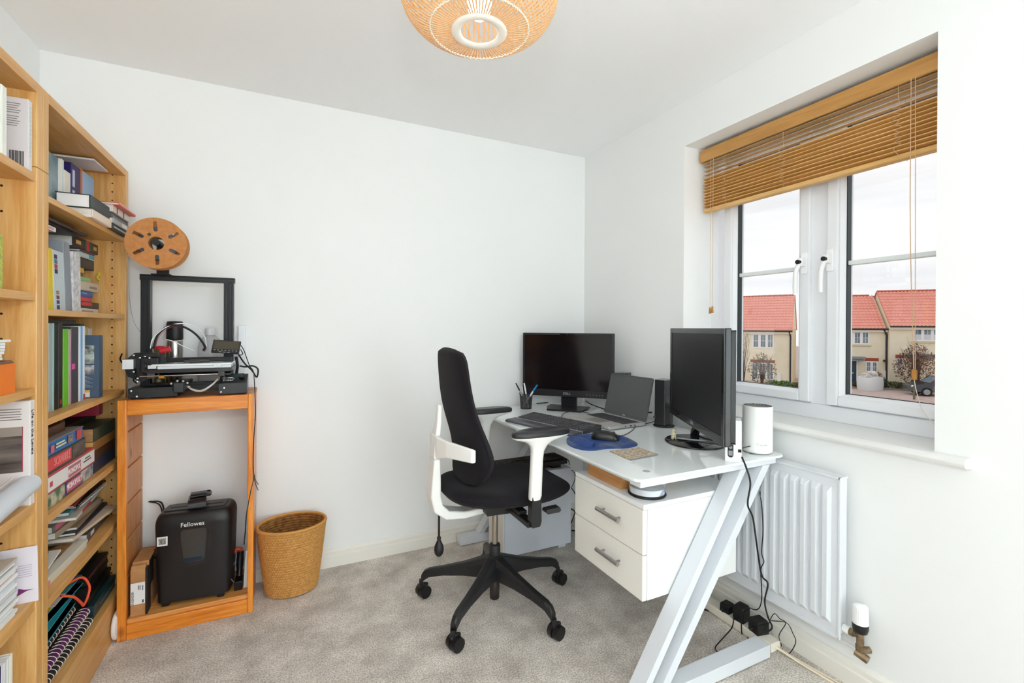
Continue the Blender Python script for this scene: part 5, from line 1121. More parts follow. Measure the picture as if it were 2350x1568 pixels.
# speakers
def speaker(label, c, h, rz):
    t = thing('desktop_speaker', label, 'speaker', (c[0], c[1], DZ), rz, None)
    obj('speaker_body', G().prism([(-.032, .0), (-.028, -.045), (.028, -.045), (.032, .0), (.028, .045), (-.028, .045)], .012, h, 'z'), mat('#2a2b2d', .22, coat=.3), t, bev=.004)
    obj('grille', G().box(-.018, .024, -.047, -.0452, .03, h-.01), mat('#121214', .7, bump=.5, bs=900), t)
    obj('speaker_foot', G().lathe([(.0001, 0), (.05, 0), (.052, .004), (.048, .009), (.0001, .012)], n=40), mat('#1b1c1e', .25), t)
    obj('knob', G().cyl((-.024, -.046, .05), (-.024, -.054, .05), .006, n=16), mat('#4a4a4d', .3), t); return t
speaker('black desktop speaker between the laptop and the sideways monitor', (1.69, 1.745), .232, .35-PI/2)
speaker('black desktop speaker mostly hidden behind the laptop screen', (1.745, 2.125), .230, .35-PI/2)
tag(obj('speaker_cable', G().tube([(1.665, 1.80, DZ+.06), (1.64, 1.83, DZ+.055), (1.63, 1.86, DZ+.03), (1.665, 1.90, DZ+.015), (1.69, 1.98, DZ+.01)], .004, 8), BLK), 'short thick black cable behind the laptop hinge', 'cable')
tag(obj('monitor_cable', G().tube([atZ(DZ+.003, 1222, 926), atZ(DZ+.003, 1245, 925), atZ(DZ+.004, 1268, 922), atZ(DZ+.02, 1280, 915), atZ(DZ+.004, 1250, 914), atZ(DZ+.003, 1222, 921)], .0028, 6), BLK), 'black cable looping left of the monitor stand', 'cable')
tag(obj('monitor_cable', G().tube([atZ(DZ+.04, 1344, 920), atZ(DZ+.02, 1356, 928), atZ(DZ+.004, 1372, 934), atZ(DZ+.004, 1390, 940)], .003, 6), BLK), 'black cable running right behind the monitor stand', 'cable')
tag(obj('keyboard_cable', G().tube([atZ(DZ+.012, 1288, 957), atZ(DZ+.004, 1294, 949), atZ(DZ+.003, 1310, 945), atZ(DZ+.003, 1340, 946), atZ(DZ+.003, 1356, 950)], .0018, 6), BLK), 'thin black cable curving behind the keyboard', 'cable')
# router
ro = thing('wifi_router', 'white cylindrical wifi unit at the window end of the desk', 'router', (1.672, 1.222, DZ))
def rf(u, v): return (.054*math.cos(2*PI*u), .054*math.sin(2*PI*u), .006+.180*v)
obj('router_body', G().lathe([(.048, .004), (.0525, .006), (.0535, .012), (.0535, .176), (.0525, .182), (.0505, .184)], n=56), mat('#f3f2ee', .35), ro)
obj('top_grille', G().lathe([(.0505, .184), (.049, .180), (.0001, .180)], n=56), mat('#8a8a88', .5, var='#3d3d3d', vs_=260, ramp=(.45, .5)), ro)
obj('router_foot', G().lathe([(.0001, 0), (.044, 0), (.047, .004), (.0001, .0045)], n=40), mat('#9c9d9b', .5), ro)
pdir = Vector((-1.672, -1.222, 0)).normalized(); a0 = math.atan2(pdir.y, pdir.x)+.38
def arc_text(s, size, z, m, name):
    c = bpy.data.curves.new('t', 'FONT'); c.body = s; c.size = size; c.align_x = 'CENTER'; c.extrude = .0002
    t = bpy.data.objects.new('t', c); COL.objects.link(t); me = bpy.data.meshes.new_from_object(t.evaluated_get(bpy.context.evaluated_depsgraph_get())); bpy.data.objects.remove(t)
    g = G().add([((.0538+v.co.z)*math.cos(a0+v.co.x/.0535), (.0538+v.co.z)*math.sin(a0+v.co.x/.0535), z+v.co.y) for v in me.vertices], [tuple(p.vertices) for p in me.polygons]); obj(name, g, m, ro)
arc_text('  tp-link', .0105, .036, mat('#a9adb0', .4), 'brand_lettering')
rr = G(); ah = a0-.0195/.0535
rr.tube([((.0538)*math.cos(ah+.0045*math.cos(q)/.0535), (.0538)*math.sin(ah+.0045*math.cos(q)/.0535), .0395+.0045*math.sin(q)) for q in [i*2*PI/10-2 for i in range(9)]], .0005, 4, k=2)
obj('emblem', rr, mat('#a9adb0', .4), ro)
# white stand with a slot
wx = thing('charging_stand', 'white block stand with a dark slot at the desk corner', 'stand', (1.468, 1.19, DZ))
aa = atZ(DZ, 1664, 1058); bb = atZ(DZ, 1702, 1062)
e1 = (bb-aa).normalized(); e2 = Vector((-e1.y, e1.x, 0)); e2 = e2 if e2.y > 0 else -e2
WX = Matrix.Translation(aa) @ frame3(e1, e2, Vector((0, 0, 1))).to_4x4(); wl = (bb-aa).length
obj('stand_body', G().put(G().prism([(0, 0), (0, .155), (.030, .155), (.030, 0)] if 0 else [(0, 0), (0, .118), (-.0, .118), (.012, .148), (.075, .148), (.075, 0)], 0, wl, 'x'), WX), mat('#f1f3f4', .3), wx, world=True, bev=.0015)
sl2 = []
for i in range(13): a = PI+PI*i/12; sl2.append((wl*.33+.0095*math.cos(a), .024+.0095*math.sin(a)))
for i in range(13): a = PI*i/12; sl2.append((wl*.33+.0095*math.cos(a), .092+.0095*math.sin(a)))
obj('slot', G().put(G().prism(sl2, -.0008, .0002, 'y'), WX), mat('#101113', .3), wx, world=True)
obj('device_in_slot', G().put(G().box(wl*.33-.007, wl*.33+.007, -.0022, -.0008, .022, .040).cyl((wl*.33, -.002, .052), (wl*.33, -.0008, .052), .006, n=16), WX), mat('#8f9396', .2, .4), wx, world=True)
obj('square_hole', G().put(G().box(wl*.78, wl*.98, -.001, .0002, .036, .047), WX), mat('#151313', .5), wx, world=True)
# figurine and a small pen-like stick on the foot
fg = thing('small_figurine', 'tiny cream dinosaur-like figurine on the round monitor foot', 'figurine', (1.50, 1.49, DZ+.011), .6)
FM = mat('#d9d2b4', .5)
obj('figure', G().tube([(-.016, 0, .002), (-.008, 0, .008), (.0, 0, .014), (.003, 0, .026), (.002, 0, .034), (-.006, 0, .037)], [.003, .007, .010, .008, .008, .005], 10).tube([(0, .006, .014), (.001, .008, .0)], .004, 8, k=1).tube([(0, -.006, .014), (.001, -.008, .0)], .004, 8, k=1).tube([(.0, .007, .022), (-.008, .009, .018)], .0022, 6, k=1).tube([(.0, -.007, .022), (-.008, -.009, .018)], .0022, 6, k=1), FM, fg)
tag(obj('stylus', G().tube([(1.50, 1.47, DZ+.018), (1.54, 1.42, DZ+.017), (1.575, 1.385, DZ+.0165)], .004, 8), mat('#8c8f92', .3, .3)), 'grey stylus lying on the round monitor foot', 'stylus')
tag(obj('power_cable', G().tube([(1.535, 1.18, DZ+.04), (1.58, 1.21, DZ+.03), (1.625, 1.215, DZ+.03)], .0022, 6), BLK), 'short black cable between the white stand and the router', 'cable')

# ================================================================== cables and sockets by the radiator
def fl_(z, *q): return [atZ(z, a, b) for a, b in q]
ps = thing('extension_lead', 'cream multi-way extension socket on the carpet by the skirting board', 'extension lead', (1.70, 1.40, 0))
obj('socket_block', G().box(1.688, 1.744, 1.168, 1.58, .002, .036), mat('#f1eadb', .35), ps, world=True, bev=.004)
g = G()
obj('rocker', G().box(1.71, 1.725, 1.535, 1.555, .036, .040), mat('#b8242a', .3), ps, world=True, bev=.001)
obj('lead_cable', G().tube([(1.715, 1.168, .018), (1.725, 1.14, .012), (1.733, 1.08, .006), (1.742, .98, .005), (1.755, .80, .005), (1.765, .55, .005), (1.77, .2, .005)], .0045, 10).tube([(1.722, 1.168, .018), (1.735, 1.13, .008), (1.748, 1.05, .005), (1.765, .9, .0045), (1.772, .6, .0045), (1.776, .2, .0045)], .0035, 8), mat('#f0e2cb', .4), ps, world=True)
def plug(label, x, y, sx, sy, sz, name='power_adapter', rz=0):
    t = thing(name, label, 'plug', (x, y, .037), rz)
    obj('casing', G().prism([(-sx, -sy), (sx, -sy), (sx, sy), (-sx, sy)], .0, sz*.8, 'z').hexa([(-sx, -sy, sz*.8), (sx, -sy, sz*.8), (sx, sy, sz*.8), (-sx, sy, sz*.8), (-sx*.85, -sy*.8, sz), (sx*.85, -sy*.8, sz), (sx*.85, sy*.8, sz), (-sx*.85, sy*.8, sz)]), mat('#151516', .4), t, bev=.003)
    obj('cable_boot', G().cyl((-sx, 0, sz*.3), (-sx-.014, 0, sz*.25), .005, .0035), mat('#1b1b1c', .5), t); return t
plug('tall black power adapter plugged into the middle of the extension socket', 1.720, 1.325, .026, .024, .062, rz=.15)
plug('black power adapter plugged in nearest the desk foot', 1.716, 1.243, .028, .026, .052, rz=-.2)
plug('round-shouldered black plug farthest along the extension socket', 1.718, 1.392, .022, .022, .036, 'power_plug', rz=.1)
K1 = [(1.53, 1.175, .765), (1.545, 1.135, .735), (1.60, 1.12, .66), (1.60, 1.13, .60), (1.565, 1.14, .555)]
def cab(label, pts, r, m=BLK, group=None): return tag(obj('power_cable', G().tube(pts, r, 8, k=8), m), label, 'cable', group)
yq = 1.125
cab('thick black cable dropping from the white stand past the slanted legs', [atZ(DZ+.03, 1703, 1050), atY(1.13, 1713, 1075), atY(1.125, 1722, 1110), atY(1.125, 1716, 1158), atY(1.13, 1728, 1190), atX(1.66, 1738, 1260), atX(1.69, 1748, 1320), atX(1.69, 1762, 1340), atX(1.69, 1755, 1380), atX(1.685, 1762, 1415), atX(1.66, 1772, 1440), atX(1.665, 1760, 1452)], .0032)
cab('thin black cable hanging down in front of the radiator', [atX(1.715, 1744, 1128), atX(1.705, 1749, 1170), atX(1.70, 1751, 1220), atX(1.70, 1748, 1268), atX(1.70, 1753, 1290), atX(1.69, 1746, 1310), atX(1.69, 1748, 1375), atX(1.68, 1735, 1400), (1.72, 1.33, .105)], .0020)
cab('black cable lying in a loop on the carpet by the desk foot', [(1.688, 1.335, .05)]+fl_(.02, (1680, 1440), (1662, 1462))+fl_(.004, (1642, 1485), (1646, 1496), (1655, 1500)), .0022)
cab('black cable trailing to the last plug of the extension socket', fl_(.004, (1600, 1395), (1622, 1401), (1645, 1405))+[(1.690, 1.392, .05)], .003)
cab('short bent black cable between the adapters and the desk foot', [(1.688, 1.30, .045)]+fl_(.006, (1703, 1455), (1712, 1446))+[(1.686, 1.25, .045)]+fl_(.006, (1716, 1452), (1717, 1470)), .0022)
cab('thin black cable arching over the extension socket and round on the carpet', [(1.72, 1.215, .05), atX(1.71, 1775, 1410), atX(1.715, 1790, 1421), atX(1.71, 1803, 1431), atX(1.70, 1788, 1458)]+fl_(.004, (1793, 1480), (1800, 1500), (1812, 1500))+[atX(1.74, 1826, 1475), atX(1.74, 1820, 1455), atX(1.73, 1805, 1430), atX(1.71, 1770, 1425)], .0016)

# ================================================================== computer under the desk
pc = thing('computer_tower', 'white desktop computer tower on the carpet under the desk', 'computer', (1.26, 2.34, 0))
obj('tower_case', G().box(1.055, 1.475, 2.245, 2.435, .022, .455), mat('#dfe4ee', .35), pc, world=True, bev=.003)
obj('front_panel', G().box(1.043, 1.0545, 2.244, 2.436, .020, .457), mat('#ece8e2', .35), pc, world=True, bev=.004)
obj('vent_ring', G().tube([(1.0425, 2.36+.012*math.cos(q), .16+.02*math.sin(q)) for q in (2.6, 3.3, 4.0, 4.7, 5.5, 6.2, 6.9)], .0022, 6), mat('#4a4844', .4), pc, world=True)
for x in (1.075, 1.40):
    for y in (2.26, 2.40): obj('foot', G().box(x, x+.05, y, y+.02, 0, .0215), mat('#d5d8e0', .4), pc, world=True, bev=.002)
ok = thing('spare_keyboard', 'old black keyboard with its cable wound on top of the computer', 'keyboard', (1.27, 2.33, .457))
obj('keyboard_case', G().hexa([(1.06, 2.27, .470), (1.46, 2.262, .474), (1.46, 2.41, .474), (1.06, 2.42, .470), (1.06, 2.27, .495), (1.46, 2.262, .499), (1.46, 2.41, .505), (1.06, 2.42, .500)]), mat('#26231e', .5), ok, world=True, bev=.004)
g = G()
for r in range(4):
    for c in range(18): g.box(1.075+c*.021, 1.092+c*.021, 2.28+r*.028, 2.302+r*.028, .501, .509)
obj('keycaps', g, mat('#35322b', .5), ok, world=True)
obj('stand_block', G().box(1.36, 1.42, 2.27, 2.38, .4575, .472).box(1.10, 1.16, 2.27, 2.38, .4575, .470), mat('#1a1815', .5), ok, world=True)
obj('wound_cable', G().tube([(1.10, 2.30, .51), (1.15, 2.28, .525), (1.20, 2.30, .512), (1.24, 2.29, .515), (1.32, 2.275, .532), (1.40, 2.28, .525), (1.45, 2.29, .505), (1.47, 2.27, .49), (1.465, 2.25, .47)], .0022, 6).tube([(1.16, 2.33, .51), (1.26, 2.30, .522), (1.36, 2.32, .514), (1.43, 2.30, .51)], .002, 6), mat('#1f1b14', .5), ok, world=True)
ca = [(1.476, 2.30, .42), (1.52, 2.30, .415), (1.545, 2.31, .38), (1.54, 2.32, .33), (1.50, 2.32, .28)]
cab('thin black cable looping out of the top rear of the computer', ca, .0022)
cab('black cable hanging behind the computer near the drawers', [(1.476, 2.36, .30), (1.55, 2.36, .29), (1.60, 2.37, .20), (1.58, 2.38, .10), (1.55, 2.40, .02)], .003)
cab('tangle of black cable on the carpet behind the computer', [(1.50, 2.30, .20), (1.53, 2.28, .17), (1.54, 2.26, .08), (1.56, 2.24, .03), (1.62, 2.26, .008), (1.66, 2.34, .008), (1.58, 2.4, .012)], .004)
# ================================================================== office chair
oc = thing('office_chair', 'black fabric swivel chair with white arms and a white back frame', 'chair', (.855, 1.925, 0), 0)
FAB = mat('#19171a', .95, bump=.35, bs=1500, sheen=.05, var='#201d21', vs_=400, spec=.2)
CW = mat('#f0efeb', .3); PB_ = mat('#1e1e1f', .42)
# base: five legs
angs = [math.atan2(1.695-1.925, .576-.855), math.atan2(2.097-1.925, .529-.855), math.atan2(1.595-1.925, .977-.855), math.atan2(1.942-1.925, 1.183-.855), 0]
base0 = sorted(angs[:4])
a_start = angs[2]
legs = [a_start+2*PI/5*k for k in range(5)]
for a in legs:
    c, s = math.cos(a), math.sin(a); g = G(); secs = []
    for r, z0, z1, w_ in ((.02, .125, .225, .034), (.05, .130, .215, .031), (.14, .128, .183, .023), (.24, .118, .156, .018), (.305, .104, .142, .016), (.33, .085, .130, .014), (.342, .07, .112, .013)):
        P = []
        for u, v in ((-1, 0), (1, 0), (1, .72), (.62, 1), (-.62, 1), (-1, .72)):
            z = lerp(z0, z1, v); P.append((r*c-u*w_*s, r*s+u*w_*c, z))
        secs.append(P)
    vs = [p for q in secs for p in q]; m_ = 6
    fs = [(i*m_+j, i*m_+(j+1) % m_, (i+1)*m_+(j+1) % m_, (i+1)*m_+j) for i in range(len(secs)-1) for j in range(m_)]
    g.add(vs, fs, False); g.add(vs, [tuple(range(m_))[::-1], tuple(range((len(secs)-1)*m_, len(secs)*m_))])
    lg = obj('base_leg', g, PB_, oc, bev=.004, seg=3)
    ct = Vector((.345*c, .345*s, 0)); f2 = math.radians(18)
    dx, dy = math.cos(f2), math.sin(f2); px_, py_ = -dy, dx; cc = ct+Vector((dx*.012, dy*.012, .029))
    w = G()
    for sg in (-1, 1):
        o1 = cc+Vector((px_, py_, 0))*sg*.0025; o2 = cc+Vector((px_, py_, 0))*sg*.026
        w.cyl(o1, o2, .0295, .0275, n=28)
    obj('caster_wheel', w, mat('#121213', .35), lg, bev=.002)
    obj('caster_fork', G().cyl((ct.x, ct.y, .045), (ct.x, ct.y, .085), .010).tube([cc+Vector((-dx*.02, -dy*.02, .022)), cc+Vector((0, 0, .030)), cc+Vector((dx*.02, dy*.02, .022))], .009, 8), PB_, lg)
obj('hub', G().lathe([(.0001, .13), (.036, .13), (.046, .16), (.044, .20), (.034, .222), (.026, .226), (.0001, .226)], n=36), PB_, oc)
obj('column_foot', G().lathe([(.0001, .028), (.019, .028), (.022, .032), (.0225, .15), (.0001, .15)], n=28), mat('#29211f', .45), oc)
obj('column_sleeve', G().lathe([(.0255, .22), (.0255, .27), (.0235, .275), (.0145, .276)], n=32), PB_, oc)
obj('gas_column', G().cyl((0, 0, .27), (0, 0, .455), .0140, n=28), mat('#b3aca2', .22, 1), oc)
obj('mechanism', G().prism([(-.07, .437), (-.075, .452), (-.06, .475), (.11, .49), (.17, .49), (.10, .445), (.04, .432)], -.075, .075, 'y'), PB_, oc, bev=.006)
# seat
def seatf(u, v):
    # u along the width (-1..1), v front to back; closed cushion
    a = 2*PI*u; q = lerp(-PI/2, PI/2, v)
    ex = 3.4
    ca, sa = math.cos(a), math.sin(a)
    x = math.copysign(abs(ca)**(2/ex), ca); y = math.copysign(abs(sa)**(2/ex), sa)
    r = max(math.cos(q), 0)**.33 if abs(q) < PI/2 else 0
    X_ = x*r; Y_ = y*r
    L0, L1 = -.250, .325
    xx = lerp(L0, L1, (X_+1)/2); wid = .235-.035*max(0, -X_)**2
    yy = Y_*wid
    top = .562+.012*X_*X_-.030*max(0, (X_-.55))/.45*max(0, X_-.55)+.018*Y_*Y_+.03*max(0, -X_-.3)
    bot = .497+.02*max(0, X_-.4)+.015*max(0, -X_)
    z = lerp(bot, top, (math.sin(q)+1)/2)
    return (xx, yy, z)
obj('seat_cushion', G().grid(seatf, 72, 26, cu=True), FAB, oc)
obj('seat_pan', G().prism([(-.10, .485), (-.13, .503), (.20, .508), (.18, .487)], -.13, .13, 'y'), PB_, oc, bev=.006)
obj('seat_lever', G().prism([(.13, .478), (.135, .488), (.20, .49), (.205, .474), (.195, .468), (.14, .468)], -.235, -.20, 'y'), mat('#3a3a3b', .4), oc, bev=.004)
# backrest cushion : curved shell
def backf(u, v, side):
    # u across -1..1, v 0..1 up
    z = lerp(.585, 1.162, v)
    cx_ = -.188-.040*v + .048*math.exp(-((v-.20)/.30)**2)
    hw = .218*(1-.27*max(0, v-.25)/.75)
    e = u
    return cx_, hw, z
def backmesh(t_front, t_back, inset=0):
    g = G(); nu, nv = 29, 41
    def pt(i, j, sgn):
        u = -1+2*i/(nu-1); v = j/(nv-1)
        cx_, hw, z = backf(u, v, 0)
        # superellipse outline rounding at the corners of the top and bottom
        ed = min(v, 1-v)
        rc = .16 if v > .5 else .24
        rm = .065 if v > .5 else .15; dm = ed*.577
        hw2 = hw-rm*(1-math.sqrt(max(0, 1-((rm-dm)/rm)**2))) if dm < rm else hw
        y = u*hw2
        edge = max(0, 1-abs(u)**5)*max(0, 1-(max(0, (.045-ed))/.045)**2)
        th = ((.030+.022*math.exp(-((v-.2)/.25)**2)) if sgn > 0 else .022)*(edge**.5)
        bow = .028*(abs(y)/.21)**2
        zz = z+(.006*(1-u*u) if v > .9 else 0)*(v-.9)/.1 - (.01*(1-u*u) if v < .1 else 0)*(.1-v)/.1
        return (cx_+bow+sgn*th, y, zz)
    F_ = [pt(i, j, 1) for j in range(nv) for i in range(nu)]; B_ = [pt(i, j, -1) for j in range(nv) for i in range(nu)]
    N_ = nu*nv; fs = []
    for j in range(nv-1):
        for i in range(nu-1):
            a, b, c, d = j*nu+i, j*nu+i+1, (j+1)*nu+i+1, (j+1)*nu+i
            fs += [(a, b, c, d), (a+N_, d+N_, c+N_, b+N_)]
    for i in range(nu-1): fs += [(i, i+N_, i+1+N_, i+1), ((nv-1)*nu+i, (nv-1)*nu+i+1, (nv-1)*nu+i+1+N_, (nv-1)*nu+i+N_)]
    for j in range(nv-1): fs += [(j*nu, (j+1)*nu, (j+1)*nu+N_, j*nu+N_), (j*nu+nu-1, j*nu+nu-1+N_, (j+1)*nu+nu-1+N_, (j+1)*nu+nu-1)]
    return g.add(F_+B_, fs, True)
obj('backrest_cushion', backmesh(0, 0), FAB, oc)
# white back frame: spine, yoke, lower sweep
def ribbon(secs, m, name, bev=.006, sub=0):
    """secs: list of (centre, half width vector, half thickness vector)"""
    g = G(); vs = []
    for c, a, b in secs:
        c, a, b = Vector(c), Vector(a), Vector(b)
        vs += [c-a-b, c+a-b, c+a+b, c-a+b]
    n_ = len(secs)
    fs = [(i*4+j, i*4+(j+1) % 4, (i+1)*4+(j+1) % 4, (i+1)*4+j) for i in range(n_-1) for j in range(4)]+[(3, 2, 1, 0), ((n_-1)*4, (n_-1)*4+1, (n_-1)*4+2, (n_-1)*4+3)]
    return obj(name, g.add(vs, fs, False), m, oc, bev=bev, seg=3)
sp_ = [((-.282, 0, .70), (0, .040, 0), (.014, 0, 0)), ((-.285, 0, .60), (0, .041, 0), (.020, 0, 0)), ((-.287, 0, .54), (0, .041, 0), (.022, 0, .0)), ((-.275, 0, .49), (0, .041, 0), (.020, 0, .012)),
       ((-.235, 0, .455), (0, .040, 0), (.008, 0, .018)), ((-.16, 0, .443), (0, .038, 0), (0, 0, .016)), ((-.06, 0, .447), (0, .034, 0), (0, 0, .013))]
ribbon(sp_, CW, 'back_stem', .008)
ribbon([((-.286, 0, .70), (0, .041, 0), (.012, 0, 0)), ((-.278, 0, .79), (0, .034, 0), (.012, 0, 0)), ((-.268, 0, .85), (0, .022, 0), (.011, 0, 0)), ((-.262, 0, .925), (0, .014, 0), (.010, 0, 0))], CW, 'yoke_prong', .007)
for s_ in (-1, 1):
    ribbon([((-.283, 0, .745), (0, 0, .058), (.012, 0, 0)), ((-.278, .05*s_, .752), (0, 0, .045), (.012, 0, 0)), ((-.258, .11*s_, .755), (0, 0, .034), (.010, .002*s_, 0)), ((-.222, .180*s_, .752), (0, 0, .030), (.009, .003*s_, 0)), ((-.192, .228*s_, .748), (0, 0, .027), (.009, .003*s_, 0))], CW, 'yoke_arm', .006)
# arms
for s_ in (-1, 1):
    y = .275*s_
    br = obj('arm_bracket', G().prism([(.035, .45), (.03, .475), (.035, .575), (.075, .575), (.077, .47), (.07, .452)], y-.017, y+.017, 'y').prism([(.02, .448), (.02, .47), (.06, .47), (.06, .448)], min(.06*s_, y), max(.06*s_, y), 'y'), PB_, oc, bev=.004)
    g = G(); n_ = 28; pr_ = []
    for t_, hx, hy, xc in ((.560, .026, .019, .055), (.57, .0275, .020, .055), (.72, .0265, .019, .062), (.755, .028, .021, .065), (.780, .040, .026, .070), (.796, .066, .032, .073), (.806, .105, .036, .078), (.812, .128, .039, .082), (.817, .131, .040, .083)):
        pr_.append([(xc+hx*math.copysign(abs(math.cos(2*PI*i/n_))**.8, math.cos(2*PI*i/n_)), y+hy*math.copysign(abs(math.sin(2*PI*i/n_))**.8, math.sin(2*PI*i/n_)), t_) for i in range(n_)])
    vs = [p for q in pr_ for p in q]
    g.add(vs, [(j*n_+i, j*n_+(i+1) % n_, (j+1)*n_+(i+1) % n_, (j+1)*n_+i) for j in range(len(pr_)-1) for i in range(n_)], True); g.add(vs, [tuple(range(n_))[::-1], tuple(range((len(pr_)-1)*n_, len(pr_)*n_))])
    obj('armrest_post', g, CW, oc)
    g = G(); pr_ = []
    for t_, k_ in ((.8175, 1.0), (.826, 1.02), (.834, 1.0), (.840, .90), (.843, .70)):
        pr_.append([(.083+.130*k_*math.copysign(abs(math.cos(2*PI*i/40))**.75, math.cos(2*PI*i/40)), y+.041*k_*math.copysign(abs(math.sin(2*PI*i/40))**.85, math.sin(2*PI*i/40)), t_-.006*(1-abs(math.sin(PI*i/40)))*0) for i in range(40)])
    vs = [p for q in pr_ for p in q]
    g.add(vs, [(j*40+i, j*40+(i+1) % 40, (j+1)*40+(i+1) % 40, (j+1)*40+i) for j in range(4) for i in range(40)], True); g.add(vs, [tuple(range(40))[::-1], tuple(range(160, 200))], True)
    obj('armrest_pad', g, mat('#2c2c2e', .3), oc)
obj('seat_support', G().prism([(-.03, .441), (-.03, .462), (.09, .47), (.09, .45)], -.262, .262, 'y') if 0 else G().box(.02, .06, -.20, .20, .472, .487), PB_, oc, bev=.003)
# air pump
pm = obj('pump_hose', G().tube([(-.262, -.0, .475), (-.262, 0, .44), (-.262, 0, .35)], .0048, 10, k=3), PB_, oc)
obj('pump_bulb', G().lathe([(.0001, -.075), (.010, -.073), (.018, -.062), (.021, -.046), (.019, -.03), (.012, -.014), (.007, -.004), (.009, .002), (.008, .008), (.004, .012)], (-.262, 0, .347), 24), mat('#19191a', .4), pm)

# ================================================================== pendant
PXc, PYc, PZc = .432, 1.085, 2.085
pd = thing('pendant_lamp', 'round woven bamboo pendant lampshade hanging from the ceiling', 'lamp', (PXc, PYc, H_))
BAM = bpy.data.materials.new('bamboo'); BAM.use_nodes = True; n = BAM.node_tree; b = n.nodes['Principled BSDF']; b.inputs['Base Color'].default_value = lin('#f1cb98'); b.inputs['Roughness'].default_value = .5
tl_ = n.nodes.new('ShaderNodeBsdfTranslucent'); tl_.inputs[0].default_value = lin('#f4cf9a'); ms = n.nodes.new('ShaderNodeMixShader'); ms.inputs[0].default_value = .25
n.links.new(b.outputs[0], ms.inputs[1]); n.links.new(tl_.outputs[0], ms.inputs[2]); n.links.new(ms.outputs[0], n.nodes['Material Output'].inputs[0])
prof = [(.060, -.092), (.090, -.0905), (.122, -.086), (.150, -.074), (.174, -.055), (.190, -.030), (.197, 0), (.192, .032), (.178, .058), (.155, .078), (.125, .090), (.092, .096), (.062, .098)]
def sm(P, k=5):
    Q = []; P = [Vector((a, b)) for a, b in P]
    for i in range(len(P)-1):
        a, b, c, d = (P[i-1] if i else P[0]*2-P[1]), P[i], P[i+1], (P[i+2] if i+2 < len(P) else P[-1]*2-P[-2])
        for j in range(k): t = j/k; Q.append(.5*((2*b)+(c-a)*t+(2*a-5*b+4*c-d)*t*t+(-a+3*b-3*c+d)*t**3))
    return Q+[P[-1]]
pf = sm(prof, 4); zo = PZc-H_
g = G(); NS = 84
for k in range(NS):
    a = 2*PI*k/NS; vs = []
    for i, p in enumerate(pf):
        p2 = pf[min(i+1, len(pf)-1)]-pf[max(i-1, 0)]; nn_ = Vector((p2.y, -p2.x)).normalized()
        hw = .0007+.0021*min(1, p.x/.19)
        tw = .16*math.sin(i/(len(pf)-1)*PI)*0
        for u, v in ((-hw, -.0007), (hw, -.0007), (hw, .0007), (-hw, .0007)):
            r = p.x+nn_.x*v; z = p.y+nn_.y*v; vs.append((r*math.cos(a)-u*math.sin(a), r*math.sin(a)+u*math.cos(a), z+zo))
    m_ = len(pf); g.add(vs, [(i*4+j, i*4+(j+1) % 4, (i+1)*4+(j+1) % 4, (i+1)*4+j) for i in range(m_-1) for j in range(4)])
obj('bamboo_shade', g, BAM, pd)
g = G(); pf2 = [(r*.955, z*.95) for r, z in prof[3:-3]]; pf3 = sm(pf2, 3)
for k in range(44):
    vs = []
    for i, p in enumerate(pf3):
        a = 2*PI*k/44+.5*(i/(len(pf3)-1)-.5)
        for u, v in ((-.0016, -.0005), (.0016, -.0005), (.0016, .0005), (-.0016, .0005)):
            r = p.x+v; vs.append((r*math.cos(a)-u*math.sin(a), r*math.sin(a)+u*math.cos(a), p.y+zo))
    m_ = len(pf3); g.add(vs, [(i*4+j, i*4+(j+1) % 4, (i+1)*4+(j+1) % 4, (i+1)*4+j) for i in range(m_-1) for j in range(4)])
obj('inner_weave', g, BAM, pd)
TW = mat('#f3e8d4', .8)
def ringt(r, z, t, n_, amp=0, turns=0):
    P = []
    for i in range(n_): a = 2*PI*i/n_; P.append(((r+amp*math.sin(turns*a))*math.cos(a), (r+amp*math.sin(turns*a))*math.sin(a), z+zo+amp*math.cos(turns*a)))
    return P
g = G().tube(ringt(.1225, -.0875, 0, 208, .0018, 52), .0013, 5, closed=True, k=2).tube(ringt(.1225, -.0865, 0, 208, -.0018, 52), .0013, 5, closed=True, k=2)
obj('twine_ring', g, TW, pd)
g = G()
def rf2(u, v):
    a = 2*PI*u; q = 2*PI*v; rr = .0085*(1+.10*abs(math.sin(a*90)))
    return ((.058+rr*math.cos(q)*1.3)*math.cos(a), (.058+rr*math.cos(q)*1.3)*math.sin(a), -.0925+.5*rr*math.sin(q)+zo)
obj('bottom_ring', g.grid(rf2, 720, 10, cu=True, cv=True), mat('#efe6da', .8), pd)
def rf3(u, v):
    a = 2*PI*u; q = 2*PI*v; rr = .0085
    return ((.058+rr*math.cos(q)*1.3)*math.cos(a), (.058+rr*math.cos(q)*1.3)*math.sin(a), .098+.5*rr*math.sin(q)+zo)
obj('top_ring', G().grid(rf3, 90, 10, cu=True, cv=True), mat('#efe6da', .8), pd)
obj('ceiling_rose', G().lathe([(.0001, -.022), (.03, -.022), (.045, -.012), (.048, 0), (.0001, 0)], n=36), GLOSSW, pd)
obj('flex', G().cyl((0, 0, -.022), (0, 0, zo+.108), .003, n=8), GLOSSW, pd)
obj('bulb_holder', G().lathe([(.008, .115), (.019, .108), (.019, .05), (.016, .048)], (0, 0, zo), 24), GLOSSW, pd)
hs_ = G()
for k in range(3): a = 2*PI*k/3; hs_.tube([(.018*math.cos(a), .018*math.sin(a), zo+.085), (.06*math.cos(a), .06*math.sin(a), zo+.098)], .0014, 6, k=1)
obj('shade_carrier', hs_, mat('#dddddd', .3, .7), pd)
bulb = obj('bulb', G().lathe([(.013, .048), (.015, .030), (.026, .004), (.031, -.022), (.027, -.044), (.015, -.058), (.0001, -.062)], (0, 0, zo), 28), mat('#fff3df', .4, emis=8), pd)
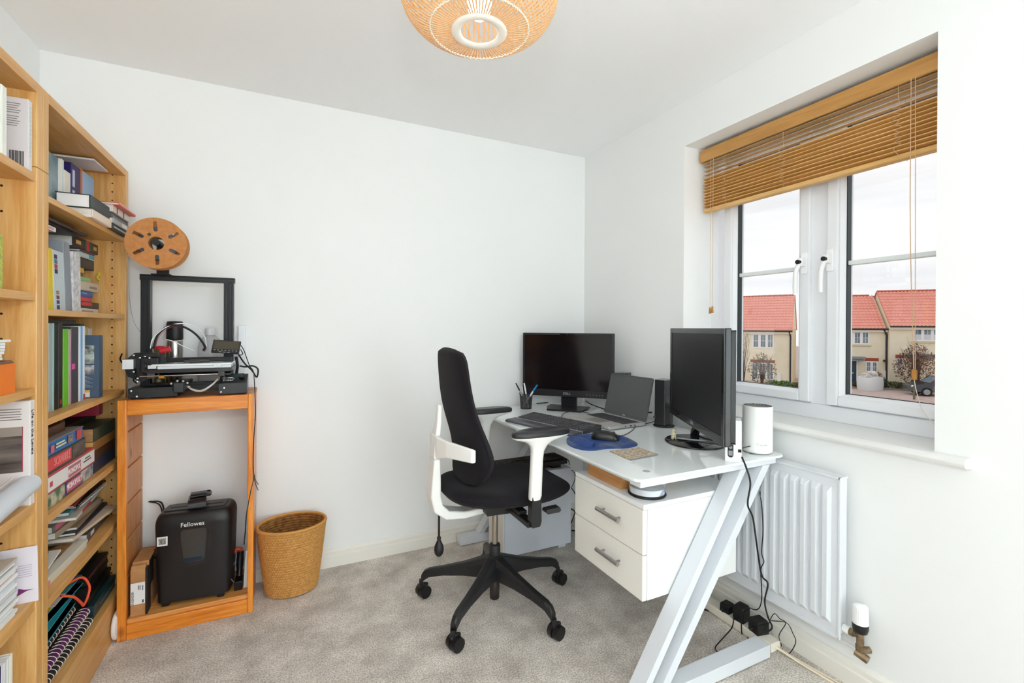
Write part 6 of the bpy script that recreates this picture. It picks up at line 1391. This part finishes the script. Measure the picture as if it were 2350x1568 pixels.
# ================================================================== the street outside
GZ = -3.45
gr = G().box(3.2, 130, -70, 120, GZ-.1, GZ); og = obj('ground', gr, mat('#c9b6ac', .9, var='#bba69c', vs_=1.5, bump=.3, bs=6)); og['kind'] = 'structure'
A = Vector((36.604, 28.903, 0)); B = Vector((46.752, 18.409, 0)); FX = (B-A).normalized(); FN = Vector((-FX.y, FX.x, 0))   # FX along the row, FN away from us
if FN.x < 0: FN = -FN
def fac(px, py, off=0):
    """(s, z) on the house fronts for a direction of view"""
    d = ray(px, py); A2 = A+FN*off; t = (A2-O).dot(FN)/d.dot(FN); p = O+d*t; return (p-A2).dot(FX), p.z
def FP(s, d, z): q = A+FX*s+FN*d; return Vector((q.x, q.y, z))
def hb(g, s0, s1, d0, d1, z0, z1, mi=0):
    return g.hexa([FP(s0, d0, z0), FP(s1, d0, z0), FP(s1, d1, z0), FP(s0, d1, z0), FP(s0, d0, z1), FP(s1, d0, z1), FP(s1, d1, z1), FP(s0, d1, z1)], mi)
REND = mat('#f3ead2', .9, var='#ede2c6', vs_=1.2)
RENDP = mat('#d6c9ae', .9)
TILE = bpy.data.materials.new('pantiles'); TILE.use_nodes = True; n = TILE.node_tree; b = n.nodes['Principled BSDF']; b.inputs['Roughness'].default_value = .85
t = n.nodes.new('ShaderNodeTexCoord'); nz = n.nodes.new('ShaderNodeTexNoise'); nz.inputs['Scale'].default_value = 2.5; n.links.new(t.outputs['Object'], nz.inputs['Vector'])
r = n.nodes.new('ShaderNodeValToRGB'); r.color_ramp.elements[0].color = lin('#e29484'); r.color_ramp.elements[1].color = lin('#f0a898'); n.links.new(nz.outputs[0], r.inputs[0]); n.links.new(r.outputs[0], b.inputs['Base Color'])
BRK = mat('#a8543e', .9); DKG = mat('#2c2b2c', .5); WFR = mat('#f1f2f4', .4); PANE = mat('#5d6a72', .1, var='#8d999e', vs_=1.5); NET = mat('#d8dadc', .8)
def house(label, s0, s1, off, ze, zr, dep, lefthip=None):
    t = thing('terraced_house', label, 'house', tuple(FP((s0+s1)/2, off, GZ)), 0, None)
    g = hb(G(), s0, s1, off, off+dep, GZ, ze); mid = off+dep/2
    for s in (s0, s1):   # gables
        g.add([FP(s, off, ze), FP(s, off+dep, ze), FP(s, mid, zr-.12)], [(0, 1, 2)] if s == s0 else [(2, 1, 0)])
    g.add([FP(s0, off, ze), FP(s1, off, ze), FP(s1, mid, zr-.12), FP(s0, mid, zr-.12), FP(s0, off+dep, ze), FP(s1, off+dep, ze)], [(0, 1, 2, 3), (3, 2, 5, 4)])
    obj('wall', g, REND, t, world=True)
    # pantile slope with rolls and courses
    rf = G(); pw = .26; ph = .33; L_s = math.hypot(mid-off+.25, zr-ze+.12); nr = int(L_s/ph); ncs = int((s1-s0+.16)/pw)
    a0 = FP(s0-.08, off-.25, ze-.06); ez = (FP(s0-.08, mid, zr)-a0)/L_s; nrm = FX.cross(ez); nrm = nrm if nrm.z > 0 else -nrm
    sub_ = 4
    for j in range(nr):
        vs = []
        for jj in (0, 1):
            for i in range(ncs*sub_+1):
                ph_ = 2*PI*(i % sub_)/sub_; hgt = .035*math.cos(ph_)+.045*(1-jj)+.02
                vs.append(a0+FX*(i*pw/sub_)+ez*min((j+jj)*L_s/nr, L_s)+nrm*hgt)
        m_ = ncs*sub_+1
        rf.add(vs, [(i, i+1, m_+i+1, m_+i) for i in range(m_-1)], True)
        vs2 = [v-nrm*.05 for v in vs[:m_]]
        rf.add(vs[:m_]+vs2, [(i, m_+i, m_+i+1, i+1) for i in range(m_-1)], True)
    rf.add([a0-nrm*.02, a0+FX*(ncs*pw)-nrm*.02, a0+FX*(ncs*pw)+ez*L_s-nrm*.02, a0+ez*L_s-nrm*.02], [(0, 1, 2, 3)])
    rf.add([FP(s0-.08, mid, zr), FP(s1+.08, mid, zr), FP(s1+.08, off+dep+.2, ze), FP(s0-.08, off+dep+.2, ze)], [(0, 1, 2, 3)])
    roof = obj('roof', rf, TILE, t, world=True)
    rd_ = G()
    for i in range(int((s1-s0)/.45)): rd_.cyl(FP(s0+i*.45, mid, zr), FP(s0+i*.45+.43, mid, zr), .10, .11, n=8)
    obj('ridge_tiles', rd_, mat('#b9604a', .85), roof, world=True)
    obj('gutter', G().cyl(FP(s0-.05, off-.28, ze-.10), FP(s1+.05, off-.28, ze-.10), .065, n=10), DKG, t, world=True)
    obj('soffit', hb(G(), s0-.02, s1+.02, off-.22, off-.003, ze-.34, ze-.14), mat('#e9e3cf', .6), t, world=True)
    return t
def hwin(t, sA, sB, z0, z1, off, lights=3, cols=2, net=0, sill=True, lintel=False):
    w = obj('window', hb(G(), sA, sB, off-.04, off-.002, z0, z1), WFR, t, world=True); g = G(); h = G(); LW = (sB-sA)/lights
    for k in range(lights):
        a = sA+k*LW+.09; b = sA+(k+1)*LW-.09; zz0, zz1 = z0+.12, z1-.1; cw = (b-a)/cols; zm = (zz0+zz1)/2
        for c in range(cols):
            for (u, v) in ((zz0, zm-.015), (zm+.015, zz1)): hb(g, a+c*cw+.015, a+(c+1)*cw-.015, off-.046, off-.041, u, v)
        if net: hb(h, a+.015, b-.015, off-.05, off-.047, zz0, lerp(zz0, zz1, net))
    obj('pane', g, PANE, w, world=True)
    if net: obj('net_curtain', h, NET, w, world=True)
    if sill: obj('sill', hb(G(), sA-.12, sB+.12, off-.10, off-.001, z0-.13, z0-.03), mat('#d9cba6', .8), t, world=True)
    if lintel: obj('brick_lintel', hb(G(), sA-.06, sB+.06, off-.035, off-.002, z1+.02, z1+.28), BRK, t, world=True)
def SZ(px, py, off=0): return fac(px, py, off)
# left house (seen through the left light)
o1 = 0
s1_, e1_ = SZ(1818, 758, o1); _, r1_ = SZ(1760, 680, o1+2.6)
A0_, FX0_, FN0_ = A, FX, FN
cn = O+ray(1818, 760)*41; A = Vector((cn.x, cn.y, 0)); FX = Vector((.49, -.872, 0)).normalized(); FN = Vector((-FX.y, FX.x, 0))
s1_, e1_ = SZ(1818, 758, 0); r1_ = SZ(1790, 679, 2.6)[1]
h1 = house('cream rendered house with a pink pantile roof seen through the left window light', -9.5, s1_, o1, e1_, r1_, 5.2)
for (a, b, c, d, nt_, lt_) in ((1727, 1776, 766, 800, 0, 0), (1724, 1776, 832, 874, 0, 1)):
    sA, z1w = SZ(a, c, o1); sB, z0w = SZ(b, d, o1); hwin(h1, sA, sB, z0w, z1w, o1, 3, 2, nt_, False, lt_)
sd = SZ(1814, 800, o1)[0]
obj('downpipe', G().tube([FP(sd-.1, o1-.25, e1_-.12), FP(sd, o1-.08, e1_-.6), FP(sd, o1-.08, e1_-1.2), FP(sd, o1-.08, GZ)], .06, 8, k=3), DKG, h1, world=True)
m0, mz1 = SZ(1783, 857, o1); m1, mz0 = SZ(1792, 880, o1)
obj('meter_box', hb(G(), m0, m1, o1-.12, o1-.002, mz0, mz1), WFR, h1, world=True)
A, FX, FN = A0_, FX0_, FN0_
# middle house
o2 = .6
s20 = SZ(1905, 800, o2)[0]; s21 = SZ(2034, 752, o2)[0]; e2_ = SZ(1990, 753, o2)[1]; r2_ = SZ(1990, 679, o2+2.7)[1]
h2 = house('cream rendered house with a grey door canopy left of the brown tree', s20, s21, o2, e2_, r2_, 5.4)
for a, b, c, d, lt_, cl, n_ in ((1940, 1995, 761, 791, 0, 2, 3), (1986, 2014, 829, 855, 1, 2, 2)):
    sA, z1w = SZ(a, c, o2); sB, z0w = SZ(b, d, o2); hwin(h2, sA, sB, z0w, z1w, o2, n_, cl, 0, True, lt_)
sA, z1w = SZ(1943, 828, o2); sB = SZ(1965, 828, o2)[0]
dr = obj('front_door', hb(G(), sA, sB, o2-.05, o2-.002, GZ+.05, z1w), mat('#2e4250', .4), h2, world=True)
obj('door_frame', hb(hb(hb(G(), sA-.12, sA, o2-.07, o2-.002, GZ, z1w+.1), sB, sB+.12, o2-.07, o2-.002, GZ, z1w+.1), sA-.12, sB+.12, o2-.07, o2-.002, z1w, z1w+.12), WFR, dr, world=True)
obj('letter_plate', hb(G(), lerp(sA, sB, .3), lerp(sA, sB, .7), o2-.07, o2-.051, GZ+1.0, GZ+1.1), mat('#d5d5d2', .3, .6), dr, world=True)
cz = SZ(1960, 822, o2)[1]; sC = SZ(1978, 822, o2)[0]
obj('door_canopy', hb(hb(G(), sA-.5, sC, o2-.9, o2-.002, cz-.02, cz+.14), sA-.4, sC-.1, o2-.8, o2-.002, cz-.22, cz-.021), mat('#8b8f92', .7), h2, world=True)
sd = SZ(2035, 800, o2)[0]
obj('downpipe', G().tube([FP(sd-.3, o2-.25, e2_-.12), FP(sd-.05, o2-.10, e2_-.6), FP(sd-.05, o2-.08, e2_-1.2), FP(sd-.05, o2-.08, GZ)], .06, 8, k=3), DKG, h2, world=True)
m0, mz1 = SZ(2024, 851, o2); m1, mz0 = SZ(2033, 873, o2)
obj('meter_box', hb(G(), m0, m1, o2-.12, o2-.002, mz0, mz1), WFR, h2, world=True)
vt = SZ(2029, 828, o2); obj('flue', G().cyl(FP(vt[0], o2-.002, vt[1]), FP(vt[0], o2-.22, vt[1]), .10, n=12), mat('#4b2f28', .6), h2, world=True)
# right house
o3 = .15
s30 = s21+.08; s31 = SZ(2300, 750, o3)[0]; e3_ = SZ(2090, 747, o3)[1]; r3_ = SZ(2090, 668, o3+2.7)[1]
h3 = house('taller cream house with the orange pantile roof behind the brown tree', s30, s31, o3, e3_, r3_, 5.4)
sA, z1w = SZ(2095, 754, o3); sB = SZ(2162, 754, o3)[0]; z0w = SZ(2095, 783, o3)[1]; hwin(h3, sA, sB, z0w, z1w, o3, 3, 2, .5, True, False)
sA, z1w = SZ(2057, 822, o3); sB, z0w = SZ(2072, 851, o3); hwin(h3, sA, sB, z0w, z1w, o3, 1, 2, .45, True, True)
sA, z1w = SZ(2146, 824, o3); sB, z0w = SZ(2168, 851, o3); hwin(h3, sA, sB, z0w, z1w, o3, 1, 2, .45, True, True)
cA, cz = SZ(2078, 815, o3); cB = SZ(2137, 815, o3)[0]
obj('door_canopy', hb(hb(G(), cA, cB, o3-.9, o3-.002, cz-.02, cz+.12), cA+.1, cB-.1, o3-.8, o3-.002, cz-.22, cz-.021), mat('#8b8f92', .7), h3, world=True)
dA = lerp(cA, cB, .25); dB = lerp(cA, cB, .55); obj('front_door', hb(G(), dA, dB, o3-.05, o3-.002, GZ+.05, cz-.35), mat('#39434a', .4), h3, world=True)
sd = s30+.18
# shared verge strip
tag(obj('kerb', hb(G(), -8, 22, -1.9, -1.7, GZ, GZ+.12), mat('#9a8f84', .9)), 'grey kerb edging the front gardens across the road', 'kerb', kind='structure')
tag(obj('road', hb(G(), -12, 26, -9.2, -4.2, GZ+.001, GZ+.02), mat('#c9b2aa', .9, var='#b8a097', vs_=2)), 'pink-grey block-paved road in front of the houses', 'road', kind='structure')
rs = random.Random(11)
def leafy(name, label, cat, c, rx, rz, nl, size, cols, trunk, base=0, bare=0):
    t = thing(name, label, cat, tuple(c))
    g = G()
    bp_ = []
    for k in range(trunk):
        a = rs.uniform(0, 2*PI); e = Vector((math.cos(a)*rx*rs.uniform(.2, .8), math.sin(a)*rx*rs.uniform(.2, .8), rz*rs.uniform(.6, 1.0)))
        m1_ = e*.45+Vector((0, 0, rz*.12)); g.tube([(0, 0, 0), m1_*.5, m1_, e], [.03, .02, .012, .006], 5, k=2); bp_.append(e)
        for q in range(3):
            f = m1_.lerp(e, rs.uniform(.1, .9)); f2 = f+Vector((rs.uniform(-1, 1)*rx*.4, rs.uniform(-1, 1)*rx*.4, rs.uniform(0, .3)*rz)); g.tube([f, f2], [.008, .004], 4, k=1)
    obj('branches', g, mat('#6b5a4c', .9), t)
    if nl:
        l = G()
        for k in range(nl):
            while 1:
                p = Vector((rs.uniform(-1, 1), rs.uniform(-1, 1), rs.uniform(-1, 1)))
                if p.length < 1: break
            tp = 1-.45*max(0, p.z)
            p = Vector((p.x*rx*tp, p.y*rx*tp, base+rz*.5*(p.z+1)*(1-base/rz if rz else 1)))
            R = Matrix.Rotation(rs.uniform(0, 6.3), 3, 'X') @ Matrix.Rotation(rs.uniform(0, 6.3), 3, 'Z'); s = size*rs.uniform(.6, 1.3)
            l.add([p+R @ Vector(q)*s for q in ((-.5, 0, 0), (0, -.35, .1), (.5, 0, 0), (0, .35, .1))], [(0, 1, 2, 3)], mi=rs.randrange(len(cols)))
        obj('foliage', l, [mat(c_, .8) for c_ in cols], t)
    return t
def gp(px, py, z=GZ): return atZ(z, px, py)
pB = FP(SZ(2104, 850, -2.2)[0], -2.2, GZ); leafy('young_tree', 'bushy young tree with rust-brown leaves in front of the right house', 'tree', pB, 1.5, 3.7, 1900, .17, ('#8a4f38', '#6f3d2c', '#9c6a52', '#5f4a32'), 16, .35)
pA = gp(1748, 888); leafy('young_tree', 'small brown-leaved tree before the left house window', 'tree', pA, 1.15, 2.9, 900, .14, ('#6d6453', '#7c6a52', '#545a40', '#857562'), 16, .2)
leafy('bare_shrub', 'tall leafless twiggy shrub left of the small brown-leaved tree', 'shrub', gp(1706, 886), .9, 4.6, 0, .1, (), 16)
for i, (px, w, h, cols, lb) in enumerate(((1800, .9, .55, ('#5c7d2c', '#74933a', '#3f6a3a'), 'low green shrub at the foot of the left house downpipe'), (1775, .8, .6, ('#7d9a3a', '#56772e'), 'bright green low shrub under the small brown-leaved tree'), (1828, .7, .4, ('#6b6a35', '#8c6a44'), 'olive low shrub at the left house corner'),
        (2026, .9, .8, ('#3d5a35', '#55713f', '#2f4a3a'), 'dark green shrub beside the white sack'), (2060, 1.3, .6, ('#5b6b38', '#4a5a30', '#76803f'), 'low olive hedge clump left of the brown tree'), (2084, 1.2, .5, ('#4f6236', '#6a6a3a'), 'low hedge clump under the brown tree'), (2016, .7, 1.3, ('#8a8f5a', '#b07a58', '#5f6e3a'), 'reddish green bush behind the white sack'), (1968, .55, .5, ('#7c7564', '#615a48'), 'small grey-brown plant beside the blue door'))):
    leafy('garden_shrub', lb, 'shrub', FP(SZ(px, 880, -1.0)[0], -1.0, GZ) if px > 1900 else gp(px, 889), w*.8, h, 420, .16, cols, 4)
# white bulk bag
bg_ = thing('builders_bag', 'white builder\'s bulk bag standing on the paving by the blue door', 'bag', tuple(FP(SZ(1997, 880, -2.6)[0], -2.6, GZ)))
def bagf(u, v):
    a = 2*PI*u; ca, sa = math.cos(a), math.sin(a); e = 3.2; k = 1+.08*math.sin(v*PI); x = math.copysign(abs(ca)**(2/e), ca); y = math.copysign(abs(sa)**(2/e), sa)
    return (x*.95*k+.03*math.sin(5*a), y*.6*k, v*1.05+.05*math.sin(3*a)*v)
obj('sack', G().grid(bagf, 40, 10, cu=True).add([bagf(i/40, 1) for i in range(40)], [tuple(range(40))]), mat('#d9dcdd', .8, bump=.6, bs=4), bg_)
obj('contents', G().ball((-.45, 0, 1.15), (.42, .4, .26), 14, 8).ball((.35, .1, 1.2), (.6, .4, .3), 14, 8), mat('#e6e2de', .8, var='#9a8f86', vs_=3), bg_)
# parked car
cp = FP(SZ(2166, 880, -4.6)[0], -4.6, GZ); cr = thing('parked_car', 'dark silver car parked at the right edge of the window view', 'car', tuple(cp), math.atan2(FX.y, FX.x))
CARP = mat('#4b535a', .25, .5, coat=.5)
sd_ = [(-2.1, .32), (-2.12, .62), (-1.95, .80), (-1.1, .95), (-.55, 1.38), (.75, 1.42), (1.45, 1.02), (1.95, .92), (2.1, .6), (2.08, .32)]
obj('body', G().prism(sd_, -.82, .82, 'y'), CARP, cr, bev=.08, seg=3)
for yy in (-.825, .815): obj('side_window', G().prism([(-.98, .98), (-.52, 1.32), (.68, 1.35), (1.25, 1.02)], yy, yy+.01, 'y'), mat('#22292e', .1), cr)
obj('windscreen', G().hexa([(-1.10, -.68, .97), (-1.10, .68, .97), (-1.08, .68, .97), (-1.08, -.68, .97), (-.60, -.58, 1.36), (-.60, .58, 1.36), (-.56, .58, 1.36), (-.56, -.58, 1.36)]), mat('#7c8a92', .08), cr)
for x in (-1.3, 1.3):
    for y in (-.84, .66): w_ = obj('wheel', G().cyl((x, y, .32), (x, y+.18, .32), .32, n=28), mat('#161616', .7), cr); obj('hubcap', G().cyl((x, y-.01 if y < 0 else y+.19, .32), (x, y if y < 0 else y+.18, .32), .20, n=20), mat('#a9adb0', .3, .8), w_)
obj('headlamp', G().ball((-2.02, -.6, .68), (.10, .16, .09), 12, 8), mat('#e6ecef', .1), cr)
# bollard
b0 = FP(SZ(2098, 900, -7.5)[0], -7.5, GZ); tag(obj('post', G().cyl(b0, b0+Vector((0, 0, .95)), .07, .06, n=10), mat('#6f6a55', .8), bev=.01), 'weathered wooden post at the near side of the road', 'post')
